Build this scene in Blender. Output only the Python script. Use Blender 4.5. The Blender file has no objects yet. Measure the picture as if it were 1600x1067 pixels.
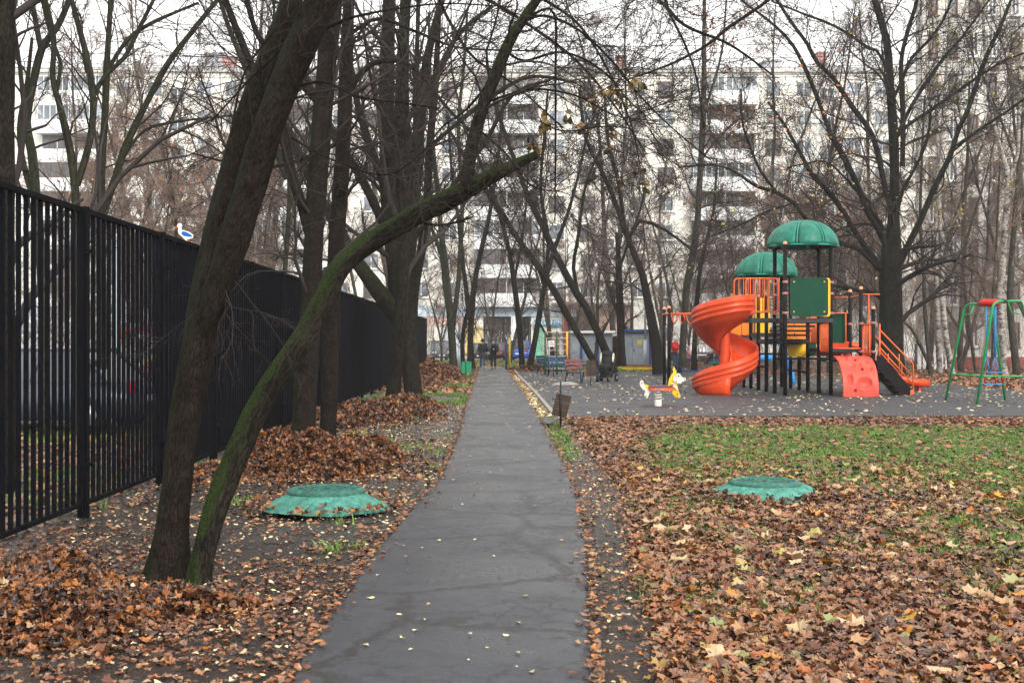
import bpy, bmesh, math, random
import numpy as np
from mathutils import Vector, Matrix, Euler
random.seed(7); PI = math.pi; R_ = math.radians
SC = bpy.context.scene; COL = SC.collection

# ---------------------------------------------------------------- camera, sky, sun, exposure
FPX = 1900.0; EYE = 1.55                      # focal length in photo pixels (1600 wide), eye height
cam = bpy.data.objects.new('camera', bpy.data.cameras.new('camera')); COL.objects.link(cam)
cam.location = (0, 0, EYE); cam.rotation_euler = (R_(90), 0, 0)
cam.data.sensor_width = 36; cam.data.lens = 36 * FPX / 1600
cam.data.clip_end = 1500; cam.data.clip_start = .05
cam.data.dof.use_dof = True; cam.data.dof.focus_distance = 26; cam.data.dof.aperture_fstop = 14
SC.camera = cam
SUN_EL, SUN_AZ = R_(34), R_(155)
world = bpy.data.worlds.new('World'); SC.world = world; world.use_nodes = True
wn = world.node_tree.nodes; wl = world.node_tree.links
bg = wn['Background']; sky = wn.new('ShaderNodeTexSky'); sky.sky_type = 'NISHITA'; sky.sun_disc = False
sky.sun_elevation = SUN_EL; sky.sun_rotation = SUN_AZ; sky.dust_density = 6; sky.air_density = 1.5
hs = wn.new('ShaderNodeHueSaturation'); hs.inputs['Saturation'].default_value = .12; hs.inputs['Value'].default_value = 1.0
wl.new(sky.outputs[0], hs.inputs['Color'])
mx = wn.new('ShaderNodeMix'); mx.data_type = 'RGBA'; mx.inputs[0].default_value = .6      # overcast: even cloud over most of the sky
wl.new(hs.outputs[0], mx.inputs[6]); mx.inputs[7].default_value = (9.75, 9.5, 9.3, 1)
wl.new(mx.outputs[2], bg.inputs[0]); bg.inputs[1].default_value = .13
sun = bpy.data.objects.new('sun', bpy.data.lights.new('sun', 'SUN')); COL.objects.link(sun)
sun.data.energy = 1.15; sun.data.angle = R_(30); sun.data.color = (1, .97, .93)
sun.rotation_euler = (R_(90) - SUN_EL, 0, R_(180) - SUN_AZ)
SC.view_settings.view_transform = 'Standard'; SC.view_settings.look = 'None'
SC.view_settings.gamma = 1; SC.view_settings.exposure = 1.03
SC.cycles.max_bounces = 5; SC.cycles.diffuse_bounces = 3; SC.cycles.glossy_bounces = 2
SC.cycles.transmission_bounces = 2; SC.cycles.caustics_reflective = False; SC.cycles.caustics_refractive = False

# ---------------------------------------------------------------- helpers
def at(px, py, Y): return Vector(((px - 800) / FPX * Y, Y, EYE - (py - 533.5) / FPX * Y))
def gy(py, z=0): return FPX * (EYE - z) / (py - 533.5)
def gr(px, py, z=0): p = at(px, py, gy(py, z)); p.z = z; return p

def tag(o, label=None, cat=None, group=None, kind=None):
    if label: o['label'] = label
    if cat: o['category'] = cat
    if group: o['group'] = group
    if kind: o['kind'] = kind
    return o
def empty(name, loc, rz=0, label=None, cat=None, group=None):
    o = bpy.data.objects.new(name, None); COL.objects.link(o); o.location = loc; o.rotation_euler.z = rz
    o.empty_display_size = .2
    return tag(o, label, cat, group)
def link(name, me, m=None, parent=None):
    if m is not None:
        for x in (m if isinstance(m, (list, tuple)) else [m]): me.materials.append(x)
    o = bpy.data.objects.new(name, me); COL.objects.link(o)
    if parent is not None: o.parent = parent
    return o
def kids(o): return [c for c in bpy.data.objects if c.parent == o]
KC = {}
def copy_tree(o, parent=None, cache=True):
    c = o.copy(); COL.objects.link(c)
    if parent is not None: c.parent = parent
    if o.name not in KC: KC[o.name] = kids(o)
    for ch in KC[o.name]: copy_tree(ch, c)
    return c

def mesh_np(name, V, F, attrs=None, smooth=True):
    """V (n,3), F (m,k) with k 3 or 4"""
    me = bpy.data.meshes.new(name); V = np.ascontiguousarray(V, dtype=np.float32); F = np.ascontiguousarray(F, dtype=np.int32)
    m, k = F.shape
    me.vertices.add(len(V)); me.vertices.foreach_set('co', V.ravel())
    me.loops.add(m * k); me.loops.foreach_set('vertex_index', F.ravel())
    me.polygons.add(m); me.polygons.foreach_set('loop_start', np.arange(0, m * k, k, dtype=np.int32))
    me.update(calc_edges=True)
    me.polygons.foreach_set('use_smooth', np.full(m, smooth))
    for an, (typ, data) in (attrs or {}).items():
        a = me.attributes.new(an, typ, 'POINT')
        a.data.foreach_set('vector' if typ == 'FLOAT_VECTOR' else 'value', np.ascontiguousarray(data, dtype=np.float32).ravel())
    return me

class MB:
    """collects shapes into one mesh; coordinates local to whatever parents it"""
    def __init__(s): s.v = []; s.f = []; s.mi = []; s.sm = []; s.M = None
    def add(s, vs, fs, mi=0, sm=False):
        b = len(s.v)
        for p in vs:
            p = Vector(p); s.v.append(s.M @ p if s.M is not None else p)
        for f in fs: s.f.append([b + i for i in f]); s.mi.append(mi); s.sm.append(sm)
        return s
    def box(s, c, d, rot=None, mi=0, bev=0):
        x, y, z = d[0] / 2, d[1] / 2, d[2] / 2; c = Vector(c)
        if bev <= 0:
            vs = [Vector((i * x, j * y, k * z)) for k in (-1, 1) for j in (-1, 1) for i in (-1, 1)]
            fs = [(0, 2, 3, 1), (4, 5, 7, 6), (0, 1, 5, 4), (2, 6, 7, 3), (0, 4, 6, 2), (1, 3, 7, 5)]
        else:
            b = min(bev, x * .95, y * .95, z * .95); bm = bmesh.new(); bmesh.ops.create_cube(bm, size=1)
            for q in bm.verts: q.co = Vector((q.co.x * 2 * x, q.co.y * 2 * y, q.co.z * 2 * z))
            bmesh.ops.bevel(bm, geom=bm.edges[:], offset=b, segments=2, profile=.6, affect='EDGES')
            bm.verts.ensure_lookup_table(); vs = [q.co.copy() for q in bm.verts]; fs = [[q.index for q in f.verts] for f in bm.faces]; bm.free()
        if rot is not None:
            if not isinstance(rot, Matrix): rot = Euler(rot).to_matrix()
            vs = [rot @ q for q in vs]
        return s.add([q + c for q in vs], fs, mi)
    def tube(s, pts, r, n=8, mi=0, cap=True, closed=False):
        pts = [Vector(p) for p in pts]; K = len(pts)
        rs = list(r) if isinstance(r, (list, tuple)) else [r] * K
        vs = []; u = None
        for i in range(K):
            if closed: t = pts[(i + 1) % K] - pts[i - 1]
            else: t = pts[min(i + 1, K - 1)] - pts[max(i - 1, 0)]
            if t.length < 1e-9: t = Vector((0, 0, 1))
            t.normalize()
            if u is None: u = t.cross(Vector((0, 0, 1)) if abs(t.z) < .9 else Vector((1, 0, 0))).normalized()
            else: u = (u - t * u.dot(t)).normalized()
            w = t.cross(u)
            for j in range(n):
                a = 2 * PI * j / n; vs.append(pts[i] + (u * math.cos(a) + w * math.sin(a)) * rs[i])
        fs = []
        for i in range(K if closed else K - 1):
            a, b = i * n, ((i + 1) % K) * n
            for j in range(n): fs.append((a + j, a + (j + 1) % n, b + (j + 1) % n, b + j))
        if cap and not closed: fs += [list(range(n))[::-1], [(K - 1) * n + j for j in range(n)]]
        return s.add(vs, fs, mi, True)
    def lathe(s, prof, c=(0, 0, 0), n=16, mi=0, a0=0, a1=2 * PI):
        full = abs(a1 - a0 - 2 * PI) < 1e-6; m = n if full else n + 1; c = Vector(c); vs = []
        for (r, z) in prof:
            for j in range(m):
                a = a0 + (a1 - a0) * j / n; vs.append(c + Vector((r * math.cos(a), r * math.sin(a), z)))
        fs = []
        for i in range(len(prof) - 1):
            for j in range(n): fs.append((i * m + j, i * m + (j + 1) % m, (i + 1) * m + (j + 1) % m, (i + 1) * m + j))
        return s.add(vs, fs, mi, True)
    def prism(s, poly, vec, mi=0):
        """poly: list of 3D points (planar), extruded by vec"""
        n = len(poly); vec = Vector(vec); vs = [Vector(p) for p in poly] + [Vector(p) + vec for p in poly]
        fs = [list(range(n))[::-1], list(range(n, 2 * n))] + [(i, (i + 1) % n, (i + 1) % n + n, i + n) for i in range(n)]
        return s.add(vs, fs, mi)
    def build(s, name, m, parent=None, off=None):
        me = bpy.data.meshes.new(name); o_ = Vector(off) if off is not None else Vector((0, 0, 0))
        me.from_pydata([p - o_ for p in s.v], [], s.f); me.polygons.foreach_set('use_smooth', s.sm); me.polygons.foreach_set('material_index', s.mi)
        bm = bmesh.new(); bm.from_mesh(me); bmesh.ops.recalc_face_normals(bm, faces=bm.faces[:]); bm.to_mesh(me); bm.free()
        me.update(); return link(name, me, m, parent)

def arc(c, r, a0, a1, n, ax='xz'):
    out = []
    for i in range(n + 1):
        a = a0 + (a1 - a0) * i / n; p = [c[0], c[1], c[2]]; k = {'x': 0, 'y': 1, 'z': 2}
        p[k[ax[0]]] += r * math.cos(a); p[k[ax[1]]] += r * math.sin(a); out.append(tuple(p))
    return out
def rrect(w, h, r, n=4):      # rounded rectangle outline in 2D, centred
    out = []
    for cx, cy, a in ((w/2-r, h/2-r, 0), (-w/2+r, h/2-r, 90), (-w/2+r, -h/2+r, 180), (w/2-r, -h/2+r, 270)):
        for i in range(n + 1):
            t = R_(a + 90 * i / n); out.append((cx + r * math.cos(t), cy + r * math.sin(t)))
    return out

# ---------------------------------------------------------------- materials
def nodes(name):
    m = bpy.data.materials.new(name); m.use_nodes = True; nt = m.node_tree
    return m, nt.nodes, nt.links, nt.nodes['Principled BSDF']
def N(ns, typ, **kw):
    n = ns.new(typ)
    for k, v in kw.items():
        if k.startswith('i_'): n.inputs[k[2:].replace('_', ' ')].default_value = v
        else: setattr(n, k, v)
    return n
def ramp(ns, stops, interp='LINEAR'):
    r = ns.new('ShaderNodeValToRGB'); cr = r.color_ramp; cr.interpolation = interp
    while len(cr.elements) < len(stops): cr.elements.new(.5)
    for e, (p, c) in zip(cr.elements, stops):
        e.position = p; e.color = (c[0], c[1], c[2], 1) if not isinstance(c, (int, float)) else (c, c, c, 1)
    return r
def paint(name, c, rough=.5, var=.15, dirt=None, metal=0, bump=.15, scale=6, spec=.22, fine=60):
    m, ns, L, b = nodes(name)
    tc = N(ns, 'ShaderNodeTexCoord')
    n1 = N(ns, 'ShaderNodeTexNoise', i_Scale=scale, i_Detail=8.0, i_Roughness=.65); L.new(tc.outputs['Object'], n1.inputs['Vector'])
    n2 = N(ns, 'ShaderNodeTexNoise', i_Scale=fine, i_Detail=4.0); L.new(tc.outputs['Object'], n2.inputs['Vector'])
    d = dirt or tuple(x * .45 + .01 for x in c)
    r = ramp(ns, [(.30, d), (.30 + .25, tuple(x * (1 - var) for x in c)), (.75, tuple(min(1, x * (1 + var)) for x in c))])
    mixn = N(ns, 'ShaderNodeMath', operation='MULTIPLY_ADD'); mixn.inputs[1].default_value = .25; L.new(n2.outputs['Fac'], mixn.inputs[0])
    sub = N(ns, 'ShaderNodeMath', operation='MULTIPLY'); sub.inputs[1].default_value = .85; L.new(n1.outputs['Fac'], sub.inputs[0]); L.new(sub.outputs[0], mixn.inputs[2])
    L.new(mixn.outputs[0], r.inputs[0]); L.new(r.outputs[0], b.inputs['Base Color'])
    rr = N(ns, 'ShaderNodeMapRange'); rr.inputs[3].default_value = min(1, rough + .12); rr.inputs[4].default_value = max(.05, rough - .12)
    L.new(n1.outputs['Fac'], rr.inputs[0]); L.new(rr.outputs[0], b.inputs['Roughness'])
    b.inputs['Metallic'].default_value = metal; b.inputs['Specular IOR Level'].default_value = spec
    if bump:
        bp = N(ns, 'ShaderNodeBump', i_Strength=bump, i_Distance=.01); L.new(n2.outputs['Fac'], bp.inputs['Height']); L.new(bp.outputs[0], b.inputs['Normal'])
    return m
def bark(name, c1, c2, moss=0, mcol=(.035, .06, .01), sc=1.0, bump=.8, top=0.6, dist=.03, zs=.22, side=-.22):
    m, ns, L, b = nodes(name)
    a = N(ns, 'ShaderNodeAttribute', attribute_name='tc')
    mp = N(ns, 'ShaderNodeMapping'); mp.inputs['Scale'].default_value = (1, 1, zs); L.new(a.outputs['Vector'], mp.inputs['Vector'])
    n1 = N(ns, 'ShaderNodeTexNoise', i_Scale=70 * sc, i_Detail=8.0, i_Roughness=.6); L.new(mp.outputs[0], n1.inputs['Vector'])
    n2 = N(ns, 'ShaderNodeTexNoise', i_Scale=4.5 * sc, i_Detail=8.0, i_Roughness=.7); L.new(a.outputs['Vector'], n2.inputs['Vector'])
    n3 = N(ns, 'ShaderNodeTexNoise', i_Scale=90.0, i_Detail=3.0); L.new(a.outputs['Vector'], n3.inputs['Vector'])
    v = N(ns, 'ShaderNodeTexVoronoi', feature='DISTANCE_TO_EDGE', i_Scale=48 * sc); 
    wv = N(ns, 'ShaderNodeVectorMath', operation='MULTIPLY_ADD'); wv.inputs[1].default_value = (.03, .03, .03)
    L.new(n1.outputs['Color'], wv.inputs[0]); L.new(mp.outputs[0], wv.inputs[2]); L.new(wv.outputs[0], v.inputs['Vector'])
    vr = ramp(ns, [(0, .35), (.22, .8)]); L.new(v.outputs['Distance'], vr.inputs[0])
    h = N(ns, 'ShaderNodeMath', operation='MULTIPLY_ADD'); h.inputs[1].default_value = .55
    L.new(vr.outputs[0], h.inputs[0]); L.new(n1.outputs['Fac'], h.inputs[2])
    r = ramp(ns, [(.42, tuple(x * .35 for x in c1)), (.72, c1), (.95, c2)]); L.new(h.outputs[0], r.inputs[0])
    big = ramp(ns, [(.33, .5), (.68, 1.5)]); L.new(n2.outputs['Fac'], big.inputs[0])
    mul = N(ns, 'ShaderNodeMix', data_type='RGBA', blend_type='MULTIPLY'); mul.inputs[0].default_value = 1
    L.new(r.outputs[0], mul.inputs[6]); L.new(big.outputs[0], mul.inputs[7]); col = mul.outputs[2]
    hh = h.outputs[0]
    if moss > 0:
        g = N(ns, 'ShaderNodeNewGeometry'); sp = N(ns, 'ShaderNodeSeparateXYZ'); L.new(g.outputs['Normal'], sp.inputs[0])
        m1 = N(ns, 'ShaderNodeMath', operation='MULTIPLY_ADD'); m1.inputs[1].default_value = top; L.new(sp.outputs['Z'], m1.inputs[0]); m1.inputs[2].default_value = moss - .5
        mxn = N(ns, 'ShaderNodeMath', operation='MULTIPLY_ADD'); mxn.inputs[1].default_value = side; L.new(sp.outputs['X'], mxn.inputs[0]); L.new(m1.outputs[0], mxn.inputs[2])
        m2 = N(ns, 'ShaderNodeMath', operation='ADD'); L.new(mxn.outputs[0], m2.inputs[0]); L.new(n2.outputs['Fac'], m2.inputs[1])
        m4 = N(ns, 'ShaderNodeMath', operation='MULTIPLY_ADD'); m4.inputs[1].default_value = .5; L.new(n3.outputs['Fac'], m4.inputs[0]); L.new(m2.outputs[0], m4.inputs[2])
        mr = ramp(ns, [(.66, 0.0), (.95, 1.0)]); L.new(m4.outputs[0], mr.inputs[0])
        mc = ramp(ns, [(.3, tuple(x * .35 for x in mcol)), (.6, mcol), (.85, tuple(x * 1.9 for x in mcol))]); L.new(n3.outputs['Fac'], mc.inputs[0])
        mm = N(ns, 'ShaderNodeMix', data_type='RGBA'); L.new(mr.outputs[0], mm.inputs[0]); L.new(col, mm.inputs[6]); L.new(mc.outputs[0], mm.inputs[7]); col = mm.outputs[2]
        ad = N(ns, 'ShaderNodeMath', operation='MULTIPLY_ADD'); ad.inputs[1].default_value = .7; L.new(n3.outputs['Fac'], ad.inputs[0]); L.new(h.outputs[0], ad.inputs[2]); hh = ad.outputs[0]
    L.new(col, b.inputs['Base Color']); b.inputs['Roughness'].default_value = .9; b.inputs['Specular IOR Level'].default_value = .08
    bp = N(ns, 'ShaderNodeBump', i_Strength=bump, i_Distance=dist); L.new(hh, bp.inputs['Height']); L.new(bp.outputs[0], b.inputs['Normal'])
    return m
def attr_ramp(name, stops, rough=.6, spec=.3, interp='LINEAR', attr='rnd', trans=0):
    m, ns, L, b = nodes(name)
    a = N(ns, 'ShaderNodeAttribute', attribute_name=attr); r = ramp(ns, stops, interp); L.new(a.outputs['Fac'], r.inputs[0])
    L.new(r.outputs[0], b.inputs['Base Color']); b.inputs['Roughness'].default_value = rough; b.inputs['Specular IOR Level'].default_value = spec
    return m
def glassy(name, c=(.03, .035, .045), rough=.08):
    m, ns, L, b = nodes(name); b.inputs['Base Color'].default_value = (*c, 1); b.inputs['Roughness'].default_value = rough
    b.inputs['Specular IOR Level'].default_value = .8
    tc = N(ns, 'ShaderNodeTexCoord'); n = N(ns, 'ShaderNodeTexNoise', i_Scale=.6, i_Detail=2.0); L.new(tc.outputs['Object'], n.inputs['Vector'])
    r = ramp(ns, [(.35, tuple(x * .5 for x in c)), (.5, c), (.68, tuple(min(1, x * 3 + .03) for x in c))]); L.new(n.outputs['Fac'], r.inputs[0]); L.new(r.outputs[0], b.inputs['Base Color'])
    return m
# ---------------------------------------------------------------- ground and paving
def smooth_poly(pts, n=6):
    out = []; P_ = [Vector(p) for p in pts]
    for i in range(len(P_) - 1):
        p0, p1, p2, p3 = P_[max(i - 1, 0)], P_[i], P_[i + 1], P_[min(i + 2, len(P_) - 1)]
        for k in range(n):
            t = k / n; out.append(.5 * ((2 * p1) + (p2 - p0) * t + (2 * p0 - 5 * p1 + 4 * p2 - p3) * t * t + (3 * p1 - p0 - 3 * p2 + p3) * t ** 3))
    out.append(P_[-1]); return out
PL = [gr(x, y) for x, y in ((430, 1110), (460, 1067), (528, 960), (590, 870), (650, 795), (688, 755), (701, 725), (715, 690), (728, 640), (740, 605), (747, 583), (750, 573))]
PR = [gr(x, y) for x, y in ((925, 1110), (922, 1067), (918, 960), (914, 860), (905, 800), (893, 760), (875, 720), (858, 685), (838, 650), (815, 610), (795, 583), (789, 573))]
for yy, xl, xr in ((4.75, -1.02, .322), (4.3, -1.03, .318), (3.5, -1.05, .31), (2.5, -1.07, .305), (1.0, -1.1, .30)): PL.insert(0, Vector((xl, yy, 0))); PR.insert(0, Vector((xr, yy, 0)))
pyl = np.array([p.y for p in PL]); pxl = np.array([p.x for p in PL]); pyr = np.array([p.y for p in PR]); pxr = np.array([p.x for p in PR])
def pathL(y): return np.interp(y, pyl, pxl)
def pathR(y): return np.interp(y, pyr, pxr)
FX0, FX1 = -3.71, (777 - 800) / FPX      # the fence runs along x = FX0 + FX1 * y
def fenceX(y): return FX0 + FX1 * y

def noise2(x, y, s=1.0, seed=0):          # cheap smooth value noise
    x = np.asarray(x) * s + 31.7 * seed; y = np.asarray(y) * s + 17.3 * seed
    xi = np.floor(x); yi = np.floor(y); xf = x - xi; yf = y - yi; xf = xf * xf * (3 - 2 * xf); yf = yf * yf * (3 - 2 * yf)
    h = lambda a, b: (np.sin(a * 127.1 + b * 311.7 + seed) * 43758.5453) % 1.0
    return (h(xi, yi) * (1 - xf) + h(xi + 1, yi) * xf) * (1 - yf) + (h(xi, yi + 1) * (1 - xf) + h(xi + 1, yi + 1) * xf) * yf
def fbm(x, y, s=1.0, seed=0): return .55 * noise2(x, y, s, seed) + .3 * noise2(x, y, 2.1 * s, seed + 1) + .15 * noise2(x, y, 4.3 * s, seed + 2)
def ground_z(x, y):
    z = (fbm(x, y, .9, 3) - .5) * .09 + (fbm(x, y, 5, 5) - .5) * .02
    fade = np.clip((60 - y) / 40, 0, 1); return z * fade - .035
# dirt sheet: a fine grid near the camera, coarse to the horizon
def dirt_mat():
    m, ns, L, b = nodes('wet_soil'); tc = N(ns, 'ShaderNodeTexCoord')
    n1 = N(ns, 'ShaderNodeTexNoise', i_Scale=.8, i_Detail=9.0, i_Roughness=.6); L.new(tc.outputs['Object'], n1.inputs['Vector'])
    n2 = N(ns, 'ShaderNodeTexNoise', i_Scale=22.0, i_Detail=8.0, i_Roughness=.7); L.new(tc.outputs['Object'], n2.inputs['Vector'])
    r = ramp(ns, [(.25, (.007, .005, .004)), (.5, (.019, .013, .010)), (.72, (.048, .034, .026))]); L.new(n2.outputs['Fac'], r.inputs[0])
    g = ramp(ns, [(.0, (.02, .035, .008)), (1, (.06, .085, .02))]); L.new(n2.outputs['Fac'], g.inputs[0])
    sep = N(ns, 'ShaderNodeSeparateXYZ'); L.new(tc.outputs['Object'], sep.inputs[0])
    far = N(ns, 'ShaderNodeMapRange'); far.inputs[1].default_value = 60; far.inputs[2].default_value = 80; far.inputs[4].default_value = .55; L.new(sep.outputs['Y'], far.inputs[0])
    ad = N(ns, 'ShaderNodeMath', operation='MULTIPLY'); L.new(far.outputs[0], ad.inputs[0]); 
    gg = ramp(ns, [(.4, 0.0), (.6, 1.0)]); L.new(n1.outputs['Fac'], gg.inputs[0]); L.new(gg.outputs[0], ad.inputs[1])
    mm = N(ns, 'ShaderNodeMix', data_type='RGBA'); L.new(ad.outputs[0], mm.inputs[0]); L.new(r.outputs[0], mm.inputs[6]); L.new(g.outputs[0], mm.inputs[7]); L.new(mm.outputs[2], b.inputs['Base Color'])
    rr = ramp(ns, [(.42, .08), (.62, .50)]); mxr = N(ns, 'ShaderNodeMath', operation='MULTIPLY_ADD'); mxr.inputs[1].default_value = .5; L.new(n2.outputs['Fac'], mxr.inputs[0]); hf = N(ns, 'ShaderNodeMath', operation='MULTIPLY'); hf.inputs[1].default_value = .5; L.new(n1.outputs['Fac'], hf.inputs[0]); L.new(hf.outputs[0], mxr.inputs[2]); L.new(mxr.outputs[0], rr.inputs[0]); L.new(rr.outputs[0], b.inputs['Roughness'])
    bp = N(ns, 'ShaderNodeBump', i_Strength=.9, i_Distance=.03); L.new(n2.outputs['Fac'], bp.inputs['Height']); L.new(bp.outputs[0], b.inputs['Normal'])
    return m
gxs = np.concatenate([np.linspace(-500, -30, 8), np.linspace(-14, 16, 260), np.linspace(30, 500, 8)])
gys = np.concatenate([[-40, -10], np.linspace(0, 34, 300), np.linspace(36, 70, 30), [90, 130, 200, 400, 900]])
GX, GY = np.meshgrid(gxs, gys); GZ = ground_z(GX, GY)
ww, hh_ = len(gxs), len(gys); ii = np.arange(ww - 1)[None, :] + np.arange(hh_ - 1)[:, None] * ww; ii = ii.ravel()
tag(link('ground', mesh_np('ground', np.stack([GX, GY, GZ], -1).reshape(-1, 3), np.stack([ii, ii + 1, ii + ww + 1, ii + ww], -1)), dirt_mat()), kind='structure')

def asphalt(name, c, wet=.5, cracks=1, tint=None, objs=1.0, speck=.35):
    m, ns, L, b = nodes(name); tc = N(ns, 'ShaderNodeTexCoord')
    def nz(s, d=6.0, r=.6):
        n = N(ns, 'ShaderNodeTexNoise', i_Scale=s, i_Detail=d, i_Roughness=r); L.new(tc.outputs['Object'], n.inputs['Vector']); return n
    n1, n2, n3 = nz(.7), nz(60, 5.0, .8), nz(5.0, 9.0, .75)
    r = ramp(ns, [(.3, tuple(x * .75 for x in c)), (.5, c), (.70, tuple(x * 1.22 for x in c))]); L.new(n3.outputs['Fac'], r.inputs[0])
    sp = ramp(ns, [(.35, 1 - speck), (.6, 1.0), (.75, 1 + speck)]); L.new(n2.outputs['Fac'], sp.inputs[0])
    mu = N(ns, 'ShaderNodeMix', data_type='RGBA', blend_type='MULTIPLY'); mu.inputs[0].default_value = 1; L.new(r.outputs[0], mu.inputs[6]); L.new(sp.outputs[0], mu.inputs[7]); col = mu.outputs[2]
    if tint:
        tr = ramp(ns, [(.56, 0.0), (.66, .8)]); L.new(n1.outputs['Fac'], tr.inputs[0])
        mt = N(ns, 'ShaderNodeMix', data_type='RGBA'); L.new(tr.outputs[0], mt.inputs[0]); L.new(col, mt.inputs[6]); mt.inputs[7].default_value = (*tint, 1); col = mt.outputs[2]
    bumpin = n2.outputs['Fac']
    if cracks:
        wv = N(ns, 'ShaderNodeVectorMath', operation='MULTIPLY_ADD'); wv.inputs[1].default_value = (.5, .5, .5); L.new(n3.outputs['Color'], wv.inputs[0]); L.new(tc.outputs['Object'], wv.inputs[2])
        v = N(ns, 'ShaderNodeTexVoronoi', feature='DISTANCE_TO_EDGE', i_Scale=.62); L.new(wv.outputs[0], v.inputs['Vector'])
        v2 = N(ns, 'ShaderNodeTexVoronoi', feature='DISTANCE_TO_EDGE', i_Scale=5.0); L.new(wv.outputs[0], v2.inputs['Vector'])
        c1 = ramp(ns, [(0, 1.0), (.012, 1.0), (.024, 0.0)]); L.new(v.outputs['Distance'], c1.inputs[0])
        c2 = ramp(ns, [(0, 1.0), (.05, 0.0)]); L.new(v2.outputs['Distance'], c2.inputs[0])
        gate = ramp(ns, [(.47, 0.0), (.55, 1.0)]); L.new(n1.outputs['Fac'], gate.inputs[0])
        g2 = N(ns, 'ShaderNodeMath', operation='MULTIPLY'); L.new(c2.outputs[0], g2.inputs[0]); L.new(gate.outputs[0], g2.inputs[1])
        g1r = ramp(ns, [(.36, 0.0), (.46, 1.0)]); L.new(n3.outputs['Fac'], g1r.inputs[0])
        g1 = N(ns, 'ShaderNodeMath', operation='MULTIPLY'); L.new(c1.outputs[0], g1.inputs[0]); L.new(g1r.outputs[0], g1.inputs[1])
        mxx = N(ns, 'ShaderNodeMath', operation='MAXIMUM'); L.new(g1.outputs[0], mxx.inputs[0]); L.new(g2.outputs[0], mxx.inputs[1])
        mc = N(ns, 'ShaderNodeMix', data_type='RGBA'); L.new(mxx.outputs[0], mc.inputs[0]); L.new(col, mc.inputs[6]); mc.inputs[7].default_value = (.012, .010, .009, 1); col = mc.outputs[2]
        sb = N(ns, 'ShaderNodeMath', operation='MULTIPLY_ADD'); sb.inputs[1].default_value = -3.0; L.new(mxx.outputs[0], sb.inputs[0]); L.new(n2.outputs['Fac'], sb.inputs[2]); bumpin = sb.outputs[0]
    if cracks:
        sp_ = N(ns, 'ShaderNodeSeparateXYZ'); L.new(tc.outputs['Object'], sp_.inputs[0])
        wob = N(ns, 'ShaderNodeMath', operation='MULTIPLY_ADD'); wob.inputs[1].default_value = .5; L.new(n3.outputs['Fac'], wob.inputs[0]); L.new(sp_.outputs['Y'], wob.inputs[2]); acc = None
        for yk, th in ((7.3, .006), (9.45, .008), (12.0, .010), (14.6, .008), (18.0, .022), (22.5, .02), (27.4, .03), (34, .04), (43, .05)):
            s_ = N(ns, 'ShaderNodeMath', operation='SUBTRACT'); s_.inputs[1].default_value = yk; L.new(wob.outputs[0], s_.inputs[0]); a_ = N(ns, 'ShaderNodeMath', operation='ABSOLUTE'); L.new(s_.outputs[0], a_.inputs[0])
            l_ = N(ns, 'ShaderNodeMath', operation='LESS_THAN'); l_.inputs[1].default_value = th; L.new(a_.outputs[0], l_.inputs[0])
            if acc is None: acc = l_
            else: m_ = N(ns, 'ShaderNodeMath', operation='MAXIMUM'); L.new(acc.outputs[0], m_.inputs[0]); L.new(l_.outputs[0], m_.inputs[1]); acc = m_
        f_ = N(ns, 'ShaderNodeMath', operation='MULTIPLY'); f_.inputs[1].default_value = .7; L.new(acc.outputs[0], f_.inputs[0])
        mj = N(ns, 'ShaderNodeMix', data_type='RGBA'); L.new(f_.outputs[0], mj.inputs[0]); L.new(col, mj.inputs[6]); mj.inputs[7].default_value = (.014, .012, .011, 1); col = mj.outputs[2]
        n5 = nz(1.7, 9.0, .72); br = ramp(ns, [(.61, 0.0), (.70, .6)]); L.new(n5.outputs['Fac'], br.inputs[0])
        mb_ = N(ns, 'ShaderNodeMix', data_type='RGBA'); L.new(br.outputs[0], mb_.inputs[0]); L.new(col, mb_.inputs[6]); mb_.inputs[7].default_value = (.060, .040, .032, 1); col = mb_.outputs[2]
    L.new(col, b.inputs['Base Color'])
    rr = ramp(ns, [(.38, .66 - .40 * wet), (.62, .80 - .30 * wet)]); L.new(n1.outputs['Fac'], rr.inputs[0]); L.new(rr.outputs[0], b.inputs['Roughness'])
    b.inputs['Specular IOR Level'].default_value = .5
    bp = N(ns, 'ShaderNodeBump', i_Strength=.35, i_Distance=.006); L.new(bumpin, bp.inputs['Height']); L.new(bp.outputs[0], b.inputs['Normal'])
    return m
def slab(name, top, m, z, skirt=.10, kind='structure'):
    mb = MB(); n = len(top); vs = [(p[0], p[1], z) for p in top] + [(p[0], p[1], z - skirt) for p in top]
    mb.add(vs, [list(range(n))] + [(i, (i + 1) % n, (i + 1) % n + n, i + n) for i in range(n)])
    o = mb.build(name, m); return tag(o, kind=kind) if kind else o
rg = random.Random(3)
def jag(pts, a):
    out = []
    for i, p in enumerate(pts):
        out.append(Vector((p.x + rg.uniform(-a, a), p.y, 0)))
    return out
LE = jag(smooth_poly(PL, 26), .014); RE = jag(smooth_poly(PR, 26), .012)
mb = MB(); n = len(LE); zs = [.012 + .006 * math.sin(p.y * 1.7) for p in LE]
vs = [(LE[i].x, LE[i].y, .035) for i in range(n)] + [(RE[i].x, RE[i].y, .035) for i in range(n)] + [(LE[i].x - .07, LE[i].y, -.06) for i in range(n)] + [(RE[i].x + .012, RE[i].y, -.12) for i in range(n)]
fs = []
for i in range(n - 1): fs += [(i, i + 1, n + i + 1, n + i), (2 * n + i, 2 * n + i + 1, i + 1, i), (n + i, n + i + 1, 3 * n + i + 1, 3 * n + i)]
mb.add(vs, fs); M_path = asphalt('path_asphalt', (.040, .044, .053), wet=1.05, cracks=1, speck=.6); tag(mb.build('path', M_path), kind='structure')
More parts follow.
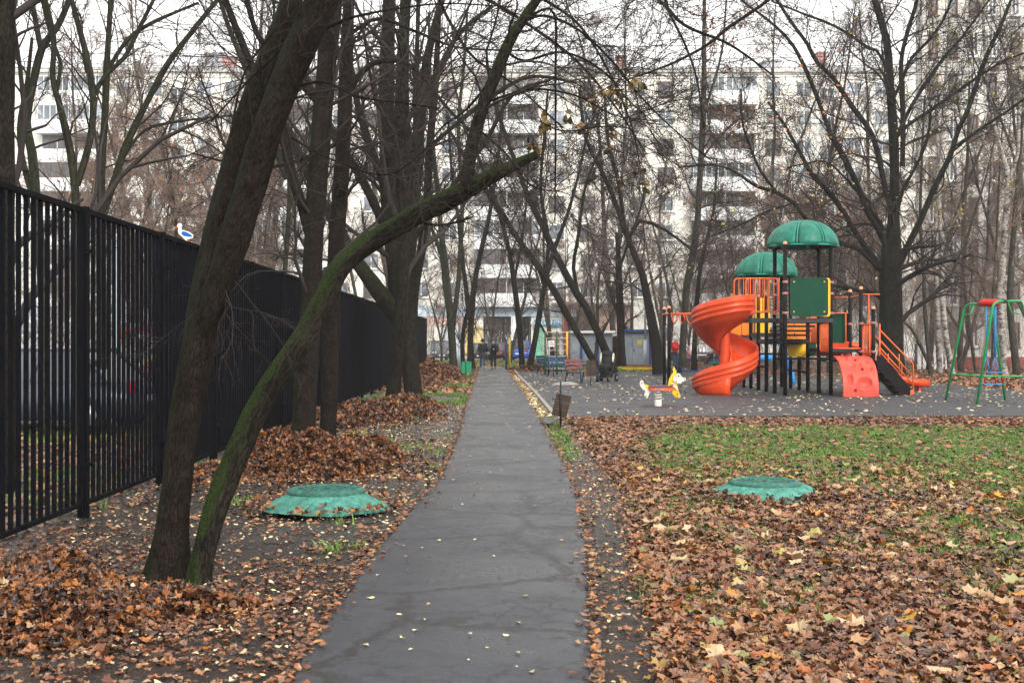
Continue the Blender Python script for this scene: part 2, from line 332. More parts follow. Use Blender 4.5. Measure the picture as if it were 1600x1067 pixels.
M_play = asphalt('rubber_paving', (.031, .032, .037), wet=.3, cracks=0, tint=(.040, .027, .029), speck=.3)
PG = [gr(x, y) for x, y in ((868, 650), (838, 615), (815, 592), (806, 581), (960, 581), (1100, 583), (1300, 588), (1400, 595), (1480, 601), (1600, 613), (1720, 632))] + [Vector((12.9, 24.8, 0)), Vector((.85, 24.8, 0))]
slab('playground_paving', PG, M_play, .03, .14)
# small asphalt apron that joins the path to the playground
AP = [gr(x, y) for x, y in ((842, 662), (858, 664), (874, 655.5), (900, 652), (868, 648), (838, 650))]
slab('path_apron', AP, M_path, .026, .12)
M_conc = paint('kerb_concrete', (.30, .28, .25), .8, .2, (.12, .10, .08), bump=.4, scale=3)
M_kerbd = paint('dark_kerb', (.07, .066, .065), .7, .3, bump=.5, scale=5)
mb = MB(); kp = [gr(x, y) for x, y in ((868, 650), (838, 615), (815, 592), (806, 581))]
for a, b_ in zip(kp, kp[1:]):
    d = b_ - a; L_ = d.length; k = max(1, int(L_ / 1.0))
    for i in range(k):
        c = a + d * ((i + .5) / k); mb.box((c.x - .05, c.y, .01), (.10, L_ / k - .012, .16), (0, 0, math.atan2(d.y, d.x) - PI / 2), bev=.012)
tag(mb.build('pavement_kerb', M_conc), kind='structure')
mb = MB(); x = .95
while x < 14: mb.box((x + .5, 24.74, -.005), (.99, .09, .11), (0, 0, rg.uniform(-.004, .004)), bev=.01); x += 1
tag(mb.build('playground_kerb', M_kerbd), kind='structure')
# cross path and the yard road far behind
M_road = asphalt('road_asphalt', (.11, .11, .112), wet=.6, cracks=0)
slab('pavement', [(-40, 71.5, 0), (45, 71.5, 0), (45, 75.5, 0), (-40, 75.5, 0)], M_road, .0, .1)
slab('road', [(-90, 97, 0), (90, 97, 0), (90, 114.5, 0), (-90, 114.5, 0)], M_road, .0, .1)

# ---------------------------------------------------------------- tree machinery (vectorised tubes)
def tubes(P, R, sides, tip=True):
    """P (N,K,3) R (N,K) -> verts, quads, tc"""
    Nn, K, _ = P.shape
    T = np.empty_like(P); T[:, 1:-1] = P[:, 2:] - P[:, :-2]; T[:, 0] = P[:, 1] - P[:, 0]; T[:, -1] = P[:, -1] - P[:, -2]
    T /= np.linalg.norm(T, axis=2, keepdims=True) + 1e-9
    ref = np.zeros((Nn, 1, 3)); mean = T.mean(1); w = np.abs(mean[:, 2]) > .8; ref[~w, 0, 2] = 1; ref[w, 0, 0] = 1
    U = np.cross(T, ref); U /= np.linalg.norm(U, axis=2, keepdims=True) + 1e-9; W = np.cross(T, U)
    a = np.arange(sides) * 2 * PI / sides; ca, sa = np.cos(a), np.sin(a)
    V = P[:, :, None, :] + (U[:, :, None, :] * ca[None, None, :, None] + W[:, :, None, :] * sa[None, None, :, None]) * R[:, :, None, None]
    al = np.concatenate([np.zeros((Nn, 1)), np.cumsum(np.linalg.norm(np.diff(P, axis=1), axis=2), 1)], 1)
    r0 = R.max(1)[:, None, None]
    TC = np.stack([np.broadcast_to(ca * r0, (Nn, K, sides)), np.broadcast_to(sa * r0, (Nn, K, sides)), np.broadcast_to(al[:, :, None], (Nn, K, sides))], -1)
    TC = TC + (np.arange(Nn) * 3.17)[:, None, None, None]
    i = (np.arange(Nn) * K * sides)[:, None, None] + (np.arange(K - 1) * sides)[None, :, None]; j = np.arange(sides)[None, None, :]; j2 = (np.arange(sides) + 1) % sides
    F = np.stack([i + j, i + j2[None, None, :], i + sides + j2[None, None, :], i + sides + j], -1).reshape(-1, 4)
    return V.reshape(-1, 3), F, TC.reshape(-1, 3)
def join(parts):
    Vs, Fs, Ts = [], [], []; b = 0
    for V, F, T in parts: Vs.append(V); Fs.append(F + b); Ts.append(T); b += len(V)
    return np.concatenate(Vs), np.concatenate(Fs), np.concatenate(Ts)
def grow(P, R, m, lenf, ang, K, wob, up, rr, rng, t0=.25, t1=1.0, absl=None, tipr=.35, minr=.002):
    Nn, Kp, _ = P.shape; idx = np.repeat(np.arange(Nn), m); n = len(idx)
    t = t0 + (t1 - t0) * ((np.tile(np.arange(m), Nn) + rng.uniform(0, 1, n)) / m)
    s = t * (Kp - 1); i = np.minimum(s.astype(int), Kp - 2); f = (s - i)[:, None]
    p = P[idx, i] * (1 - f) + P[idx, i + 1] * f; tan = P[idx, i + 1] - P[idx, i]; tan /= np.linalg.norm(tan, axis=1, keepdims=True) + 1e-9
    r = (R[idx, i] * (1 - f[:, 0]) + R[idx, i + 1] * f[:, 0])
    Lp = np.linalg.norm(np.diff(P, axis=1), axis=2).sum(1)[idx] if absl is None else np.full(n, absl)
    L = Lp * lenf * (1.15 - .6 * t) * rng.uniform(.6, 1.3, n)
    q = rng.normal(size=(n, 3)); q -= tan * (q * tan).sum(1, keepdims=True); q /= np.linalg.norm(q, axis=1, keepdims=True) + 1e-9
    a = np.clip(rng.normal(ang, .22, n), .15, 1.6)[:, None]; d = tan * np.cos(a) + q * np.sin(a)
    C = np.empty((n, K, 3)); C[:, 0] = p; st = (L / (K - 1))[:, None]
    for k in range(1, K):
        d = d + rng.normal(size=(n, 3)) * wob; d[:, 2] += up; d /= np.linalg.norm(d, axis=1, keepdims=True)
        C[:, k] = C[:, k - 1] + d * st
    rb = np.maximum(r * rr, minr)[:, None]; CR = rb * np.linspace(1, tipr, K)[None, :]
    return C, np.maximum(CR, minr * .6)
def resample(pts, rs, K):
    P = np.array([list(p) for p in pts], float); r = np.array(rs, float)
    d = np.concatenate([[0], np.cumsum(np.linalg.norm(np.diff(P, axis=0), axis=1))]); t = np.linspace(0, d[-1], K)
    return np.stack([np.interp(t, d, P[:, k]) for k in range(3)], -1), np.interp(t, d, r)
def catmull(pts, rs, step):
    P = [Vector(p) for p in pts]; out = []; ro = []
    for i in range(len(P) - 1):
        p0, p1, p2, p3 = P[max(i - 1, 0)], P[i], P[i + 1], P[min(i + 2, len(P) - 1)]; n = max(1, int((p2 - p1).length / step))
        for k in range(n):
            t = k / n; out.append(.5 * ((2 * p1) + (p2 - p0) * t + (2 * p0 - 5 * p1 + 4 * p2 - p3) * t * t + (3 * p1 - p0 - 3 * p2 + p3) * t ** 3)); ro.append(rs[i] * (1 - t) + rs[i + 1] * t)
    out.append(P[-1]); ro.append(rs[-1]); return out, ro
def limb_mesh(pts, rs, sides, step, rng, rough=.07, flare=0):
    pts, rs = catmull(pts, rs, step); P = np.array([list(p) for p in pts])[None]; R = np.array(rs)[None]
    K = P.shape[1]; al = np.concatenate([[0], np.cumsum(np.linalg.norm(np.diff(P[0], axis=0), axis=1))])
    V, F, T = tubes(P, R, sides)
    Vr = V.reshape(K, sides, 3); c = P[0][:, None, :]; a = np.arange(sides) * 2 * PI / sides
    ph = rng.uniform(0, 6, 6); f = np.zeros((K, sides)); sc = 1 / max(R.max() * 8, .05)
    for q in range(4):
        kk = q + 2; f += rough / (q + 1) * np.sin(kk * a[None, :] + ph[q] + 1.8 * np.sin(al[:, None] * sc * (q + 1.3) + ph[q])) 
    f += rough * .8 * (noise2(al[:, None] * 3 / max(R.max(), .02) * .2 + np.cos(a)[None, :] * 1.5, np.sin(a)[None, :] * 1.5 + 0 * al[:, None], 1.6, int(ph[0] * 10)) - .5) * 2
    if flare: f += flare * np.exp(-al / (R.max() * 1.6))[:, None] * (1 + .45 * np.sin(5 * a + ph[4])[None, :])
    Vr = c + (Vr - c) * (1 + f)[:, :, None]
    # closing cap as a last collapsed ring
    V = Vr.reshape(-1, 3); e = P[0, -1] + (P[0, -1] - P[0, -2]) / (np.linalg.norm(P[0, -1] - P[0, -2]) + 1e-9) * R[0, -1] * .5
    V = np.concatenate([V, np.repeat(e[None], sides, 0) + (V[-sides:] - e) * .25]); T = np.concatenate([T, T[-sides:] * .6])
    b = (K - 1) * sides; j = np.arange(sides); j2 = (j + 1) % sides; F = np.concatenate([F, np.stack([b + j, b + j2, b + sides + j2, b + sides + j], -1)])
    return V, F, T
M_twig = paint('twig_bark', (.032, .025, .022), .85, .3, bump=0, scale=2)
M_twig_far = paint('far_twig_bark', (.18, .145, .118), .9, .3, bump=0, scale=.5)  # lightened: the paling of distant twigs is put into the colour
M_twig_red = paint('reddish_twig_bark', (.26, .185, .15), .9, .3, bump=0, scale=.5)
M_olive = attr_ramp('olive_dead_leaves', [(0, (.06, .045, .015)), (.5, (.14, .10, .03)), (1, (.22, .13, .04))], .6)
M_orange = attr_ramp('orange_dry_leaves', [(0, (.22, .07, .02)), (.5, (.40, .15, .05)), (1, (.42, .22, .10))], .6)
M_yellow = attr_ramp('yellow_leaves', [(0, (.25, .20, .03)), (.6, (.50, .42, .08)), (1, (.6, .5, .2))], .6)

def leaf_template(kind):
    if kind == 'maple':
        pol = [(0, -.42), (.13, -.24), (.36, -.34), (.36, -.14), (.52, .02), (.37, .16), (.40, .38), (.20, .34), (0, .56), (-.20, .34), (-.40, .38), (-.37, .16), (-.52, .02), (-.36, -.14), (-.36, -.34), (-.13, -.24)]
    elif kind == 'oval': pol = [(0, -.5), (.2, -.3), (.29, 0), (.18, .32), (0, .55), (-.18, .32), (-.29, 0), (-.2, -.3)]
    else: pol = [(0, -.5), (.36, -.1), (.2, .35), (-.12, .5), (-.38, .05)]
    V = np.array([(0, .02, 0)] + [(x, y, 0) for x, y in pol]); n = len(pol)
    F = np.array([(0, 1 + i, 1 + (i + 1) % n) for i in range(n)]); return V, F
def leaves(pos, size, kind, rng, tilt=.35, curl=.5, up=None, rnd=None):
    T, F = leaf_template(kind); n = len(pos); k = len(T)
    V = np.repeat(T[None], n, 0).astype(float); r2 = (V[:, :, 0] ** 2 + V[:, :, 1] ** 2)
    c1 = rng.normal(0, curl, (n, 1)); c2 = rng.normal(0, curl * .8, (n, 1)); ph = rng.uniform(0, 6, (n, 1))
    V[:, :, 2] = c1 * r2 + c2 * V[:, :, 0] ** 2 * 1.4 + .10 * curl * 2 * np.sin(7 * V[:, :, 0] + 5 * V[:, :, 1] + ph)
    V[:, :, 0] *= rng.uniform(.75, 1.1, (n, 1)); V *= np.asarray(size).reshape(-1, 1, 1)
    yaw = rng.uniform(0, 2 * PI, n); tl = np.abs(rng.normal(0, tilt, n)); ta = rng.uniform(0, 2 * PI, n)
    c, s = np.cos(yaw), np.sin(yaw); X = V[:, :, 0] * c[:, None] - V[:, :, 1] * s[:, None]; Y = V[:, :, 0] * s[:, None] + V[:, :, 1] * c[:, None]; Z = V[:, :, 2]
    kx, ky = np.cos(ta)[:, None], np.sin(ta)[:, None]; ct, st = np.cos(tl)[:, None], np.sin(tl)[:, None]
    dt = (kx * X + ky * Y) * (1 - ct)
    X2 = X * ct + ky * Z * st + kx * dt; Y2 = Y * ct - kx * Z * st + ky * dt; Z2 = Z * ct + (kx * Y - ky * X) * st
    O = np.stack([X2, Y2, Z2], -1) + pos[:, None, :]
    FF = (F[None] + (np.arange(n) * k)[:, None, None]).reshape(-1, 3)
    rr = rng.uniform(0, 1, n) if rnd is None else rnd
    return O.reshape(-1, 3), FF, np.repeat(rr, k)
def leaf_obj(name, packs, m, parent=None, off=None):
    Vs, Fs, As = [], [], []; b = 0
    for V, F, A in packs: Vs.append(V); Fs.append(F + b); As.append(A); b += len(V)
    V = np.concatenate(Vs)
    if off is not None: V = V - np.array(list(off))[None]
    return link(name, mesh_np(name, V, np.concatenate(Fs), {'rnd': ('FLOAT', np.concatenate(As))}, smooth=False), m, parent)

def traced_tree(name, label, limbs, m, sides=12, step=.25, levels=(), seed=1, group=None, twig=None, rough=.07, flare=.35, leaf=None, cat='tree', base=None, K=10, from_limbs=None, thin=.82):
    """limbs: list of lists of (px, py, width_px, Y); the first is the trunk and starts at the ground"""
    rng = np.random.default_rng(seed); W = []
    for l in limbs:
        pts = [at(q[0], q[1], q[3]) for q in l]; rs = [q[2] / 2 * q[3] / FPX * thin for q in l]; W.append((pts, rs))
    b0 = W[0][0][0].copy(); b0.z = 0
    root = empty(name, b0, 0, label, cat, group); off = np.array(list(b0)); parts = []
    for i, (pts, rs) in enumerate(W): parts.append(limb_mesh([p - b0 for p in pts], rs, max(6, sides if i == 0 else sides - 3), step, rng, rough, flare if i == 0 else 0))
    V, F, T = join(parts); link('trunk', mesh_np('trunk', V, F, {'tc': ('FLOAT_VECTOR', T)}), m, root)
    src = W if from_limbs is None else [W[i] for i in from_limbs]
    P = np.stack([resample([p - b0 for p in a], r, K)[0] for a, r in src]); R = np.stack([resample(a, r, K)[1] for a, r in src])
    if levels:
        cur = (P, R); tw = []; allends = []
        for i, lv in enumerate(levels):
            C = grow(cur[0], cur[1], rng=rng, **lv); tw.append(tubes(C[0], C[1], 6 if i == 0 else (4 if i == 1 else 3))); cur = C
            allends.append(C[0])
        V, F, T = join(tw); link('crown', mesh_np('crown', V, F), twig or M_twig, root)
        if leaf:
            lm, cnt, sz, lk, lvl = leaf; E = allends[lvl].reshape(-1, 3); pk = E[rng.choice(len(E), min(cnt, len(E)), replace=False)]
            leaf_obj('foliage', [leaves(pk, rng.uniform(.7, 1.3, len(pk)) * sz, lk, rng, tilt=1.2, curl=.8)], lm, root)
    return root
# ---------------------------------------------------------------- fence
M_fence = paint('charcoal_fence_steel', (.0045, .0050, .0075), .6, .25, (.008, .007, .007), bump=.05, scale=3, spec=.03)
PITCH, FH = 2.5, 2.74; fy0 = 10.9 - 2 * PITCH; ang = math.atan2(FX1, 1)
fence = empty('picket_fence', (fenceX(fy0), fy0, 0), -ang, 'tall charcoal steel picket fence running along the left side of the path', 'fence')
mb = MB()
for i in range(16): mb.box((0, .11 + i * .152, FH / 2 + .03), (.034, .024, FH - .10), bev=0)
mb.box((0, PITCH / 2, FH - .02), (.05, PITCH - .11, .045)); mb.box((0, PITCH / 2, .10), (.045, PITCH - .11, .04))
mb.box((0, .075, FH / 2), (.045, .03, FH - .06)); mb.box((0, PITCH - .075, FH / 2), (.045, .03, FH - .06))
pan = mb.build('fence_panel', M_fence, fence)
mb = MB(); mb.box((0, 0, FH / 2 - .06), (.085, .085, FH + .12), bev=.006); mb.box((0, 0, FH + .008), (.095, .095, .012)); post = mb.build('post', M_fence, fence)
mb = MB()
mb.box((.055, 0, .45), (.025, .20, .035)); mb.tube([(.05, 0, .45), (.082, 0, .45)], .012, 6)
br = mb.build('bracket', M_fence, post); br2 = br.copy(); COL.objects.link(br2); br2.location.z = FH - .83
for k in range(1, 24):
    if k < 23: c = pan.copy(); COL.objects.link(c); c.location.y = k * PITCH
    c = post.copy(); COL.objects.link(c); c.location.y = k * PITCH; d = br.copy(); COL.objects.link(d); d.parent = c; d = br2.copy(); COL.objects.link(d); d.parent = c

# ---------------------------------------------------------------- traced trees
def T(Y, s, Y2=None):
    q = [tuple(map(float, w.split(','))) for w in s.split()]
    n = len(q); Y2 = Y if Y2 is None else Y2
    return [(a[0], a[1], a[2], Y + (Y2 - Y) * i / max(n - 1, 1)) for i, a in enumerate(q)]
B_near = bark('grey_brown_bark', (.009, .0068, .005), (.028, .021, .0155), .33, (.017, .025, .009), sc=1.5, bump=1, dist=.015, top=.2, side=-.28)  # left-facing moss also paints the lit flank into the colour
B_dark = bark('wet_dark_bark', (.008, .006, .005), (.022, .016, .012), .16, (.012, .018, .006), bump=.9, dist=.012, top=.3)
B_moss = bark('mossy_bark', (.009, .0075, .0055), (.028, .023, .016), .21, (.025, .042, .010), bump=1, top=.85, dist=.025)
B_mid = bark('furrowed_bark', (.011, .009, .0065), (.030, .025, .019), .38, (.014, .022, .006), sc=.35, bump=1, dist=.08, top=.2)
B_green = bark('green_algae_bark', (.024, .022, .015), (.054, .052, .036), .52, (.020, .032, .009), sc=.6, bump=.9, dist=.04, top=.2)
B_far = bark('distance_paled_bark', (.042, .034, .027), (.10, .082, .066), .40, (.04, .05, .02), sc=.35, bump=.9, dist=.08, top=.2)  # bark of far trees, paled by distance in the colour itself
lv_near = [dict(m=13, lenf=.6, ang=.85, K=9, wob=.16, up=.01, rr=.22, absl=3.2, t0=.28, minr=.007), dict(m=9, lenf=.5, ang=.7, K=7, wob=.17, up=.0, rr=.5, minr=.0042), dict(m=6, lenf=.5, ang=.7, K=5, wob=.15, up=0, rr=.6, minr=.003)]

t1 = T(8.25, '262,900,66 268,840,60 275,770,56 283,700,58 296,620,62 310,540,66 322,470,70 336,400,62 352,330,60 370,267,60 395,180,60 425,95,56 455,5,42 480,-90,38')
traced_tree('leaning_tree', 'thick bare grey-brown trunk leaning right, growing beside the fence with leaves heaped on its foot', [
    t1, T(8.2, '318,520,44 338,460,54 365,380,60 392,290,60 415,210,62 443,135,62 476,60,60 506,-5,58 545,-90,50', 7.8),
    T(8.0, '506,8,6 470,55,5 430,85,5 402,112,4 330,190,3'), T(8.0, '470,62,6 510,45,5 550,28,5 620,14,4 700,6,3 800,12,2'), T(7.9, '430,150,5 500,128,5 560,152,4 620,160,3 686,170,3'),
    T(8.0, '455,215,4 520,250,3 610,272,3 690,210,2'), T(8.0, '360,215,5 380,120,4 420,60,4 470,10,3'), T(8.1, '345,330,5 352,420,4 350,500,3')],
    B_near, 32, .035, [dict(m=9, lenf=.4, ang=.8, K=8, wob=.14, up=.03, rr=.12, absl=2.4, t0=.5, minr=.004), dict(m=6, lenf=.5, ang=.7, K=5, wob=.14, up=.01, rr=.5, minr=.0022), dict(m=3, lenf=.5, ang=.7, K=4, wob=.12, up=0, rr=.5, minr=.0014)], 11, flare=.45, rough=.06)
t2 = T(7.95, '308,925,44 318,865,50 335,800,50 356,745,50 382,680,50 408,625,44 440,578,48 472,530,46 503,475,44 528,425,44 565,388,43 612,360,42 655,333,43 700,312,42 742,290,38 792,264,28 838,242,16', 9.6)
B2 = traced_tree('mossy_tree', 'mossy green trunk arching low over the path and ending in a broken stub', [
    t2, T(9.3, '728,300,30 733,255,27 741,215,26 755,165,25 775,115,24 798,62,22 822,25,20 845,-10,18 870,-60,16', 9.6),
    T(9.2, '650,345,8 690,352,6 740,338,4 735,330,3'), T(9.5, '800,60,7 835,22,6 866,22,5 868,120,5 868,240,4 867,350,2', 9.7),
    T(9.5, '812,38,7 850,25,6 905,48,5 960,100,5 1000,150,4 1050,200,3 1110,250,2', 10),
    T(9.4, '775,115,6 730,170,5 690,200,4 650,255,3'), T(9.5, '790,80,6 820,95,5 880,82,5 940,110,4 985,160,3 1020,190,2', 10),
    T(9.4, '760,160,6 830,140,5 900,150,4 960,180,3 1030,190,2', 9.9), T(9.5, '845,190,3 880,205,3 940,198,3 976,200,2'),
    T(9.3, '745,200,5 790,240,4 830,290,3 880,300,2')],
    B_moss, 30, .045, [dict(m=10, lenf=.5, ang=.75, K=9, wob=.17, up=-.01, rr=.25, absl=2.2, t0=.1, minr=.004), dict(m=7, lenf=.5, ang=.7, K=5, wob=.16, up=-.01, rr=.5, minr=.0026), dict(m=5, lenf=.55, ang=.7, K=5, wob=.15, up=0, rr=.6, minr=.002)], 12, flare=.35, rough=.075, thin=.76, from_limbs=list(range(1, 10)))
rngL = np.random.default_rng(5); pos = []
for (x, y) in ((945, 150), (932, 158), (968, 148), (976, 160), (958, 142), (905, 198), (916, 204), (856, 192), (848, 200), (832, 236), (840, 246), (952, 208), (958, 222), (950, 240), (1003, 138), (996, 132), (978, 284), (1004, 290), (1000, 280), (886, 190), (828, 228)):
    for k in range(4): p = at(x + rngL.normal(0, 5), y + rngL.normal(0, 6), 9.7 + rngL.normal(0, .1)); pos.append(list(p - B2.location))
leaf_obj('foliage', [leaves(np.array(pos), rngL.uniform(.05, .10, len(pos)), 'oval', rngL, tilt=1.3, curl=1.2)], M_olive, B2)

traced_tree('straight_tree', 'straight brown-barked tree standing in the leaf pile behind the round green concrete ring', [
    T(16.2, '472,722,46 474,680,42 477,600,42 482,520,42 487,440,40 492,350,38 498,250,38 506,150,36 515,50,36 524,-40,34'),
    T(16.2, '505,170,14 470,130,14 440,90,12 405,60,10 385,0,9'), T(16.2, '490,400,16 474,330,20 455,270,22 440,200,20 415,150,16 375,60,14 345,-20,12')],
    B_near, 22, .1, lv_near, 13, flare=.25, rough=.05)
traced_tree('dark_tree', 'slim very dark straight tree close behind the brown-barked one', [
    T(18.3, '512,697,28 514,640,30 516,560,32 520,470,32 526,380,31 532,290,29 538,200,27 541,100,25 545,0,22 548,-60,20'),
    T(17, '545,-60,12 640,-40,10 740,-10,7 820,35,6 900,95,5 960,165,4 1010,240,2'), T(17, '545,-70,12 800,-60,9 1000,-15,7 1070,40,6 1140,70,5 1210,120,3'), T(17, '545,-80,14 800,-80,10 1200,-40,8 1130,50,6 1060,95,5 980,125,3', 15), T(17, '545,-60,10 760,-50,8 850,0,6 905,40,5 950,110,4 985,190,3 1000,260,2'), T(16, '545,-80,10 760,-60,8 1000,-40,7 1050,30,5 1085,110,4 1100,200,3'), T(17, '545,-60,9 660,-40,7 700,30,6 740,90,5 800,130,4 880,200,3'), T(18.3, '541,150,12 575,105,11 620,95,10 660,120,8 700,170,6 790,260,3'), T(18.3, '536,220,9 470,250,7 400,262,5 300,240,3'), T(18.3, '540,60,8 590,30,7 650,50,6 720,75,4 850,80,3')],
    B_dark, 18, .1, lv_near, 14, flare=.2, rough=.05)
lv_mid = [dict(m=12, lenf=.6, ang=.8, K=8, wob=.16, up=.01, rr=.28, absl=3.6, t0=.28, minr=.011), dict(m=9, lenf=.5, ang=.7, K=6, wob=.16, up=.0, rr=.5, minr=.005), dict(m=6, lenf=.5, ang=.7, K=4, wob=.15, up=-.01, rr=.55, minr=.0032)]
traced_tree('forked_tree', 'big mossy many-stemmed tree with a thick limb reaching left over the fence', [
    T(30, '648,640,34 643,590,31 636,530,32 628,470,38 618,400,36 610,330,30 606,250,28 604,170,27 605,90,25 608,0,22 612,-60,18'),
    T(29.8, '626,500,34 604,472,32 580,440,28 555,405,22 530,360,20 490,290,16 450,200,12'), T(30, '628,460,22 640,400,22 646,330,20 652,260,19 658,180,17 668,90,15 690,0,12'),
    T(30, '612,380,16 590,330,17 560,270,16 540,240,14 500,170,12 470,100,10'), T(30, '616,360,16 600,290,15 583,240,14 560,170,12 548,100,9'),
    T(30, '640,380,12 680,330,10 730,260,9 760,220,8 800,150,7 860,125,5'), T(30.4, '640,560,20 622,500,20 613,440,18 620,360,16 625,280,16 622,200,15 625,100,13 630,0,11 634,-60,9'), T(30.6, '644,520,20 646,460,18 660,380,16 668,300,14 672,220,13 680,140,12 684,60,10 688,-30,8'), T(30, '660,160,11 690,100,10 720,50,8 770,10,6'), T(30, '650,250,8 700,205,8 770,150,8 830,120,6 900,130,4')],
    B_moss, 20, .2, lv_mid, 15, flare=.12, rough=.06, thin=.88)
traced_tree('slender_tree', 'slender grey tree in front of the mossy many-stemmed one', [
    T(28.5, '613,638,26 616,600,22 622,540,20 627,470,20 630,400,19 632,320,17 634,240,16 632,150,14 634,60,12 640,-40,10'), T(28.5, '630,300,8 646,240,9 650,160,8 652,60,7 655,-30,6')],
    B_mid, 16, .2, lv_mid[1:], 16, flare=.15, rough=.05, thin=1.0)
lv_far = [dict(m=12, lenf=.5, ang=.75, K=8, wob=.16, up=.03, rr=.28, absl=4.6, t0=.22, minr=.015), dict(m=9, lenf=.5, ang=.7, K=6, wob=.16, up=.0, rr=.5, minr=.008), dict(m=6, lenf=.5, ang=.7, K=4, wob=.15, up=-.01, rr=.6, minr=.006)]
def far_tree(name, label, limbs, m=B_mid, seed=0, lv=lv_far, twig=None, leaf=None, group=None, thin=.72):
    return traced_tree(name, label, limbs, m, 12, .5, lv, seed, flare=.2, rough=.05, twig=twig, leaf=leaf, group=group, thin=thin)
far_tree('twin_stemmed_tree', 'dark twin-stemmed tree left of the grey lamp post by the path', [
    T(61, '708,578,17 707,540,16 702,480,15 698,430,13 690,370,12 684,300,10 676,220,9 672,120,7 670,20,5'), T(61, '706,520,12 715,450,11 720,380,10 722,300,9 716,200,8 724,110,7 730,20,5'),
    T(61, '703,500,11 694,440,10 690,400,9 668,340,7 650,280,5')], B_green, 21)
far_tree('v_shaped_tree', 'dark tree forking into a V just right of the lamp post and green bin', [
    T(62, '736,576,16 735,530,14 737,485,14 742,440,12 752,390,10 764,340,9 775,270,8 785,180,6 790,90,5'), T(62, '733,500,11 728,450,10 722,400,9 716,340,8 706,270,6 700,180,5'), T(62, '724,572,10 722,540,10 727,500,9 737,470,8')], B_mid, 22)
far_tree('crossing_tree', 'leaning dark tree right of the two walkers, crossing a second one', [
    T(64, '816,574,12 813,530,12 808,480,12 803,440,11 797,400,10 785,350,9 770,300,8 752,260,7 735,200,6'), T(64, '803,440,6 815,380,6 822,320,5 826,230,4')], B_mid, 23)
far_tree('right_leaning_tree', 'dark tree leaning right past the crossing one, beside the green painted wall', [
    T(63, '827,576,14 836,530,13 845,480,12 852,440,11 866,390,9 885,340,8 902,280,6 920,200,5'), T(63, '850,445,9 838,410,9 815,380,8 790,345,8 766,312,7 754,290,6'), T(63, '840,500,5 862,540,5 866,570,4')], B_mid, 24)
far_tree('left_leaning_tree', 'long trunk leaning left whose foot stands right behind the bench with red slats', [
    T(52, '936,583,16 925,560,15 905,525,15 885,490,15 866,455,14 850,430,14 828,400,13 800,360,12 780,325,11 762,300,10 735,260,8 700,200,6'), T(52, '850,430,8 858,380,8 845,300,7 850,220,6 856,140,5')], B_mid, 25)
far_tree('stroller_tree', 'long dark trunk leaning left whose foot stands behind the baby stroller', [
    T(53, '958,584,21 947,550,19 932,515,18 915,480,17 896,450,16 880,420,15 862,385,14 846,350,13 828,315,12 815,280,11 800,240,10 786,200,9 770,150,8 760,90,6'), T(53, '906,465,8 896,420,8 905,360,7 915,290,6 940,230,5')], B_mid, 26)
far_tree('snapped_tree', 'upright dark tree with a reddish torn top between the grey cabins', [
    T(58, '972,572,18 970,530,17 969,480,16 967,430,13 966,390,11 964,365,8'), T(58, '968,420,6 985,370,6 1000,330,5 1010,280,4')], B_dark, 27)
far_tree('curving_tree', 'thick dark tree right of the blue cabin, curving up to the left', [
    T(56, '1032,584,28 1026,545,24 1018,500,20 1012,470,18 1004,430,16 990,395,14 978,365,12 966,330,11 955,300,10 936,260,9 915,215,8 905,140,6'), T(56, '975,365,8 973,330,9 965,280,8 950,220,7 945,150,5'), T(56, '980,372,8 1000,345,8 1040,360,6 1080,390,5')], B_dark, 28)
far_tree('tall_grey_tree', 'tall straight greenish-grey trunk rising behind the spiral slide', [
    T(58, '1066,575,17 1068,520,16 1072,460,15 1078,420,15 1086,380,15 1091,330,14 1094,270,13 1098,200,13 1100,120,11 1100,50,9 1101,-30,7'), T(58, '1098,180,7 1112,140,6 1128,80,5 1135,0,4'), T(58, '1096,250,5 1118,220,5 1150,190,4')], B_far, 29,
    leaf=(M_orange, 500, .16, 'pent', 2))
far_tree('hollow_tree', 'short dark tree beside the tall grey trunk behind the slide', [
    T(60, '1085,578,13 1085,540,12 1088,500,11 1090,455,10 1098,400,8 1115,330,6 1120,250,4')], B_mid, 30)
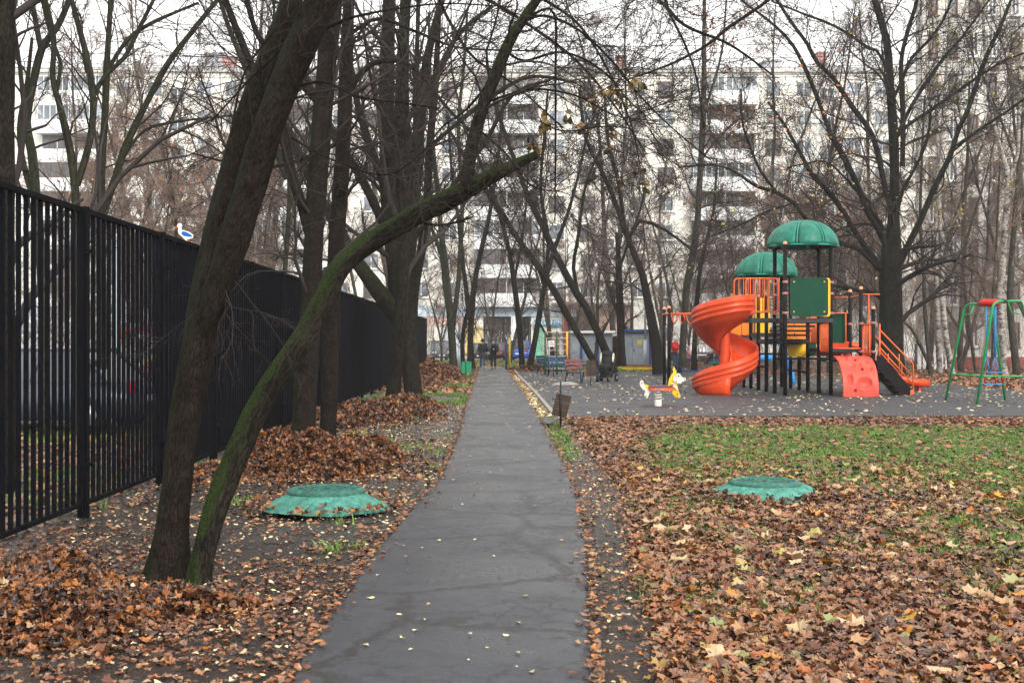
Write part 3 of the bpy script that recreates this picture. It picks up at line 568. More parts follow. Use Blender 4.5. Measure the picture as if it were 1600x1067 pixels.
# the big oak by the stairs
OY = 46
oak = traced_tree('oak_tree', 'huge dark spreading oak with a thick trunk behind the playground staircase', [
    T(OY, '1392,603,72 1393,570,64 1393,520,60 1392,470,60 1391,430,60 1394,390,52 1397,340,32 1398,280,26 1396,210,26 1391,140,22 1386,70,20 1368,5,18 1350,-50,15'),
    T(OY, '1388,432,26 1368,408,20 1348,380,17 1330,352,16 1310,320,14 1290,295,13 1268,272,12 1248,235,10 1222,190,9 1200,160,8'),
    T(OY, '1392,400,22 1374,362,19 1355,330,17 1340,290,15 1318,245,15 1300,215,14 1287,180,13 1268,130,12 1247,85,10 1230,60,8 1200,32,7 1150,-5,6'),
    T(OY, '1398,340,18 1384,300,17 1376,260,15 1362,210,14 1330,165,14 1302,122,13 1278,100,12 1262,70,10 1240,40,9 1220,10,8 1200,-20,6'),
    T(OY, '1396,220,9 1380,95,8 1356,75,9 1320,50,8 1290,35,7 1250,20,6 1205,2,5'),
    T(OY, '1402,420,22 1418,385,17 1438,345,17 1455,305,16 1472,270,15 1486,240,14 1497,205,13 1513,170,12 1530,120,12 1545,80,11 1562,45,10 1580,0,8'),
    T(OY, '1490,235,9 1520,210,9 1550,190,8 1580,170,7 1620,140,6'), T(OY, '1403,330,10 1410,300,11 1430,262,9 1445,230,8 1452,200,7 1455,165,6'),
    T(OY, '1400,215,12 1420,195,11 1455,172,10 1500,140,9 1537,115,8 1570,95,6 1610,80,5'), T(OY, '1402,210,10 1425,165,10 1447,130,9 1475,90,8 1502,60,7 1535,15,6 1560,-20,5'),
    T(OY, '1398,150,10 1412,120,10 1425,90,9 1450,65,8 1475,30,7 1490,-10,6'), T(OY, '1410,260,15 1411,180,14 1408,100,13 1418,50,12 1432,5,10 1440,-40,8'),
    T(OY, '1380,480,13 1378,440,13 1379,390,10 1379,355,10 1362,330,9 1358,316,8 1335,292,8 1312,270,6 1287,252,5 1230,262,4'),
    T(OY, '1372,420,14 1345,392,12 1320,382,12 1295,370,12 1262,345,11 1240,318,11 1215,302,10 1180,290,9 1150,270,8 1115,258,6 1060,262,4', 43),
    T(OY, '1388,478,12 1365,458,11 1330,452,11 1300,446,10 1270,450,6'), T(OY, '1215,302,8 1190,270,8 1172,230,7 1160,190,6 1158,140,5', 44),
    T(OY, '1240,318,6 1200,330,6 1160,350,5 1110,370,4', 43), T(OY, '1386,360,7 1350,350,7 1300,362,5 1290,372,4')],
    B_mid, 26, .3, [dict(m=20, lenf=.6, ang=.8, K=9, wob=.19, up=.02, rr=.30, absl=5.2, t0=.12, minr=.016), dict(m=11, lenf=.5, ang=.7, K=6, wob=.17, up=.0, rr=.5, minr=.007), dict(m=6, lenf=.5, ang=.7, K=4, wob=.15, up=-.01, rr=.55, minr=.005)], 31, flare=.15, rough=.07, thin=.55,
    leaf=(M_yellow, 700, .10, 'pent', 2))
rngO = np.random.default_rng(8); pos = []
for (x, y) in [(rngO.uniform(1130, 1340), rngO.normal(190, 75)) for _ in range(130)]:
    c = at(x, y, rngO.uniform(43, 48))
    for k in range(5): pos.append([c.x - oak.location.x + rngO.normal(0, .22), c.y - oak.location.y + rngO.normal(0, .3), c.z + rngO.normal(0, .18)])
leaf_obj('dry_foliage', [leaves(np.array(pos), rngO.uniform(.06, .14, len(pos)), 'pent', rngO, tilt=1.2, curl=.8)], M_orange, oak)
# behind the fence
traced_tree('fence_tree', 'thick straight mossy trunk cut by the left edge of the photo behind the fence', [
    T(12.5, '10,800,46 8,600,40 7,400,38 6,200,36 8,0,36 8,-80,34')], B_moss, 22, .12, lv_near[1:], 41, flare=.2, rough=.05)
bl = [dict(m=8, lenf=.5, ang=.7, K=8, wob=.15, up=.04, rr=.3, absl=2.4, t0=.3, minr=.007), dict(m=7, lenf=.5, ang=.7, K=6, wob=.16, up=.0, rr=.5, minr=.0045), dict(m=5, lenf=.5, ang=.7, K=4, wob=.15, up=-.01, rr=.55, minr=.003)]
traced_tree('bent_tree', 'green-barked crooked tree behind the fence, next to the trunk at the left edge', [
    T(20, '70,670,20 68,500,18 62,370,17 56,300,17 50,240,17 42,190,16 52,130,14 66,75,14 88,45,12 108,0,10 118,-50,8'), T(20, '64,80,10 55,30,10 48,-10,9'), T(20, '62,330,14 40,270,11 30,200,9 42,130,8 50,60,6')], B_green, 14, .15, bl, 42, rough=.05)
traced_tree('stork_tree', 'green-barked tree forking above the fence left of the painted stork', [
    T(19, '122,680,17 122,500,16 121,370,15 118,310,15 112,250,15 102,200,14 92,160,11 82,120,11 84,60,10 68,-10,9'), T(19, '120,290,13 138,230,13 146,170,13 140,110,12 128,60,11 112,0,9'),
    T(19, '146,150,9 165,118,9 195,90,9 215,50,8 240,0,7'), T(19, '85,150,7 95,100,7 80,60,6 65,0,5')], B_green, 14, .15, bl, 43, rough=.05)
traced_tree('spreading_tree', 'tree with long straight green boughs fanning out above the middle fence panels', [
    T(21, '162,670,20 160,500,18 158,380,17 158,320,16 159,250,15 164,180,13 167,100,12 172,20,10 175,-50,8'), T(21, '160,330,14 178,285,14 192,240,14 212,195,13 235,150,12 262,100,11 300,50,10 340,0,8'),
    T(21, '190,250,7 225,205,6 280,190,5 370,180,3'), T(21, '168,110,8 200,62,8 240,35,7 310,5,5')], B_green, 14, .15, bl, 44, rough=.05)
traced_tree('thin_tree', 'thin dark tree seen between the leaning trunks above the fence', [
    T(27, '432,640,10 440,500,10 447,400,9 452,300,8 446,220,8 440,160,7 430,80,6 428,0,5'), T(27, '448,280,12 430,230,14 412,180,14 385,110,12 360,50,9 340,-10,7'), T(27, '450,330,6 470,280,6 480,200,5')], B_green, 12, .2, bl, 45, rough=.05)

# birches and saplings at the right edge
m_birch, ns, L, b = nodes('white_birch_bark'); a = N(ns, 'ShaderNodeAttribute', attribute_name='tc')
mp = N(ns, 'ShaderNodeMapping'); mp.inputs['Scale'].default_value = (5, 5, 15); L.new(a.outputs['Vector'], mp.inputs[0])
n1 = N(ns, 'ShaderNodeTexNoise', i_Scale=.9, i_Detail=4.0); L.new(mp.outputs[0], n1.inputs[0]); n2 = N(ns, 'ShaderNodeTexNoise', i_Scale=1.6, i_Detail=5.0); L.new(a.outputs['Vector'], n2.inputs[0])
ad = N(ns, 'ShaderNodeMath', operation='MULTIPLY_ADD'); ad.inputs[1].default_value = .6; L.new(n2.outputs[0], ad.inputs[0]); L.new(n1.outputs[0], ad.inputs[2])
r = ramp(ns, [(.68, (.022, .018, .015)), (.75, (.14, .12, .10)), (.95, (.34, .31, .27))]); L.new(ad.outputs[0], r.inputs[0]); L.new(r.outputs[0], b.inputs['Base Color']); b.inputs['Roughness'].default_value = .75
lvb = [dict(m=12, lenf=.5, ang=.75, K=8, wob=.12, up=.05, rr=.3, absl=3.0, t0=.35, minr=.012), dict(m=8, lenf=.55, ang=.6, K=6, wob=.14, up=-.05, rr=.5, minr=.007), dict(m=6, lenf=.6, ang=.6, K=4, wob=.12, up=-.12, rr=.55, minr=.0055)]
def birch(label, s, Y, seed, extra=()):
    return traced_tree('birch_tree', label, [[(a, b_, w * .82, d) for a, b_, w, d in T(Y, q)] for q in [s] + list(extra)], m_birch, 12, .4, lvb, seed, twig=M_twig_red, flare=.15, rough=.04, leaf=(M_yellow, 160, .12, 'pent', 1), group='white birches at the edge of the playground')
birch('white birch just left of the green swing frame, the thinner of the two touching trunks', '1469,593,13 1466,540,12 1464,470,11 1462,400,10 1462,350,9 1466,250,8 1462,150,7 1458,50,5 1455,-40,4', 58, 51)
birch('white birch just left of the green swing frame, the thicker of the two touching trunks', '1490,598,17 1482,550,14 1475,500,13 1472,440,12 1470,380,10 1468,300,9 1472,200,8 1480,90,6 1485,-20,5', 54, 52)
birch('white birch behind the right-hand end of the green swing frame', '1568,598,22 1566,540,18 1563,480,17 1567,410,14 1570,350,13 1575,280,12 1562,230,11 1550,180,9 1540,100,7 1535,0,5', 53, 53, ['1574,285,9 1590,240,8 1592,150,7 1598,50,5'])
lvs = [dict(m=9, lenf=.5, ang=.65, K=8, wob=.14, up=.06, rr=.35, absl=2.6, t0=.2, minr=.011), dict(m=7, lenf=.5, ang=.6, K=6, wob=.14, up=.02, rr=.5, minr=.007), dict(m=5, lenf=.5, ang=.6, K=4, wob=.12, up=0, rr=.55, minr=.0055)]
def sapling(label, s, Y, seed): return traced_tree('young_tree', label, [T(Y, q) for q in s], B_far, 8, .4, lvs, seed, flare=.1, rough=.03, twig=M_twig_red, group='thin young trees at the edge of the playground')
sapling('thin reddish-brown young tree leaning left just right of the oak', ['1455,592,10 1450,540,9 1445,480,8 1443,420,7 1438,350,6 1440,260,5 1445,150,4', '1452,570,7 1438,540,7 1425,515,6 1400,490,5'], 56, 61)
sapling('dark young tree whose foot stands between the birches and the swing frame', ['1502,585,13 1500,540,12 1503,480,10 1505,420,9 1506,340,8 1512,240,6 1515,120,4'], 60, 62)
sapling('crooked young tree seen through the left half of the swing frame', ['1526,590,7 1520,550,7 1514,500,6 1507,440,6 1510,380,5 1545,260,4 1560,180,3', '1516,540,4 1512,500,4 1520,420,3'], 58, 63)
sapling('dark trunk right behind the right-hand birch', ['1590,592,16 1584,540,14 1578,480,13 1580,420,12 1585,350,10 1592,260,8 1600,160,6'], 55, 64)
sapling('slim young tree seen through the swing beside its blue hangers', ['1545,588,6 1552,540,6 1550,480,5 1556,400,5 1560,300,4 1566,200,3'], 60, 65)
# ---------------------------------------------------------------- background bare trees, copied from a few sources
def bare_tree(name, seed, H, spread, stems, m, twig, r0=.16, leaf=None, dens=1.0, minr=.009):
    rng = np.random.default_rng(seed); P0 = []
    for s in range(stems):
        K = 10; p = np.zeros((K, 3)); d = np.array([rng.normal(0, .12), rng.normal(0, .12), 1.]); d /= np.linalg.norm(d)
        if s: d = np.array([rng.normal(0, .35), rng.normal(0, .35), 1.]); d /= np.linalg.norm(d)
        start = 0 if s == 0 else 1
        p[0] = (0, 0, -.1) if s == 0 else P0[0][0][2] * .6
        for k in range(1, K):
            d = d + rng.normal(0, .07, 3); d[2] += .03; d /= np.linalg.norm(d); p[k] = p[k - 1] + d * H * (1 if s == 0 else .8) / (K - 1)
        P0.append((p, np.linspace(r0 * (1 if s == 0 else .7), r0 * .15, K)))
    P = np.stack([a for a, _ in P0]); R = np.stack([b for _, b in P0]); root = empty(name, (0, 0, 0))
    l1 = grow(P, R, int(14 * dens), .5, .75, 9, .13, .07, .36, rng, t0=.14, absl=spread * 1.6, minr=.02)
    l2 = grow(l1[0], l1[1], int(10 * dens), .55, .7, 7, .15, .03, .5, rng, minr=.013); l3 = grow(l2[0], l2[1], int(7 * dens), .5, .65, 5, .15, .0, .55, rng, minr=minr); l4 = grow(l3[0], l3[1], 4, .55, .6, 3, .12, 0, .7, rng, minr=minr * .8)
    V, F, T_ = join([limb_mesh([Vector(q) for q in a], list(b), 9, .4, rng, .05, .15) for a, b in P0] + [tubes(l1[0], l1[1], 6)]); link('trunk', mesh_np('trunk', V, F, {'tc': ('FLOAT_VECTOR', T_)}), m, root)
    V, F, T_ = join([tubes(l2[0], l2[1], 4), tubes(l3[0], l3[1], 3, ), tubes(l4[0], l4[1], 3)]); link('crown', mesh_np('crown', V, F), twig, root)
    if leaf:
        E = l3[0].reshape(-1, 3); cen = E[rng.choice(len(E), leaf[1] // 6)]; pk = (cen[:, None] + rng.normal(0, .35, (len(cen), 6, 3))).reshape(-1, 3)
        leaf_obj('foliage', [leaves(pk, rng.uniform(.6, 1.3, len(pk)) * leaf[2], 'pent', rng, tilt=1.2, curl=.5)], leaf[0], root)
    return root
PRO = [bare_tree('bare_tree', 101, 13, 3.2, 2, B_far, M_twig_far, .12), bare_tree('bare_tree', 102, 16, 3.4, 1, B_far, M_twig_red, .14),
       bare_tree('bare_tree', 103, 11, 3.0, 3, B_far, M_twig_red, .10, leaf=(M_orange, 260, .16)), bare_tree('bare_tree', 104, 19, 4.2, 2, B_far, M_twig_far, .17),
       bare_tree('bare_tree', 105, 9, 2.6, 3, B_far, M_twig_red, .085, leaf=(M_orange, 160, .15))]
used = set()
def place(k, px, Y, sc, rz, label, group):
    p = PRO[k]
    if k in used: o = copy_tree(p)
    else: o = p; used.add(k); KC[p.name] = kids(p)
    g = at(px, 533, Y); o.location = (g.x, Y, -.05); o.scale = (sc, sc, sc); o.rotation_euler.z = rz; tag(o, label, 'tree', group); return o
for p in PRO: KC[p.name] = kids(p)
ORD = ['first', 'second', 'third', 'fourth', 'fifth', 'sixth', 'seventh', 'eighth', 'ninth', 'tenth', 'eleventh', 'twelfth', 'thirteenth', 'fourteenth', 'fifteenth', 'sixteenth', 'seventeenth', 'eighteenth', 'nineteenth', 'twentieth']
rb = random.Random(12)
def row(specs, words, group):
    for i, (k, px, Y, sc) in enumerate(sorted(specs, key=lambda q: q[1])):
        place(k, px, Y, sc, rb.uniform(0, 6.28), f'{words}, {ORD[i]} from left', group)
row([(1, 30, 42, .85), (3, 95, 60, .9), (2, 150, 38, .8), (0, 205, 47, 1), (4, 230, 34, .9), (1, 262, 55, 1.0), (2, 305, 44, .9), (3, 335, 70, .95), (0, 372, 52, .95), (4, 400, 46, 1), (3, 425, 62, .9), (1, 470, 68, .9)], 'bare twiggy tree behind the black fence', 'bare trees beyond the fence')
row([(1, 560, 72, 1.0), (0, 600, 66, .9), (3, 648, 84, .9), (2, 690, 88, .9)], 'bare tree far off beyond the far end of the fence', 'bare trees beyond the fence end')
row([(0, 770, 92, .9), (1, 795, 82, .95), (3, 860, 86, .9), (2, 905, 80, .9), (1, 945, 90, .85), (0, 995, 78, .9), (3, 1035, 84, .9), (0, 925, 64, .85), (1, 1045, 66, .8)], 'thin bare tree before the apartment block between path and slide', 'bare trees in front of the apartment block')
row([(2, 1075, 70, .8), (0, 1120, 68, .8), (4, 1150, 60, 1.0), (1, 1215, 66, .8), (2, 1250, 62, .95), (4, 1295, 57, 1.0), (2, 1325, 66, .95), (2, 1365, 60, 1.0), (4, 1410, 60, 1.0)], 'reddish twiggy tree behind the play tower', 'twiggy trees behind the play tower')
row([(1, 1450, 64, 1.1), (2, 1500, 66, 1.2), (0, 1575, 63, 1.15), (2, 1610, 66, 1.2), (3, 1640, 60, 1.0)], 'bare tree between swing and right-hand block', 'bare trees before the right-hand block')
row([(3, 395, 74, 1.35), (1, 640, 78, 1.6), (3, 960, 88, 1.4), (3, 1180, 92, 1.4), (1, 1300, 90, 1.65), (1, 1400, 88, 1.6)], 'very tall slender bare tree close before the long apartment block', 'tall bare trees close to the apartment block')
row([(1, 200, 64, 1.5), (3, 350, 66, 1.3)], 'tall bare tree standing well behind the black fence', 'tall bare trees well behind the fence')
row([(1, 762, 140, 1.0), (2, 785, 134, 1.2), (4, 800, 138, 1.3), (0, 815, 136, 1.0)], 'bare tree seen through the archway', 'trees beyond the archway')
# undergrowth behind the fence and behind the playground: nobody could count the stems
def thicket(name, n, xr, yr, hr, m, seed, r=.010, spread=.28):
    rng = np.random.default_rng(seed); Y = rng.uniform(yr[0], yr[1], n); px = rng.uniform(xr[0], xr[1], n); X = (px - 800) / FPX * Y
    K = 7; h = rng.uniform(hr[0], hr[1], n); d = np.stack([rng.normal(0, spread, n), rng.normal(0, spread, n), np.ones(n)], -1); d /= np.linalg.norm(d, axis=1, keepdims=True)
    P = np.empty((n, K, 3)); P[:, 0] = np.stack([X, Y, np.full(n, -.05)], -1)
    for k in range(1, K): d = d + rng.normal(size=(n, 3)) * .12; d /= np.linalg.norm(d, axis=1, keepdims=True); P[:, k] = P[:, k - 1] + d * (h / (K - 1))[:, None]
    R = np.linspace(1, .35, K)[None] * rng.uniform(.8, 1.8, n)[:, None] * r
    l2 = grow(P, R, 7, .45, .7, 5, .16, .02, .55, rng, t0=.15, minr=r * .5); l3 = grow(l2[0], l2[1], 5, .5, .7, 4, .15, 0, .6, rng, minr=r * .42)
    V, F, _ = join([tubes(P, R, 5), tubes(l2[0], l2[1], 3), tubes(l3[0], l3[1], 3)])
    return tag(link(name, mesh_np(name, V, F), m), kind='stuff')
tag(thicket('fence_undergrowth', 150, (-10, 470), (26, 50), (3, 6.5), M_twig_far, 5), 'tangled leafless undergrowth behind the black fence', 'undergrowth')
tag(thicket('playground_undergrowth', 380, (1060, 1620), (57, 72), (2.5, 8), M_twig_red, 6, .0085, .24), 'reddish leafless undergrowth between the playground and the buildings', 'undergrowth')
tag(thicket('yard_undergrowth', 40, (640, 1050), (76, 92), (1.5, 6), M_twig_far, 7, .014), 'thin bare brush in the yard before the pale apartment block', 'undergrowth')

tag(thicket('far_wood', 260, (735, 850), (136, 165), (8, 17), M_twig_far, 17, .03, .2), 'brownish bare wood seen through the archway', 'wood')
# ---------------------------------------------------------------- leaf litter, piles and grass
LIT = [(0, (.012, .007, .006)), (.15, (.045, .019, .011)), (.30, (.12, .042, .018)), (.44, (.20, .078, .030)), (.57, (.31, .17, .085)), (.66, (.09, .050, .036)), (.76, (.24, .125, .065)), (.86, (.30, .085, .018)), (.94, (.40, .18, .04)), (1, (.12, .15, .05))]
M_litter = attr_ramp('fallen_leaves', LIT, .42, .45)
M_pile = attr_ramp('heaped_leaves', [(0, (.008, .005, .004)), (.25, (.030, .013, .007)), (.48, (.080, .029, .012)), (.70, (.16, .056, .019)), (.85, (.22, .09, .036)), (.94, (.34, .12, .025)), (1, (.30, .20, .10))], .42, .45)  # dark brown leaves; darkest stops also paint the shadows between them
M_pale = attr_ramp('pale_scattered_leaves', [(0, (.16, .10, .06)), (.3, (.38, .28, .16)), (.7, (.62, .52, .34)), (1, (.68, .56, .25))], .6, .3)
M_grass = attr_ramp('grass_blades', [(0, (.035, .075, .012)), (.5, (.080, .17, .022)), (.85, (.15, .26, .040)), (1, (.28, .30, .08))], .5, .35)
RG = np.random.default_rng(77)
def inpoly(x, y, poly):
    ins = np.zeros(len(x), bool); n = len(poly)
    for i in range(n):
        x0, y0, x1, y1 = poly[i][0], poly[i][1], poly[(i + 1) % n][0], poly[(i + 1) % n][1]
        if y0 == y1: continue
        c = ((y0 > y) != (y1 > y)) & (x < (x1 - x0) * (y - y0) / (y1 - y0) + x0); ins ^= c
    return ins
PGp = [(p.x, p.y) for p in PG]
def wedge(n, y0, y1, pxa, pxb, pw=1.0):
    """points spread evenly over the ground between two photo columns and two depths"""
    u = RG.uniform(0, 1, n); y = np.sqrt(y0 ** 2 + u * (y1 ** 2 - y0 ** 2)); px = RG.uniform(pxa, pxb, n); return (px - 800) / FPX * y, y
def onpath(x, y, e=0): return (x > pathL(y) - e) & (x < pathR(y) + e) & (y < 76)
def grassmask(x, y):           # how grassy the right-hand lawn is (0..1)
    px = 800 + x / y * FPX; py = 533.5 + FPX * EYE / y
    a = 1.25 * np.clip((px - 985) / 110, 0, 1) * np.clip((py - 662) / 8, 0, 1) * np.clip((815 - py) / 95, .0, 1)
    b_ = np.clip((px - 1300) / 250, 0, 1) * np.clip((1010 - py) / 220, 0, .85) * np.clip((py - 664) / 8, 0, 1)
    c_ = np.clip((px - 990) / 200, 0, .3) * np.clip((py - 664) / 8, 0, 1) * np.clip((1000 - py) / 200, 0, 1)
    return np.maximum(np.maximum(a, b_), c_)
def P3(x, y, z): return np.stack([x, y, z], -1)
packs = []; 
# right-hand lawn
for (y0, y1, n, kind, s0, s1) in ((4.8, 9.5, 24000, 'maple', .030, .095), (9.5, 16, 30000, 'maple', .04, .10), (16, 24.7, 34000, 'pent', .06, .12)):
    x, y = wedge(n, y0, y1, 790, 1700); px = 800 + x / y * FPX; py = 533.5 + FPX * EYE / y
    d = fbm(x, y, .8, 9); mud = np.clip((px - np.interp(py, [650, 760, 900, 1067], [848, 945, 975, 1012])) / 50, 0, 1)      # the bare muddy strip beside the path
    keep = (RG.uniform(0, 1, len(x)) < (.11 + .89 * mud * (.45 + .8 * d)) * (1 - .72 * np.clip(grassmask(x, y) * 1.2 - .15 + (fbm(x, y, 1.4, 21) - .5) * 1.6, 0, 1))) & (x > pathR(y) + .04)
    x, y, mud = x[keep], y[keep], mud[keep]
    z = ground_z(x, y) + .012 + RG.uniform(0, .05, len(x)) ** 1.0 * (.3 + mud * .7); s = RG.uniform(s0, s1, len(x)) * np.where(mud < .5, .6, 1)
    r = np.clip(RG.beta(2.0, 2.0, len(x)) * .95 + (fbm(x, y, 1.1, 4) - .5) * .55 + np.where(mud < .5, .1, 0), 0, .97); r = np.where(RG.uniform(0, 1, len(x)) < .02, .99, r)
    packs.append(leaves(P3(x, y, z), s, kind, RG, tilt=.34, curl=.55, rnd=r))
tag(leaf_obj('leaf_litter', packs, M_litter), 'brown and tan fallen maple leaves covering the lawn right of the path', 'fallen leaves', kind='stuff')
packs = []
for (y0, y1, n, kind, s0, s1) in ((4.8, 10, 15000, 'maple', .02, .062), (10, 20, 26000, 'pent', .03, .085), (20, 45, 26000, 'pent', .05, .11)):
    x, y = wedge(n, y0, y1, -60, 800); d = fbm(x, y, .7, 19)
    keep = (x < pathL(y) - .02) & (x > fenceX(y) - 3 - y * .1) & (RG.uniform(0, 1, len(x)) < .10 + .9 * (d - .25)); x, y = x[keep], y[keep]
    packs.append(leaves(P3(x, y, ground_z(x, y) + .008 + RG.uniform(0, .012, len(x))), RG.uniform(s0, s1, len(x)), kind, RG, tilt=.22, curl=.5, rnd=np.clip(RG.beta(1.6, 2, len(x)) * .95, 0, .98)))
tag(leaf_obj('dirt_leaf_litter', packs, M_litter), 'brown leaves trodden into the dirt between fence and path', 'fallen leaves', kind='stuff')
packs = []
x, y = wedge(11000, 4.8, 30, 100, 1000); k = ((x < pathL(y)) | (x > pathR(y)) & (x < pathR(y) + 1.0)) & (x > fenceX(y)); x, y = x[k], y[k]
packs.append(leaves(P3(x, y, ground_z(x, y) + .03), RG.uniform(.02, .05, len(x)), 'oval', RG, tilt=.3, curl=.5))
tag(leaf_obj('small_pale_leaves', packs, M_pale), 'small pale yellow leaves dotted over the mud beside the path', 'fallen leaves', kind='stuff')
packs = []
x, y = wedge(2300, 4.8, 72, 560, 940); k = onpath(x, y, -.03); x, y = x[k], y[k]
packs.append(leaves(P3(x, y, np.full(len(x), .045)), RG.uniform(.015, .045, len(x)) * (1 + y / 60), 'oval', RG, tilt=.12, curl=.35))
tag(leaf_obj('path_leaves', packs, M_pale), 'few small pale leaves lying on the wet asphalt path', 'fallen leaves', kind='stuff')
packs = []
x, y = wedge(3600, 24.9, 58, 790, 1700); k = inpoly(x, y, PGp) & (fbm(x, y, .5, 8) > .38); x, y = x[k], y[k]
packs.append(leaves(P3(x, y, np.full(len(x), .042)), RG.uniform(.05, .14, len(x)), 'pent', RG, tilt=.12, curl=.5))
tag(leaf_obj('playground_leaves', packs, M_pale), 'pale leaves scattered over the grey rubber playground', 'fallen leaves', kind='stuff')
# strip between path and playground, verge past the fence, and the far yard
packs = []
x, y = wedge(16000, 24.5, 56, 770, 880); k = (x > pathR(y)) & (~inpoly(x, y, PGp)) & (x < 3); x, y = x[k], y[k]
packs.append(leaves(P3(x, y, ground_z(x, y) + .04 + RG.uniform(0, .03, len(x))), RG.uniform(.06, .13, len(x)), 'pent', RG, tilt=.35, curl=.6))
tag(leaf_obj('yellow_leaf_strip', packs, M_pale), 'band of yellowed leaves between the path and the playground kerb', 'fallen leaves', kind='stuff')
packs = []
x, y = wedge(60000, 36, 96, 560, 1720); k = (~onpath(x, y)) & (~inpoly(x, y, PGp)) & ((fbm(x, y, .22, 6) > .47) | (x > 10)) & (RG.uniform(0, 1, len(x)) < .8) & ~((y > 71.5) & (y < 75.5)); x, y = x[k], y[k]
packs.append(leaves(P3(x, y, ground_z(x, y) + .05 + RG.uniform(0, .04, len(x))), RG.uniform(.12, .24, len(x)), 'pent', RG, tilt=.4, curl=.5, rnd=np.clip(RG.beta(3, 2, len(x)), 0, .95)))
x, y = wedge(16000, 9, 60, -60, 520); k = x < fenceX(y) - .1; x, y = x[k], y[k]
packs.append(leaves(P3(x, y, ground_z(x, y) + .04), RG.uniform(.08, .17, len(x)), 'pent', RG, tilt=.4, curl=.5, rnd=np.clip(RG.beta(3, 2, len(x)), 0, .95)))
tag(leaf_obj('yard_leaf_litter', packs, M_litter), 'brown leaves covering the far yard and the ground behind the fence', 'fallen leaves', kind='stuff')

def pile(label, cx, cy, rx, ry, h, n, s0, s1, kind, seed, bumps=()):
    rng = np.random.default_rng(seed); B = [(cx, cy, rx, ry, h)] + list(bumps)
    def H(x, y):
        z = np.zeros_like(x)
        for (a, b_, c, d, e) in B: z = np.maximum(z, e * np.clip(1.05 - ((x - a) / c) ** 2 - ((y - b_) / d) ** 2, 0, 1) ** .8)
        return z * np.clip(.05 + 1.35 * fbm(x, y, 1.7, seed), .1, 1.2)
    x = rng.uniform(cx - 2.6 * rx, cx + 2.6 * rx, n * 7); y = rng.uniform(cy - 2.6 * ry, cy + 2.6 * ry, n * 7); h_ = H(x, y)
    w = np.where(h_ > 0, .35 + .65 * np.clip(h_ / h * 2, 0, 1), 0); q = np.full(len(x), 0.0)
    for (a, b_, c, d, e) in B: q = np.maximum(q, np.exp(-(((x - a) / c) ** 2 + ((y - b_) / d) ** 2) * 1.1))
    w = np.maximum(w, q * .35); k = (rng.uniform(0, 1, len(x)) < w) & ~onpath(x, y, .05); x, y = x[k][:n], y[k][:n]; z = H(x, y)
    z = ground_z(x, y) + z + rng.uniform(-.01, .06, len(x)) * np.clip(z / .1, .25, 1)
    root = empty('leaf_pile', (cx, cy, 0), 0, label, 'leaf pile', 'raked heaps of brown leaves')
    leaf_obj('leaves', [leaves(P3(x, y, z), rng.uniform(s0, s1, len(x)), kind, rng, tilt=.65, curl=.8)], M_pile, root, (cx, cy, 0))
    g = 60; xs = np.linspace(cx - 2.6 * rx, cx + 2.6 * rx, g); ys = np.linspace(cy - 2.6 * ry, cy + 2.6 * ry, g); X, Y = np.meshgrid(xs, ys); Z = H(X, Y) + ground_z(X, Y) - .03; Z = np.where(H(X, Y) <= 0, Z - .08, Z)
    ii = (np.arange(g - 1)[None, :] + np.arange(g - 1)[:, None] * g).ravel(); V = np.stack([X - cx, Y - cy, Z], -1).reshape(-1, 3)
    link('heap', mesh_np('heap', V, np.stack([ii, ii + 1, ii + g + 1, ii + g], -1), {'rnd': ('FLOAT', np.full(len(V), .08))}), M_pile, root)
p1 = gr(250, 905); p0 = gr(60, 960)
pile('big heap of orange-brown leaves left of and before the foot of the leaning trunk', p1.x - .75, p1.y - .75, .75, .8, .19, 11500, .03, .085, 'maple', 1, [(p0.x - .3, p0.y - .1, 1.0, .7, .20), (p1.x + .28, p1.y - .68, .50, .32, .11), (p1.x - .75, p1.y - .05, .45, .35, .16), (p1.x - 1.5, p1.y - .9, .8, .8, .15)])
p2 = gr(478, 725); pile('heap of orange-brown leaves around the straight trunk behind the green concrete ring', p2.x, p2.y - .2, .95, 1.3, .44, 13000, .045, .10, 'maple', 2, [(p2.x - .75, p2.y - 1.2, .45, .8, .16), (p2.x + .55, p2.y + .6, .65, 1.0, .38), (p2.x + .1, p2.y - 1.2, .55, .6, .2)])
p3 = gr(600, 645); pile('long heap of leaves below the mossy many-stemmed tree beside the fence', p3.x, p3.y - .5, 1.1, 2.6, .30, 6500, .07, .13, 'maple', 3, [(p3.x - .8, p3.y - 3, .8, 2.2, .26), (p3.x + .3, p3.y + 2, .8, 2.6, .32)])
p4 = gr(688, 588); pile('tallest leaf heap, at the far end of the fence by the green bin', p4.x, p4.y - 3, 1.15, 4.2, .75, 10000, .09, .17, 'pent', 4, [(p4.x - .3, p4.y - 10, 1.2, 4, .3)])
p5 = gr(840, 580); pile('low heap of leaves at the foot of the crossing trees beyond the playground corner', p5.x, p5.y + 1, 1.6, 3.0, .35, 3500, .12, .20, 'pent', 5)

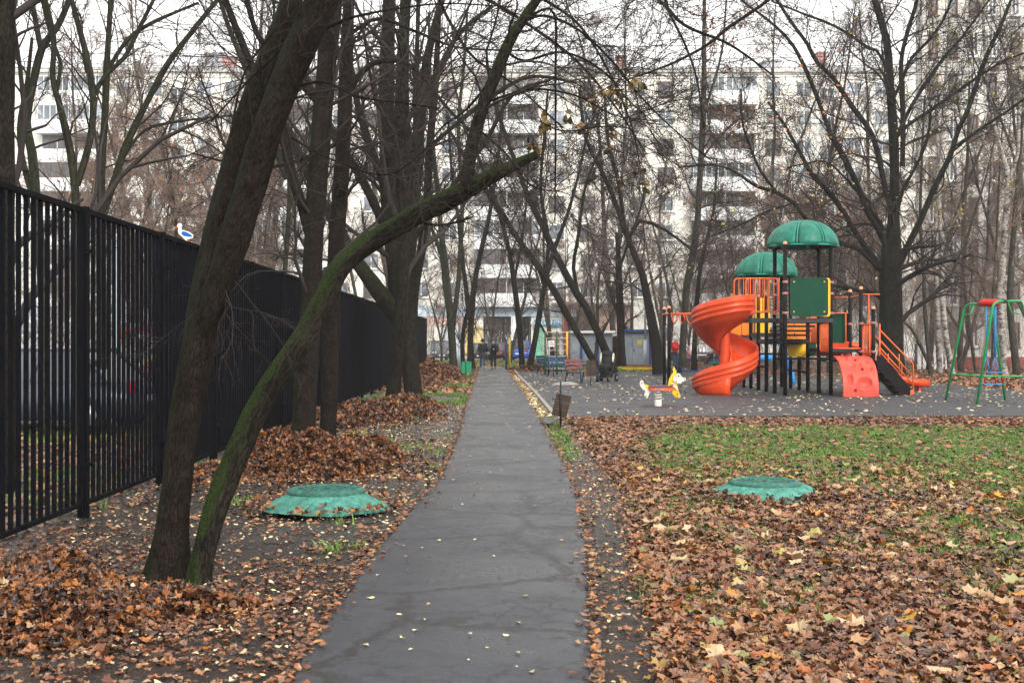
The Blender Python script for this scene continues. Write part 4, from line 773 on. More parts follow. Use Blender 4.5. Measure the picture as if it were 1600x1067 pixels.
def grass(n, x, y, h0, h1, name, label, blades=5, sp=.05, wd=.006):
    n = len(x); X = np.repeat(x, blades) + RG.normal(0, sp, n * blades); Y = np.repeat(y, blades) + RG.normal(0, sp, n * blades); m_ = len(X)
    Z = ground_z(X, Y); h = RG.uniform(h0, h1, m_); a = RG.uniform(0, 2 * PI, m_); w = wd * RG.uniform(.7, 1.4, m_); lx, ly = RG.normal(0, .5, m_) * h, RG.normal(0, .5, m_) * h
    ca, sa = np.cos(a) * w, np.sin(a) * w
    V = np.stack([P3(X - ca, Y - sa, Z), P3(X + ca, Y + sa, Z), P3(X + lx * .45 + ca * .7, Y + ly * .45 + sa * .7, Z + h * .6), P3(X + lx * .45 - ca * .7, Y + ly * .45 - sa * .7, Z + h * .6), P3(X + lx, Y + ly, Z + h * RG.uniform(.75, 1, m_))], 1)
    F = np.array([(0, 1, 2), (0, 2, 3), (3, 2, 4)])[None] + (np.arange(m_) * 5)[:, None, None]; rr = np.clip(np.repeat(RG.beta(2, 2, n), blades) + RG.normal(0, .08, m_), 0, 1)
    me = mesh_np(name, V.reshape(-1, 3), F.reshape(-1, 3), {'rnd': ('FLOAT', np.repeat(rr, 5))}, smooth=False)
    return tag(link(name, me, M_grass), label, 'grass', kind='stuff')
x, y = wedge(60000, 6, 24.7, 900, 1700); g = (grassmask(x, y) + (fbm(x, y, 1.4, 21) - .5) * 1.1) * (grassmask(x, y) > .03); k = (RG.uniform(0, 1, len(x)) < np.clip(g, .0, .85)) & (x > pathR(y) + .3); x, y = x[k], y[k]
grass(0, x, y, .035, .085, 'lawn_grass', 'green grass growing through the leaves on the right-hand lawn', 7, .06, .0045)
x, y = wedge(26000, 9, 62, 300, 900); px = 800 + x / y * FPX
side = (x < pathL(y) - .03) & (x > pathL(y) - 1.6 - .01 * y) & (y > 30) | (x > pathR(y) + .03) & (x < pathR(y) + .35) & (y > 16) & (y < 60) | (x > fenceX(y)) & (x < fenceX(y) + .35) & (fbm(x, y, 1, 2) > .5)
k = side & (fbm(x, y, .8, 33) > .38) | (x > fenceX(y)) & (x < pathL(y)) & (fbm(x, y, 1.3, 34) > .69); x, y = x[k], y[k]
grass(0, x, y, .04, .10, 'verge_grass', 'thin grass along the verges of the path', 6, .06, .007)
x, y = wedge(15000, 62, 96, 560, 1040); k = (~onpath(x, y)) & ~((y > 71) & (y < 76)) & (fbm(x, y, .2, 6) < .55); x, y = x[k], y[k]
grass(0, x, y, .10, .2, 'yard_grass', 'patches of grass in the far yard before the apartment block', 6, .2, .03)
x, y = wedge(16000, 9, 50, -60, 500); k = (x < fenceX(y) - .1) & (fbm(x, y, .5, 7) > .55); x, y = x[k], y[k]
grass(0, x, y, .05, .12, 'fence_grass', 'patchy grass on the ground behind the fence', 6, .07, .008)
# ---------------------------------------------------------------- buildings
def panel_wall(name, c, jw, jh, oz=0, var=.12, joint=.55):
    m = paint(name, c, .85, var, tuple(x * .72 for x in c), bump=0, scale=.35, fine=2.5); nt = m.node_tree; ns, L = nt.nodes, nt.links; b = ns['Principled BSDF']
    src = b.inputs['Base Color'].links[0].from_socket; tc = N(ns, 'ShaderNodeTexCoord'); sp = N(ns, 'ShaderNodeSeparateXYZ'); L.new(tc.outputs['Object'], sp.inputs[0]); outs = []
    for ax, w, o in (('X', jw, 0), ('Z', jh, oz)):
        a = N(ns, 'ShaderNodeMath', operation='ADD'); a.inputs[1].default_value = 1000 * w - o; L.new(sp.outputs[ax], a.inputs[0])
        q = N(ns, 'ShaderNodeMath', operation='PINGPONG'); q.inputs[1].default_value = w / 2; L.new(a.outputs[0], q.inputs[0])
        g = N(ns, 'ShaderNodeMath', operation='LESS_THAN'); g.inputs[1].default_value = .035; L.new(q.outputs[0], g.inputs[0]); outs.append(g)
    mxn = N(ns, 'ShaderNodeMath', operation='MAXIMUM'); L.new(outs[0].outputs[0], mxn.inputs[0]); L.new(outs[1].outputs[0], mxn.inputs[1])
    f = N(ns, 'ShaderNodeMath', operation='MULTIPLY'); f.inputs[1].default_value = .6; L.new(mxn.outputs[0], f.inputs[0])
    mm = N(ns, 'ShaderNodeMix', data_type='RGBA'); L.new(f.outputs[0], mm.inputs[0]); L.new(src, mm.inputs[6]); mm.inputs[7].default_value = (*[x * joint for x in c], 1); L.new(mm.outputs[2], b.inputs['Base Color']); return m
M_cream = panel_wall('cream_panel_wall', (.82, .79, .71), 5.2, 2.75, 5.0)
M_wht = paint('white_painted_panel', (.78, .79, .78), .7, .1, (.5, .48, .44), bump=0, scale=.8, fine=4)
M_pvc = paint('white_window_frame', (.78, .78, .76), .45, .05, (.6, .6, .58), bump=0)
M_glass = glassy('window_glass', (.13, .155, .175), .2); M_dglass = glassy('dim_window_glass', (.055, .055, .06), .2)  # panes lightened: the sky's reflection is put into the base colour
M_brown = paint('brown_window_wood', (.20, .11, .075), .7, .3, bump=0, scale=2)
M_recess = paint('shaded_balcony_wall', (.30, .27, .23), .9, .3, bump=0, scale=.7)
M_roof = paint('roofing_felt', (.58, .57, .55), .9, .2, bump=0)
M_blueband = paint('pale_blue_render', (.52, .64, .72), .8, .12, (.35, .42, .48), bump=0, scale=.6)
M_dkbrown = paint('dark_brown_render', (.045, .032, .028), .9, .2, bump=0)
AY = 117.0; ax0, ax1, atop = -64.0, 39.7, 27.4
def bx(px): return (px - 800) / FPX * AY
bA = empty('apartment_building', (0, AY, 0), 0, 'long cream panel apartment block across the background, with an archway at street level', 'building')
mb = MB(); mb.box(((ax0 + ax1) / 2, 6, (5.0 + atop) / 2), (ax1 - ax0, 12, atop - 5.0))
for a, b_ in ((ax0, bx(755)), (bx(830), ax1)): mb.box(((a + b_) / 2, 6.002, 2.45), (b_ - a, 11.9, 5.1))
mb.build('wall', M_cream, bA)
mb = MB(); mb.box(((ax0 + ax1) / 2, 6, atop + .25), (ax1 - ax0 + .5, 12.5, .5)); mb.build('roof', M_roof, bA)
mb = MB(); mb.box(((ax0 + bx(900)) / 2, -.06, 4.45), (bx(900) - ax0, .12, 1.0)); mb.build('street_level_band', M_blueband, bA)
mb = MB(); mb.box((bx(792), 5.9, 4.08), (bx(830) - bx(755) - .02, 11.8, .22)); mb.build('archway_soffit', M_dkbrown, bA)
mb = MB(); mb.box((bx(803), -.3, 2.0), (.55, .55, 4.0)); mb.build('archway_pillar', M_wht, bA)
for nm, x0, x1, z0, z1, c in (('mural_panel', 662, 688, 1.0, 3.0, (.74, .70, .62)), ('mural_panel', 662, 745, 3.02, 3.9, (.62, .42, .36)), ('mural_panel', 722, 754, .2, 3.0, (.72, .58, .28)), ('mural_panel', 690, 721, .2, 3.0, (.60, .64, .66)),
                              ('painted_wall', 834, 848, 0, 2.95, (.20, .50, .33)), ('painted_wall', 848.3, 859, 0, 2.95, (.66, .55, .45)), ('painted_wall', 930, 966, 0, 4.6, (.58, .40, .33)), ('dark_recess_panel', 888, 929, 0, 4.5, (.075, .045, .038)), ('doorway', 862, 874, 0, 2.4, (.30, .20, .15))):  # entrance is a flat panel; the recess shade is in its dark brown
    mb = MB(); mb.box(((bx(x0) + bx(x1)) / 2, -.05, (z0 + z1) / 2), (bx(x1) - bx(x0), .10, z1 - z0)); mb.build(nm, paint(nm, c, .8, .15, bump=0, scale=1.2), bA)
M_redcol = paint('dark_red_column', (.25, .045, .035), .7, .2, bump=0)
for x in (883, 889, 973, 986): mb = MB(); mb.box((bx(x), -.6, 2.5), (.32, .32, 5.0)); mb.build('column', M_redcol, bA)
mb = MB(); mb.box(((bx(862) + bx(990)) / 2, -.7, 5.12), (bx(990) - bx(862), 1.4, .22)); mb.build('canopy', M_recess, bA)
def window_proto(w, h, parent, m, g, mull=1):
    mb = MB()
    for sx in (-1, 1): mb.box((sx * (w / 2 - .04), -.04, h / 2), (.08, .10, h))
    for z in (.04, h - .04): mb.box((0, -.04, z), (w - .16, .10, .08))
    for k in range(mull): mb.box((-w / 2 + w * (k + 1) / (mull + 1), -.04, h / 2), (.07, .09, h - .16))
    mb.box((0, -.09, -.04), (w + .16, .22, .06)); f = mb.build('window', m, parent)
    mb = MB(); mb.box((0, -.012, h / 2), (w - .14, .02, h - .14)); mb.build('pane', g, f); return f
W1 = window_proto(1.5, 1.5, bA, M_pvc, M_glass); W2 = window_proto(1.5, 1.5, bA, M_brown, M_dglass); W3 = window_proto(.8, .8, bA, M_pvc, M_dglass, 0)
for w in (W1, W2, W3): KC[w.name] = kids(w)
wins = []
for per in range(-2, 2):
    for k in range(8):
        z0 = 5.0 + 2.75 * k
        for off in (130, 178, 256, 300): wins.append((bx(740 + per * 338 + off), z0 + .78, rb.choice([W1, W1, W2])))
        wins.append((bx(740 + per * 338 + 214), z0 + .2, W3))
        if per > -2: pass
for x in (1040, 1105, 1125, 1160, 1210, 1260, 1310, 1360): wins.append((bx(x), 1.5, W1))
wins = [w for w in wins if w[0] > ax0 + 1 and w[0] < ax1 - 1]
wins.sort(key=lambda q: abs(q[0] - bx(820)) + (0 if q[1] > 20 else -2))
first = {}
for (x, z, p) in wins[:97]:
    if p.name not in first: first[p.name] = 1; o = p
    else: o = copy_tree(p, bA)
    o.location = (x, 0, z)
mb = MB(); 
for (x, z, p) in wins[97:]: mb.box((x, -.04, z + .75), (1.5, .1, 1.5), mi=0); mb.box((x - .36, -.1, z + .75), (.62, .02, 1.3), mi=1); mb.box((x + .36, -.1, z + .75), (.62, .02, 1.3), mi=1)
tag(mb.build('window', [M_pvc, M_glass], bA), kind='stuff')
def balcony_proto(kind):
    mb = MB(); w = 6.2; mb.box((0, -.6, -.07), (w + .1, 1.3, .14)); mb.box((0, -1.2, .57), (w, .07, 1.12)); mb.box((-w / 2, -.6, .57), (.07, 1.12, 1.12)); mb.box((w / 2, -.6, .57), (.07, 1.12, 1.12)); mb.box((0, -.6, 1.3), (.08, 1.1, 2.6))
    o = mb.build('balcony', M_wht, bA)
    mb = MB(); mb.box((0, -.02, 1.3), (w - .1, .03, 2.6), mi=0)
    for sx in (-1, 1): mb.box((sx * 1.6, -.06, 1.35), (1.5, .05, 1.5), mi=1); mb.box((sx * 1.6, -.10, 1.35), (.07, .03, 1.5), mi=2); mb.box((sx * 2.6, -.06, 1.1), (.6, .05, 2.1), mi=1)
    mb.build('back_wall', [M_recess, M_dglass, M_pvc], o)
    for sd in (-1, 1):
        if kind == 'open' or (kind == 'half' and sd > 0): continue
        mm = M_brown if kind in ('wood', 'half') else M_pvc; mb = MB()
        for k in range(6): mb.box((sd * (.1 + k * .59), -1.2, 1.85), (.06, .06, 1.42))
        for z in (1.16, 2.54): mb.box((sd * 1.57, -1.2, z), (3.0, .06, .06))
        g = mb.build('glazing', mm, o); mb = MB(); mb.box((sd * 1.57, -1.18, 1.85), (2.95, .02, 1.36)); 
        c_ = mb.build('glazing', M_glass if kind == 'pvc' else M_dglass, o)
    KC[o.name] = kids(o); return o
BP = {k: balcony_proto(k) for k in ('open', 'wood', 'pvc', 'half')}; fb = {}
for per in range(-2, 2):
    for k in range(8):
        kd = rb.choice(['open', 'open', 'wood', 'pvc', 'half', 'half']); p = BP[kd]
        if kd not in fb: fb[kd] = 1; o = p
        else: o = copy_tree(p, bA)
        o.location = (bx(740 + per * 338 + 52), 0, 5.0 + 2.75 * k)
M_vent = paint('roof_vent_metal', (.40, .42, .45), .6, .2, bump=0); M_vred = paint('red_roof_box', (.48, .25, .22), .8, .2, bump=0)
for (x, w, h, m_) in ((953, 1.2, 2.6, M_vent), (975, .9, 1.6, M_vred), (915, 1.8, 1.2, M_vent), (325, 1.6, 1.8, M_vent), (345, 1.4, 1.4, M_vred), (1296, .8, 2.0, M_vred), (1215, 1.6, 1.1, M_vent), (640, 1.6, 1.6, M_vent)):
    mb = MB(); mb.box((bx(x), 3, atop + .5 + h / 2), (w, w, h)); mb.box((bx(x), 3, atop + .56 + h), (w + .3, w + .3, .12)); mb.build('roof_vent', m_, bA)
# sign band of the shop
M_sign = paint('blue_shop_sign', (.04, .27, .46), .5, .1, bump=0)
mb = MB(); mb.box((bx(855.5), -.16, 3.32), (bx(877) - bx(834), .12, .62)); sg = mb.build('shop_sign', M_sign, bA)
def text(body, size, loc, rot, m, parent, name='lettering', depth=.01, bold=0):
    cu = bpy.data.curves.new(name, 'FONT'); cu.body = body; cu.size = size; cu.extrude = depth; cu.align_x = 'CENTER'; cu.align_y = 'CENTER'; cu.offset = bold
    o = bpy.data.objects.new('tmp', cu); COL.objects.link(o); dg = bpy.context.evaluated_depsgraph_get(); me = bpy.data.meshes.new_from_object(o.evaluated_get(dg)); bpy.data.objects.remove(o)
    t = link(name, me, m, parent); t.location = loc; t.rotation_euler = rot; return t
M_white = paint('white_paint', (.80, .80, .78), .5, .06, (.6, .6, .58), bump=.05)
text('САЛОН', .48, (bx(843), -.235, 3.32), (R_(90), 0, 0), M_white, sg, bold=.012); text('СВЯЗИ', .48, (bx(867.5), -.235, 3.32), (R_(90), 0, 0), M_white, sg, bold=.012)

# right-hand block
BY = 70.0; rx = lambda px: (px - 800) / FPX * BY
M_cream2 = panel_wall('grey_panel_wall', (.66, .64, .58), 3.4, 2.38, .65)
bB = empty('apartment_building', (0, BY, 0), 0, 'greyish white apartment block with a red plinth at the right edge behind the birches', 'building')
x0, x1 = rx(1441), rx(1441) + 34
foot = [(x0, 0), (x1, 0), (x1, 12), (x0 + 3.6, 12)]; mb = MB(); mb.prism([(a, b_, .66) for a, b_ in foot], (0, 0, 27.3)); mb.build('wall', M_cream2, bB)
mb = MB(); mb.prism([(x0 - .03, -.05, -.1), (x1, -.05, -.1), (x1, 11.9, -.1), (x0 + 3.5, 11.9, -.1)], (0, 0, .755)); mb.build('plinth', paint('red_plinth', (.30, .075, .055), .8, .2, bump=0, scale=1), bB)
mb = MB(); mb.prism([(a, b_, 27.97) for a, b_ in ((x0 - .2, -.25), (x1, -.25), (x1, 12.2), (x0 + 3.4, 12.2))], (0, 0, .4)); mb.build('roof', M_roof, bB)
M_curt = glassy('curtained_glass', (.10, .10, .11), .12)
Wb = window_proto(.52, 1.42, bB, M_pvc, M_curt, 1); Wc = window_proto(.52, 1.42, bB, M_brown, M_dglass, 0)
for w in (Wb, Wc): KC[w.name] = kids(w)
fst = set()
for k in range(10):
    for j, px in enumerate((1458, 1489, 1521, 1550, 1586, 1618, 1650, 1690)):
        p = rb.choice([Wb, Wc]); o = p if p.name not in fst else copy_tree(p, bB); fst.add(p.name); o.location = (rx(px), 0, 1.25 + 2.38 * k)
# cabins, gate and signs in front of the blocks
M_zinc = paint('grey_blue_sheet_metal', (.30, .34, .37), .5, .15, (.16, .16, .17), metal=.3, bump=.1, scale=1); M_blue = paint('deep_blue_paint', (.02, .06, .22), .5, .15, bump=.05); M_pole = paint('galvanised_pole', (.42, .46, .50), .5, .1, (.25, .25, .25), metal=.3, bump=.05)
def cabin(label, pxa, pxb, ytop, Y, roofm, doorx=None, postx=None):
    a, b_ = at(pxa, 533, Y).x, at(pxb, 533, Y).x; zt = EYE + (533.5 - ytop) / FPX * Y; r_ = empty('cabin', ((a + b_) / 2, Y, 0), 0, label, 'cabin'); w = b_ - a
    mb = MB(); mb.box((0, 1.2, zt / 2), (w, 2.4, zt - .02)); k = 0; x = -w / 2 + .12
    while x < w / 2 - .05: mb.box((x, -.015, zt / 2), (.05, .03, zt - .2)); x += .22
    mb.build('wall', M_zinc, r_); mb = MB(); mb.box((0, 1.1, zt + .06), (w + .3, 2.9, .14)); mb.build('roof', roofm, r_)
    if doorx is not None:
        d = at(doorx, 533, Y).x - (a + b_) / 2; mb = MB(); mb.box((d, -.06, 1.0), (.85, .06, 2.0), bev=.01); dd = mb.build('door', paint('grey_door', (.26, .29, .31), .5, .1, bump=.05), r_)
        mb = MB(); mb.box((d - .35, -.12, 1.0), (.05, .06, .14)); mb.build('handle', M_dark, dd); mb = MB(); mb.box((d, -.10, 1.5), (.3, .02, .3)); mb.build('warning_sign', paint('yellow_sign', (.62, .55, .12), .5, .1, bump=0), dd)
    for p in (postx or ()):
        mb = MB(); mb.box((at(p, 533, Y).x - (a + b_) / 2, -.05, zt / 2), (.14, .1, zt - .05)); mb.build('post', M_blue, r_)
    return r_
M_dark = paint('black_steel', (.018, .017, .018), .5, .2, bump=.05)
cabin('grey ribbed metal cabin with a white roof edge left of the snapped tree', 893, 957, 520, 77, M_wht, None, (908, 934))
cabin('grey metal cabin with a blue roof and a yellow sign on its door', 974, 1018, 518, 76, M_blue, 999, (1016,))
cb = empty('shed', (at(965, 533, 79).x, 79, 0), 0, 'small brown shed squeezed between the two grey cabins', 'shed')
mb = MB(); mb.box((0, .6, .95), (.9, 1.2, 1.9)); mb.build('wall', paint('brown_boards', (.16, .08, .05), .8, .3, bump=.2), cb); mb = MB(); mb.box((0, .6, 1.95), (1.1, 1.4, .1), (R_(4), 0, 0)); mb.build('roof', M_roof, cb)
wg = empty('gate', (at(1458, 533, 66).x, 66, 0), 0, 'white boarded gate with dark gaps behind the thin trees left of the birches', 'gate')
mb = MB()
for i in range(6): mb.box((-.75 + i * .3, 0, .68), (.2, .04, 1.25))
mb.box((0, .03, .25), (1.8, .03, .08)); mb.box((0, .03, 1.1), (1.8, .03, .08)); mb.build('gate_leaf', M_white, wg); mb = MB(); mb.box((-.95, 0, .7), (.1, .1, 1.45)); mb.build('post', M_dark, wg); mb = MB(); mb.box((.95, 0, .7), (.1, .1, 1.45)); mb.build('post', M_dark, wg)

# ---------------------------------------------------------------- vehicles
M_tyre = paint('tyre_rubber', (.015, .015, .015), .8, .2, bump=0); M_rim = paint('wheel_rim', (.35, .36, .38), .4, .1, metal=.7, bump=0)
M_cglass = glassy('car_glass', (.05, .06, .07), .06); M_lampw = paint('headlight_glass', (.7, .72, .74), .15, .05, bump=0); M_lampr = paint('tail_light_glass', (.45, .02, .02), .2, .1, bump=0)
def car(label, c, loc, rz, suv=False, Lg=4.2, W=1.75, group=None):
    r_ = empty('parked_car', loc, rz, label, 'car', group); H_ = 1.62 if suv else 1.42; m = paint('car_paint', c, .25, .05, tuple(x * .8 for x in c), bump=0, spec=.6); h = Lg / 2; belt = .95 if suv else .86
    secs = [(-h, .34, .62, .80), (-h + .12, .26, belt - .05, .93), (-h + .9, .22, belt + .02, 1), (.2, .20, belt, 1), (h - .95, .22, belt - .04, 1), (h - .25, .24, belt - .16, .95), (h, .32, .6, .80)]
    vs = []; prof = [(-1, 0.0), (-1.0, .55), (-.92, 1), (0, 1.04), (.92, 1), (1.0, .55), (1, 0)]
    for (x, z0, z1, w) in secs:
        for (u, v) in prof: vs.append((x, u * w * W / 2, z0 + (z1 - z0) * v))
    n = 7; fs = [(i * n + j, i * n + (j + 1) % n, (i + 1) * n + (j + 1) % n, (i + 1) * n + j) for i in range(len(secs) - 1) for j in range(n)] + [list(range(n)), [len(vs) - n + j for j in range(n)]]
    mb = MB(); mb.add(vs, fs, 0, True); body = mb.build('body', m, r_)
    b0 = -h + (.15 if suv else .45); b1 = h - (1.05 if not suv else 1.1); t0, t1 = b0 + (.25 if suv else .55), b1 - .75; wb, wt = W / 2 * .93, W / 2 * .74
    q = lambda x, w, z: [(x, -w, z), (x, w, z)]
    vs = q(b0, wb, belt) + q(b1, wb, belt - .02) + q(t0, wt, H_ - .03) + q(t1, wt, H_ - .03); mb = MB(); mb.add(vs, [(0, 2, 3, 1), (4, 5, 7, 6), (0, 1, 5, 4), (2, 6, 7, 3), (0, 4, 6, 2), (1, 3, 7, 5)]); mb.build('windows', M_cglass, r_)
    mb = MB(); mb.box(((t0 + t1) / 2, 0, H_ - .015), (t1 - t0 + .06, wt * 2 + .04, .05), bev=.02)
    for s in (-1, 1):
        mb.tube([(b0, s * wb, belt), (t0, s * wt, H_)], .03, 5); mb.tube([(b1, s * wb, belt), (t1, s * wt, H_)], .03, 5); mb.tube([((b0 + b1) / 2, s * wb, belt), ((t0 + t1) / 2, s * wt, H_)], .03, 5)
    mb.build('roof', m, r_)
    for sx in (-1, 1):
        for sy in (-1, 1):
            cx, cy = sx * (h - .78), sy * (W / 2 - .1); mb = MB(); mb.tube([(cx, cy - .1 * sy * -1 - .2 * sy, .31), (cx, cy + .1 * sy, .31)], .31, 18); w = mb.build('wheel', M_tyre, r_); mb = MB(); mb.tube([(cx, cy + .09 * sy, .31), (cx, cy + .11 * sy, .31)], .19, 14); mb.build('rim', M_rim, w)
    for sy in (-1, 1):
        mb = MB(); mb.box((h - .08, sy * W * .34, .66), (.10, .32, .14), bev=.03); mb.build('headlight', M_lampw, r_); mb = MB(); mb.box((-h + .06, sy * W * .36, .78), (.10, .26, .20), bev=.03); mb.build('tail_light', M_lampr, r_)
    mb = MB(); mb.box((h + .005, 0, .42), (.02, .5, .11)); mb.build('number_plate', M_white, r_); mb = MB(); mb.box((-h - .005, 0, .58), (.02, .5, .11)); mb.build('number_plate', M_white, r_)
    return r_
g = 'cars parked in front of the apartment block'
car('dark grey off-road car facing the camera at the far end of the fence', (.05, .055, .06), at(686, 533, 100) * 1, R_(-80), True, group=g).location.z = 0
car('black car parked behind the walker in the dark jacket', (.012, .012, .014), (at(748, 533, 98).x, 98, 0), R_(-86), False, group=g)
car('dark red car showing its tail light right of the walker with the backpack', (.10, .015, .02), (at(779, 533, 101).x, 101, 0), R_(80), False, group=g)
car('white car half hidden behind the dark red one under the archway', (.6, .6, .6), (at(790, 533, 109).x, 109, 0), R_(85), False, group=g)
car('bright blue car seen from behind beside the archway pillar', (.015, .10, .55), (at(814, 533, 99).x, 99, 0), R_(84), True, group=g)
car('dark grey car behind the white playground table', (.04, .045, .05), (at(1096, 533, 82).x, 82, 0), R_(2), False, group=g)
car('black car almost hidden behind the spiral slide', (.012, .012, .014), (at(1142, 533, 86).x, 86, 0), R_(5), False, group=g)
car('grey-blue car standing behind the near fence panels at the left', (.05, .065, .08), (at(62, 533, 21.5).x, 21.5, 0), R_(172), False)

# ---------------------------------------------------------------- lamp posts and cables
def lamp(label, px, Y, ytop, arms, rw=.07, ry=None):
    x = at(px, 533, Y).x; zt = EYE + (533.5 - ytop) / FPX * Y; r_ = empty('lamp_post', (x, Y, 0), 0, label, 'lamp post')
    mb = MB(); mb.tube([(0, 0, 0), (0, 0, zt * .3)], rw * 1.45, 10); mb.tube([(0, 0, zt * .3), (0, 0, zt)], [rw, rw * .75], 10); mb.build('pole', M_pole, r_)
    for s in arms:
        mb = MB(); mb.tube([(0, 0, zt - .1), (s * .35, 0, zt + .38), (s * .7, 0, zt + .5)], .03, 6); a = mb.build('arm', M_pole, r_)
        mb = MB(); mb.box((s * 1.0, 0, zt + .55), (.62, .26, .12), (0, -s * R_(10), 0), bev=.04); mb.build('lamp_head', M_white, a)
    return r_
lamp('grey lamp post with two arms beside the green litter bin', 718, 66, 440, (1, -1)); lamp('thick pale grey lamp post rising behind the far end of the fence', 646, 57, 330, (1,), .085); lamp('slim grey lamp post with two arms between the cabin and the thick curving tree', 1008, 72, 430, (1, -1))
M_cable = paint('cable_sheath', (.02, .02, .022), .7, .1, bump=0)
for i, (ya, yb, Y, sg_) in enumerate(((62, 58, 64, 1.2), (80, 78, 66, 1.5), (97, 96, 68, 1.2), (105, 112, 70, 1.0), (118, 114, 71, .8))):
    pts = []
    for k in range(25): t = k / 24; p = at(-400 + 2400 * t, ya + (yb - ya) * t, Y); pts.append((p.x, Y, p.z + sg_ * ((2 * t - 1) ** 2 - .4)))
    mb = MB(); mb.tube(pts, .018, 5); tag(mb.build('overhead_cable', M_cable), f'thin black overhead cable crossing the sky, {ORD[i]} from the top of five', 'cable', 'overhead cables')
# ---------------------------------------------------------------- play tower
M_post = paint('black_brown_post', (.0085, .0065, .0065), .5, .25, (.016, .013, .012), bump=.1, scale=4, spec=.08)
M_orange_p = paint('orange_painted_steel', (.72, .13, .030), .42, .12, (.40, .08, .03), bump=.08, scale=5)
M_slide = paint('orange_red_plastic', (.62, .060, .012), .3, .16, (.36, .032, .008), bump=.05, scale=2.2)
M_coral = paint('coral_red_plastic', (.62, .075, .045), .42, .14, (.38, .04, .03), bump=.1, scale=2.5)
M_green = paint('dark_green_board', (.003, .050, .026), .4, .12, (.002, .034, .018), bump=.08, scale=3, spec=.1)
M_dome = paint('faded_green_plastic', (.016, .165, .115), .42, .25, (.008, .06, .036), bump=.2, scale=4, fine=30)
M_yel = paint('yellow_board', (.80, .48, .015), .4, .1, (.5, .3, .02), bump=.08, scale=3); M_orgb = paint('orange_board', (.78, .22, .02), .4, .1, (.5, .14, .02), bump=.08, scale=3)
M_cap = paint('peach_post_cap', (.72, .30, .17), .5, .1, bump=.05); M_pink = paint('dusty_pink_clamp', (.45, .17, .15), .5, .15, bump=.05); M_deck = paint('perforated_deck', (.045, .042, .045), .7, .2, bump=.3)
TO = Vector((8.3, 35, 0)); tower = empty('play_tower', TO, 0, 'big playground tower with green domes, orange spiral slide, climbing panel and stairs', 'play tower')
def tb(mb, name, m, par=None): return mb.build(name, m, par or tower, TO)
def zt(py, Y): return EYE - (py - 533.5) / FPX * Y
posts = [(7.68, 34.2, 4.30), (9.02, 34.4, 4.34), (7.68, 35.55, 4.30), (9.02, 35.75, 4.34), (7.70, 36.8, 2.95), (7.70, 38.0, 2.95), (7.70, 39.2, 3.72), (7.70, 40.4, 3.72), (7.70, 41.8, 2.7), (9.0, 37.0, 2.2), (9.0, 38.1, 2.2), (8.98, 39.2, 3.72), (8.98, 40.5, 3.72),
         (10.37, 34.9, 2.50), (10.37, 36.15, 3.12), (10.37, 37.3, 3.08), (5.37, 42.9, 2.70), (5.37, 41.6, 2.70)]
for (x, y, z) in posts:
    mb = MB(); mb.tube([(x, y, 0), (x, y, z)], .058, 14); p = tb(mb, 'post', M_post)
    mb = MB(); mb.lathe([(.062, z - .02), (.062, z + .02), (.045, z + .055), (0, z + .07)], (x, y, 0), 12); tb(mb, 'cap', M_cap, p)
mb = MB()
for (x, y, z) in posts[:4]:
    for zz in (3.22, 2.35, 2.9): mb.lathe([(.06, zz - .035), (.078, zz - .03), (.078, zz + .03), (.06, zz + .035)], (x, y, 0), 12)
for (x, y, z) in posts[13:16]:
    for zz in (2.08, 1.25): mb.lathe([(.06, zz - .035), (.078, zz - .03), (.078, zz + .03), (.06, zz + .035)], (x, y, 0), 12)
tb(mb, 'clamps', M_pink)
def deck(x0, x1, y0, y1, z):
    mb = MB(); mb.box(((x0 + x1) / 2, (y0 + y1) / 2, z - .02), (x1 - x0, y1 - y0, .045)); 
    for y in (y0, y1): mb.box(((x0 + x1) / 2, y, z - .06), (x1 - x0, .05, .12))
    for x in (x0, x1): mb.box((x, (y0 + y1) / 2, z - .062), (.05, y1 - y0, .115))
    return tb(mb, 'deck', M_deck)
deck(7.68, 9.02, 34.25, 35.65, 2.20); deck(6.72, 7.62, 34.95, 36.1, 2.22); deck(7.7, 8.98, 36.8, 38.0, 1.62); deck(7.7, 8.98, 38.05, 40.45, 1.82); deck(9.08, 10.33, 34.85, 36.1, 1.08); deck(9.08, 10.33, 36.2, 37.3, 1.35)
def dome(cx, cy, z, R, H_):
    mb = MB(); rr = Vector((cx, cy, z)); nseg = 8; prof = []
    for i in range(11):
        a = PI / 2 * i / 10; prof.append((R * math.cos(a) ** .85, H_ * math.sin(a)))
    gap = .045
    for s in range(nseg):
        a0 = 2 * PI * s / nseg + gap + PI / 8; a1 = 2 * PI * (s + 1) / nseg - gap + PI / 8; vs = []; n = 8
        for (r, h) in prof:
            for j in range(n + 1): a = a0 + (a1 - a0) * j / n; b_ = 1 + .035 * math.sin(PI * j / n); vs.append((cx + r * b_ * math.cos(a), cy + r * b_ * math.sin(a), z + h))
        fs = [(i * (n + 1) + j, i * (n + 1) + j + 1, (i + 1) * (n + 1) + j + 1, (i + 1) * (n + 1) + j) for i in range(10) for j in range(n)]; mb.add(vs, fs, 0, True)
    d = tb(mb, 'dome', M_dome); sol = d.modifiers.new('s', 'SOLIDIFY'); sol.thickness = .02
    mb = MB()
    for s in range(nseg):
        a = 2 * PI * s / nseg + PI / 8; mb.tube([(cx + r * .985 * math.cos(a), cy + r * .985 * math.sin(a), z + h) for r, h in prof], .026, 5)
    mb.tube([(cx + R * 1.0 * math.cos(a * PI / 12), cy + R * math.sin(a * PI / 12), z) for a in range(24)], .03, 5, closed=True)
    tb(mb, 'dome_ribs', paint('dome_rib_plastic', (.02, .24, .16), .45, .15, bump=.05), d); return d
dome(8.36, 34.98, 4.27, 1.0, .74); dome(8.34, 39.85, 3.70, .98, .76)
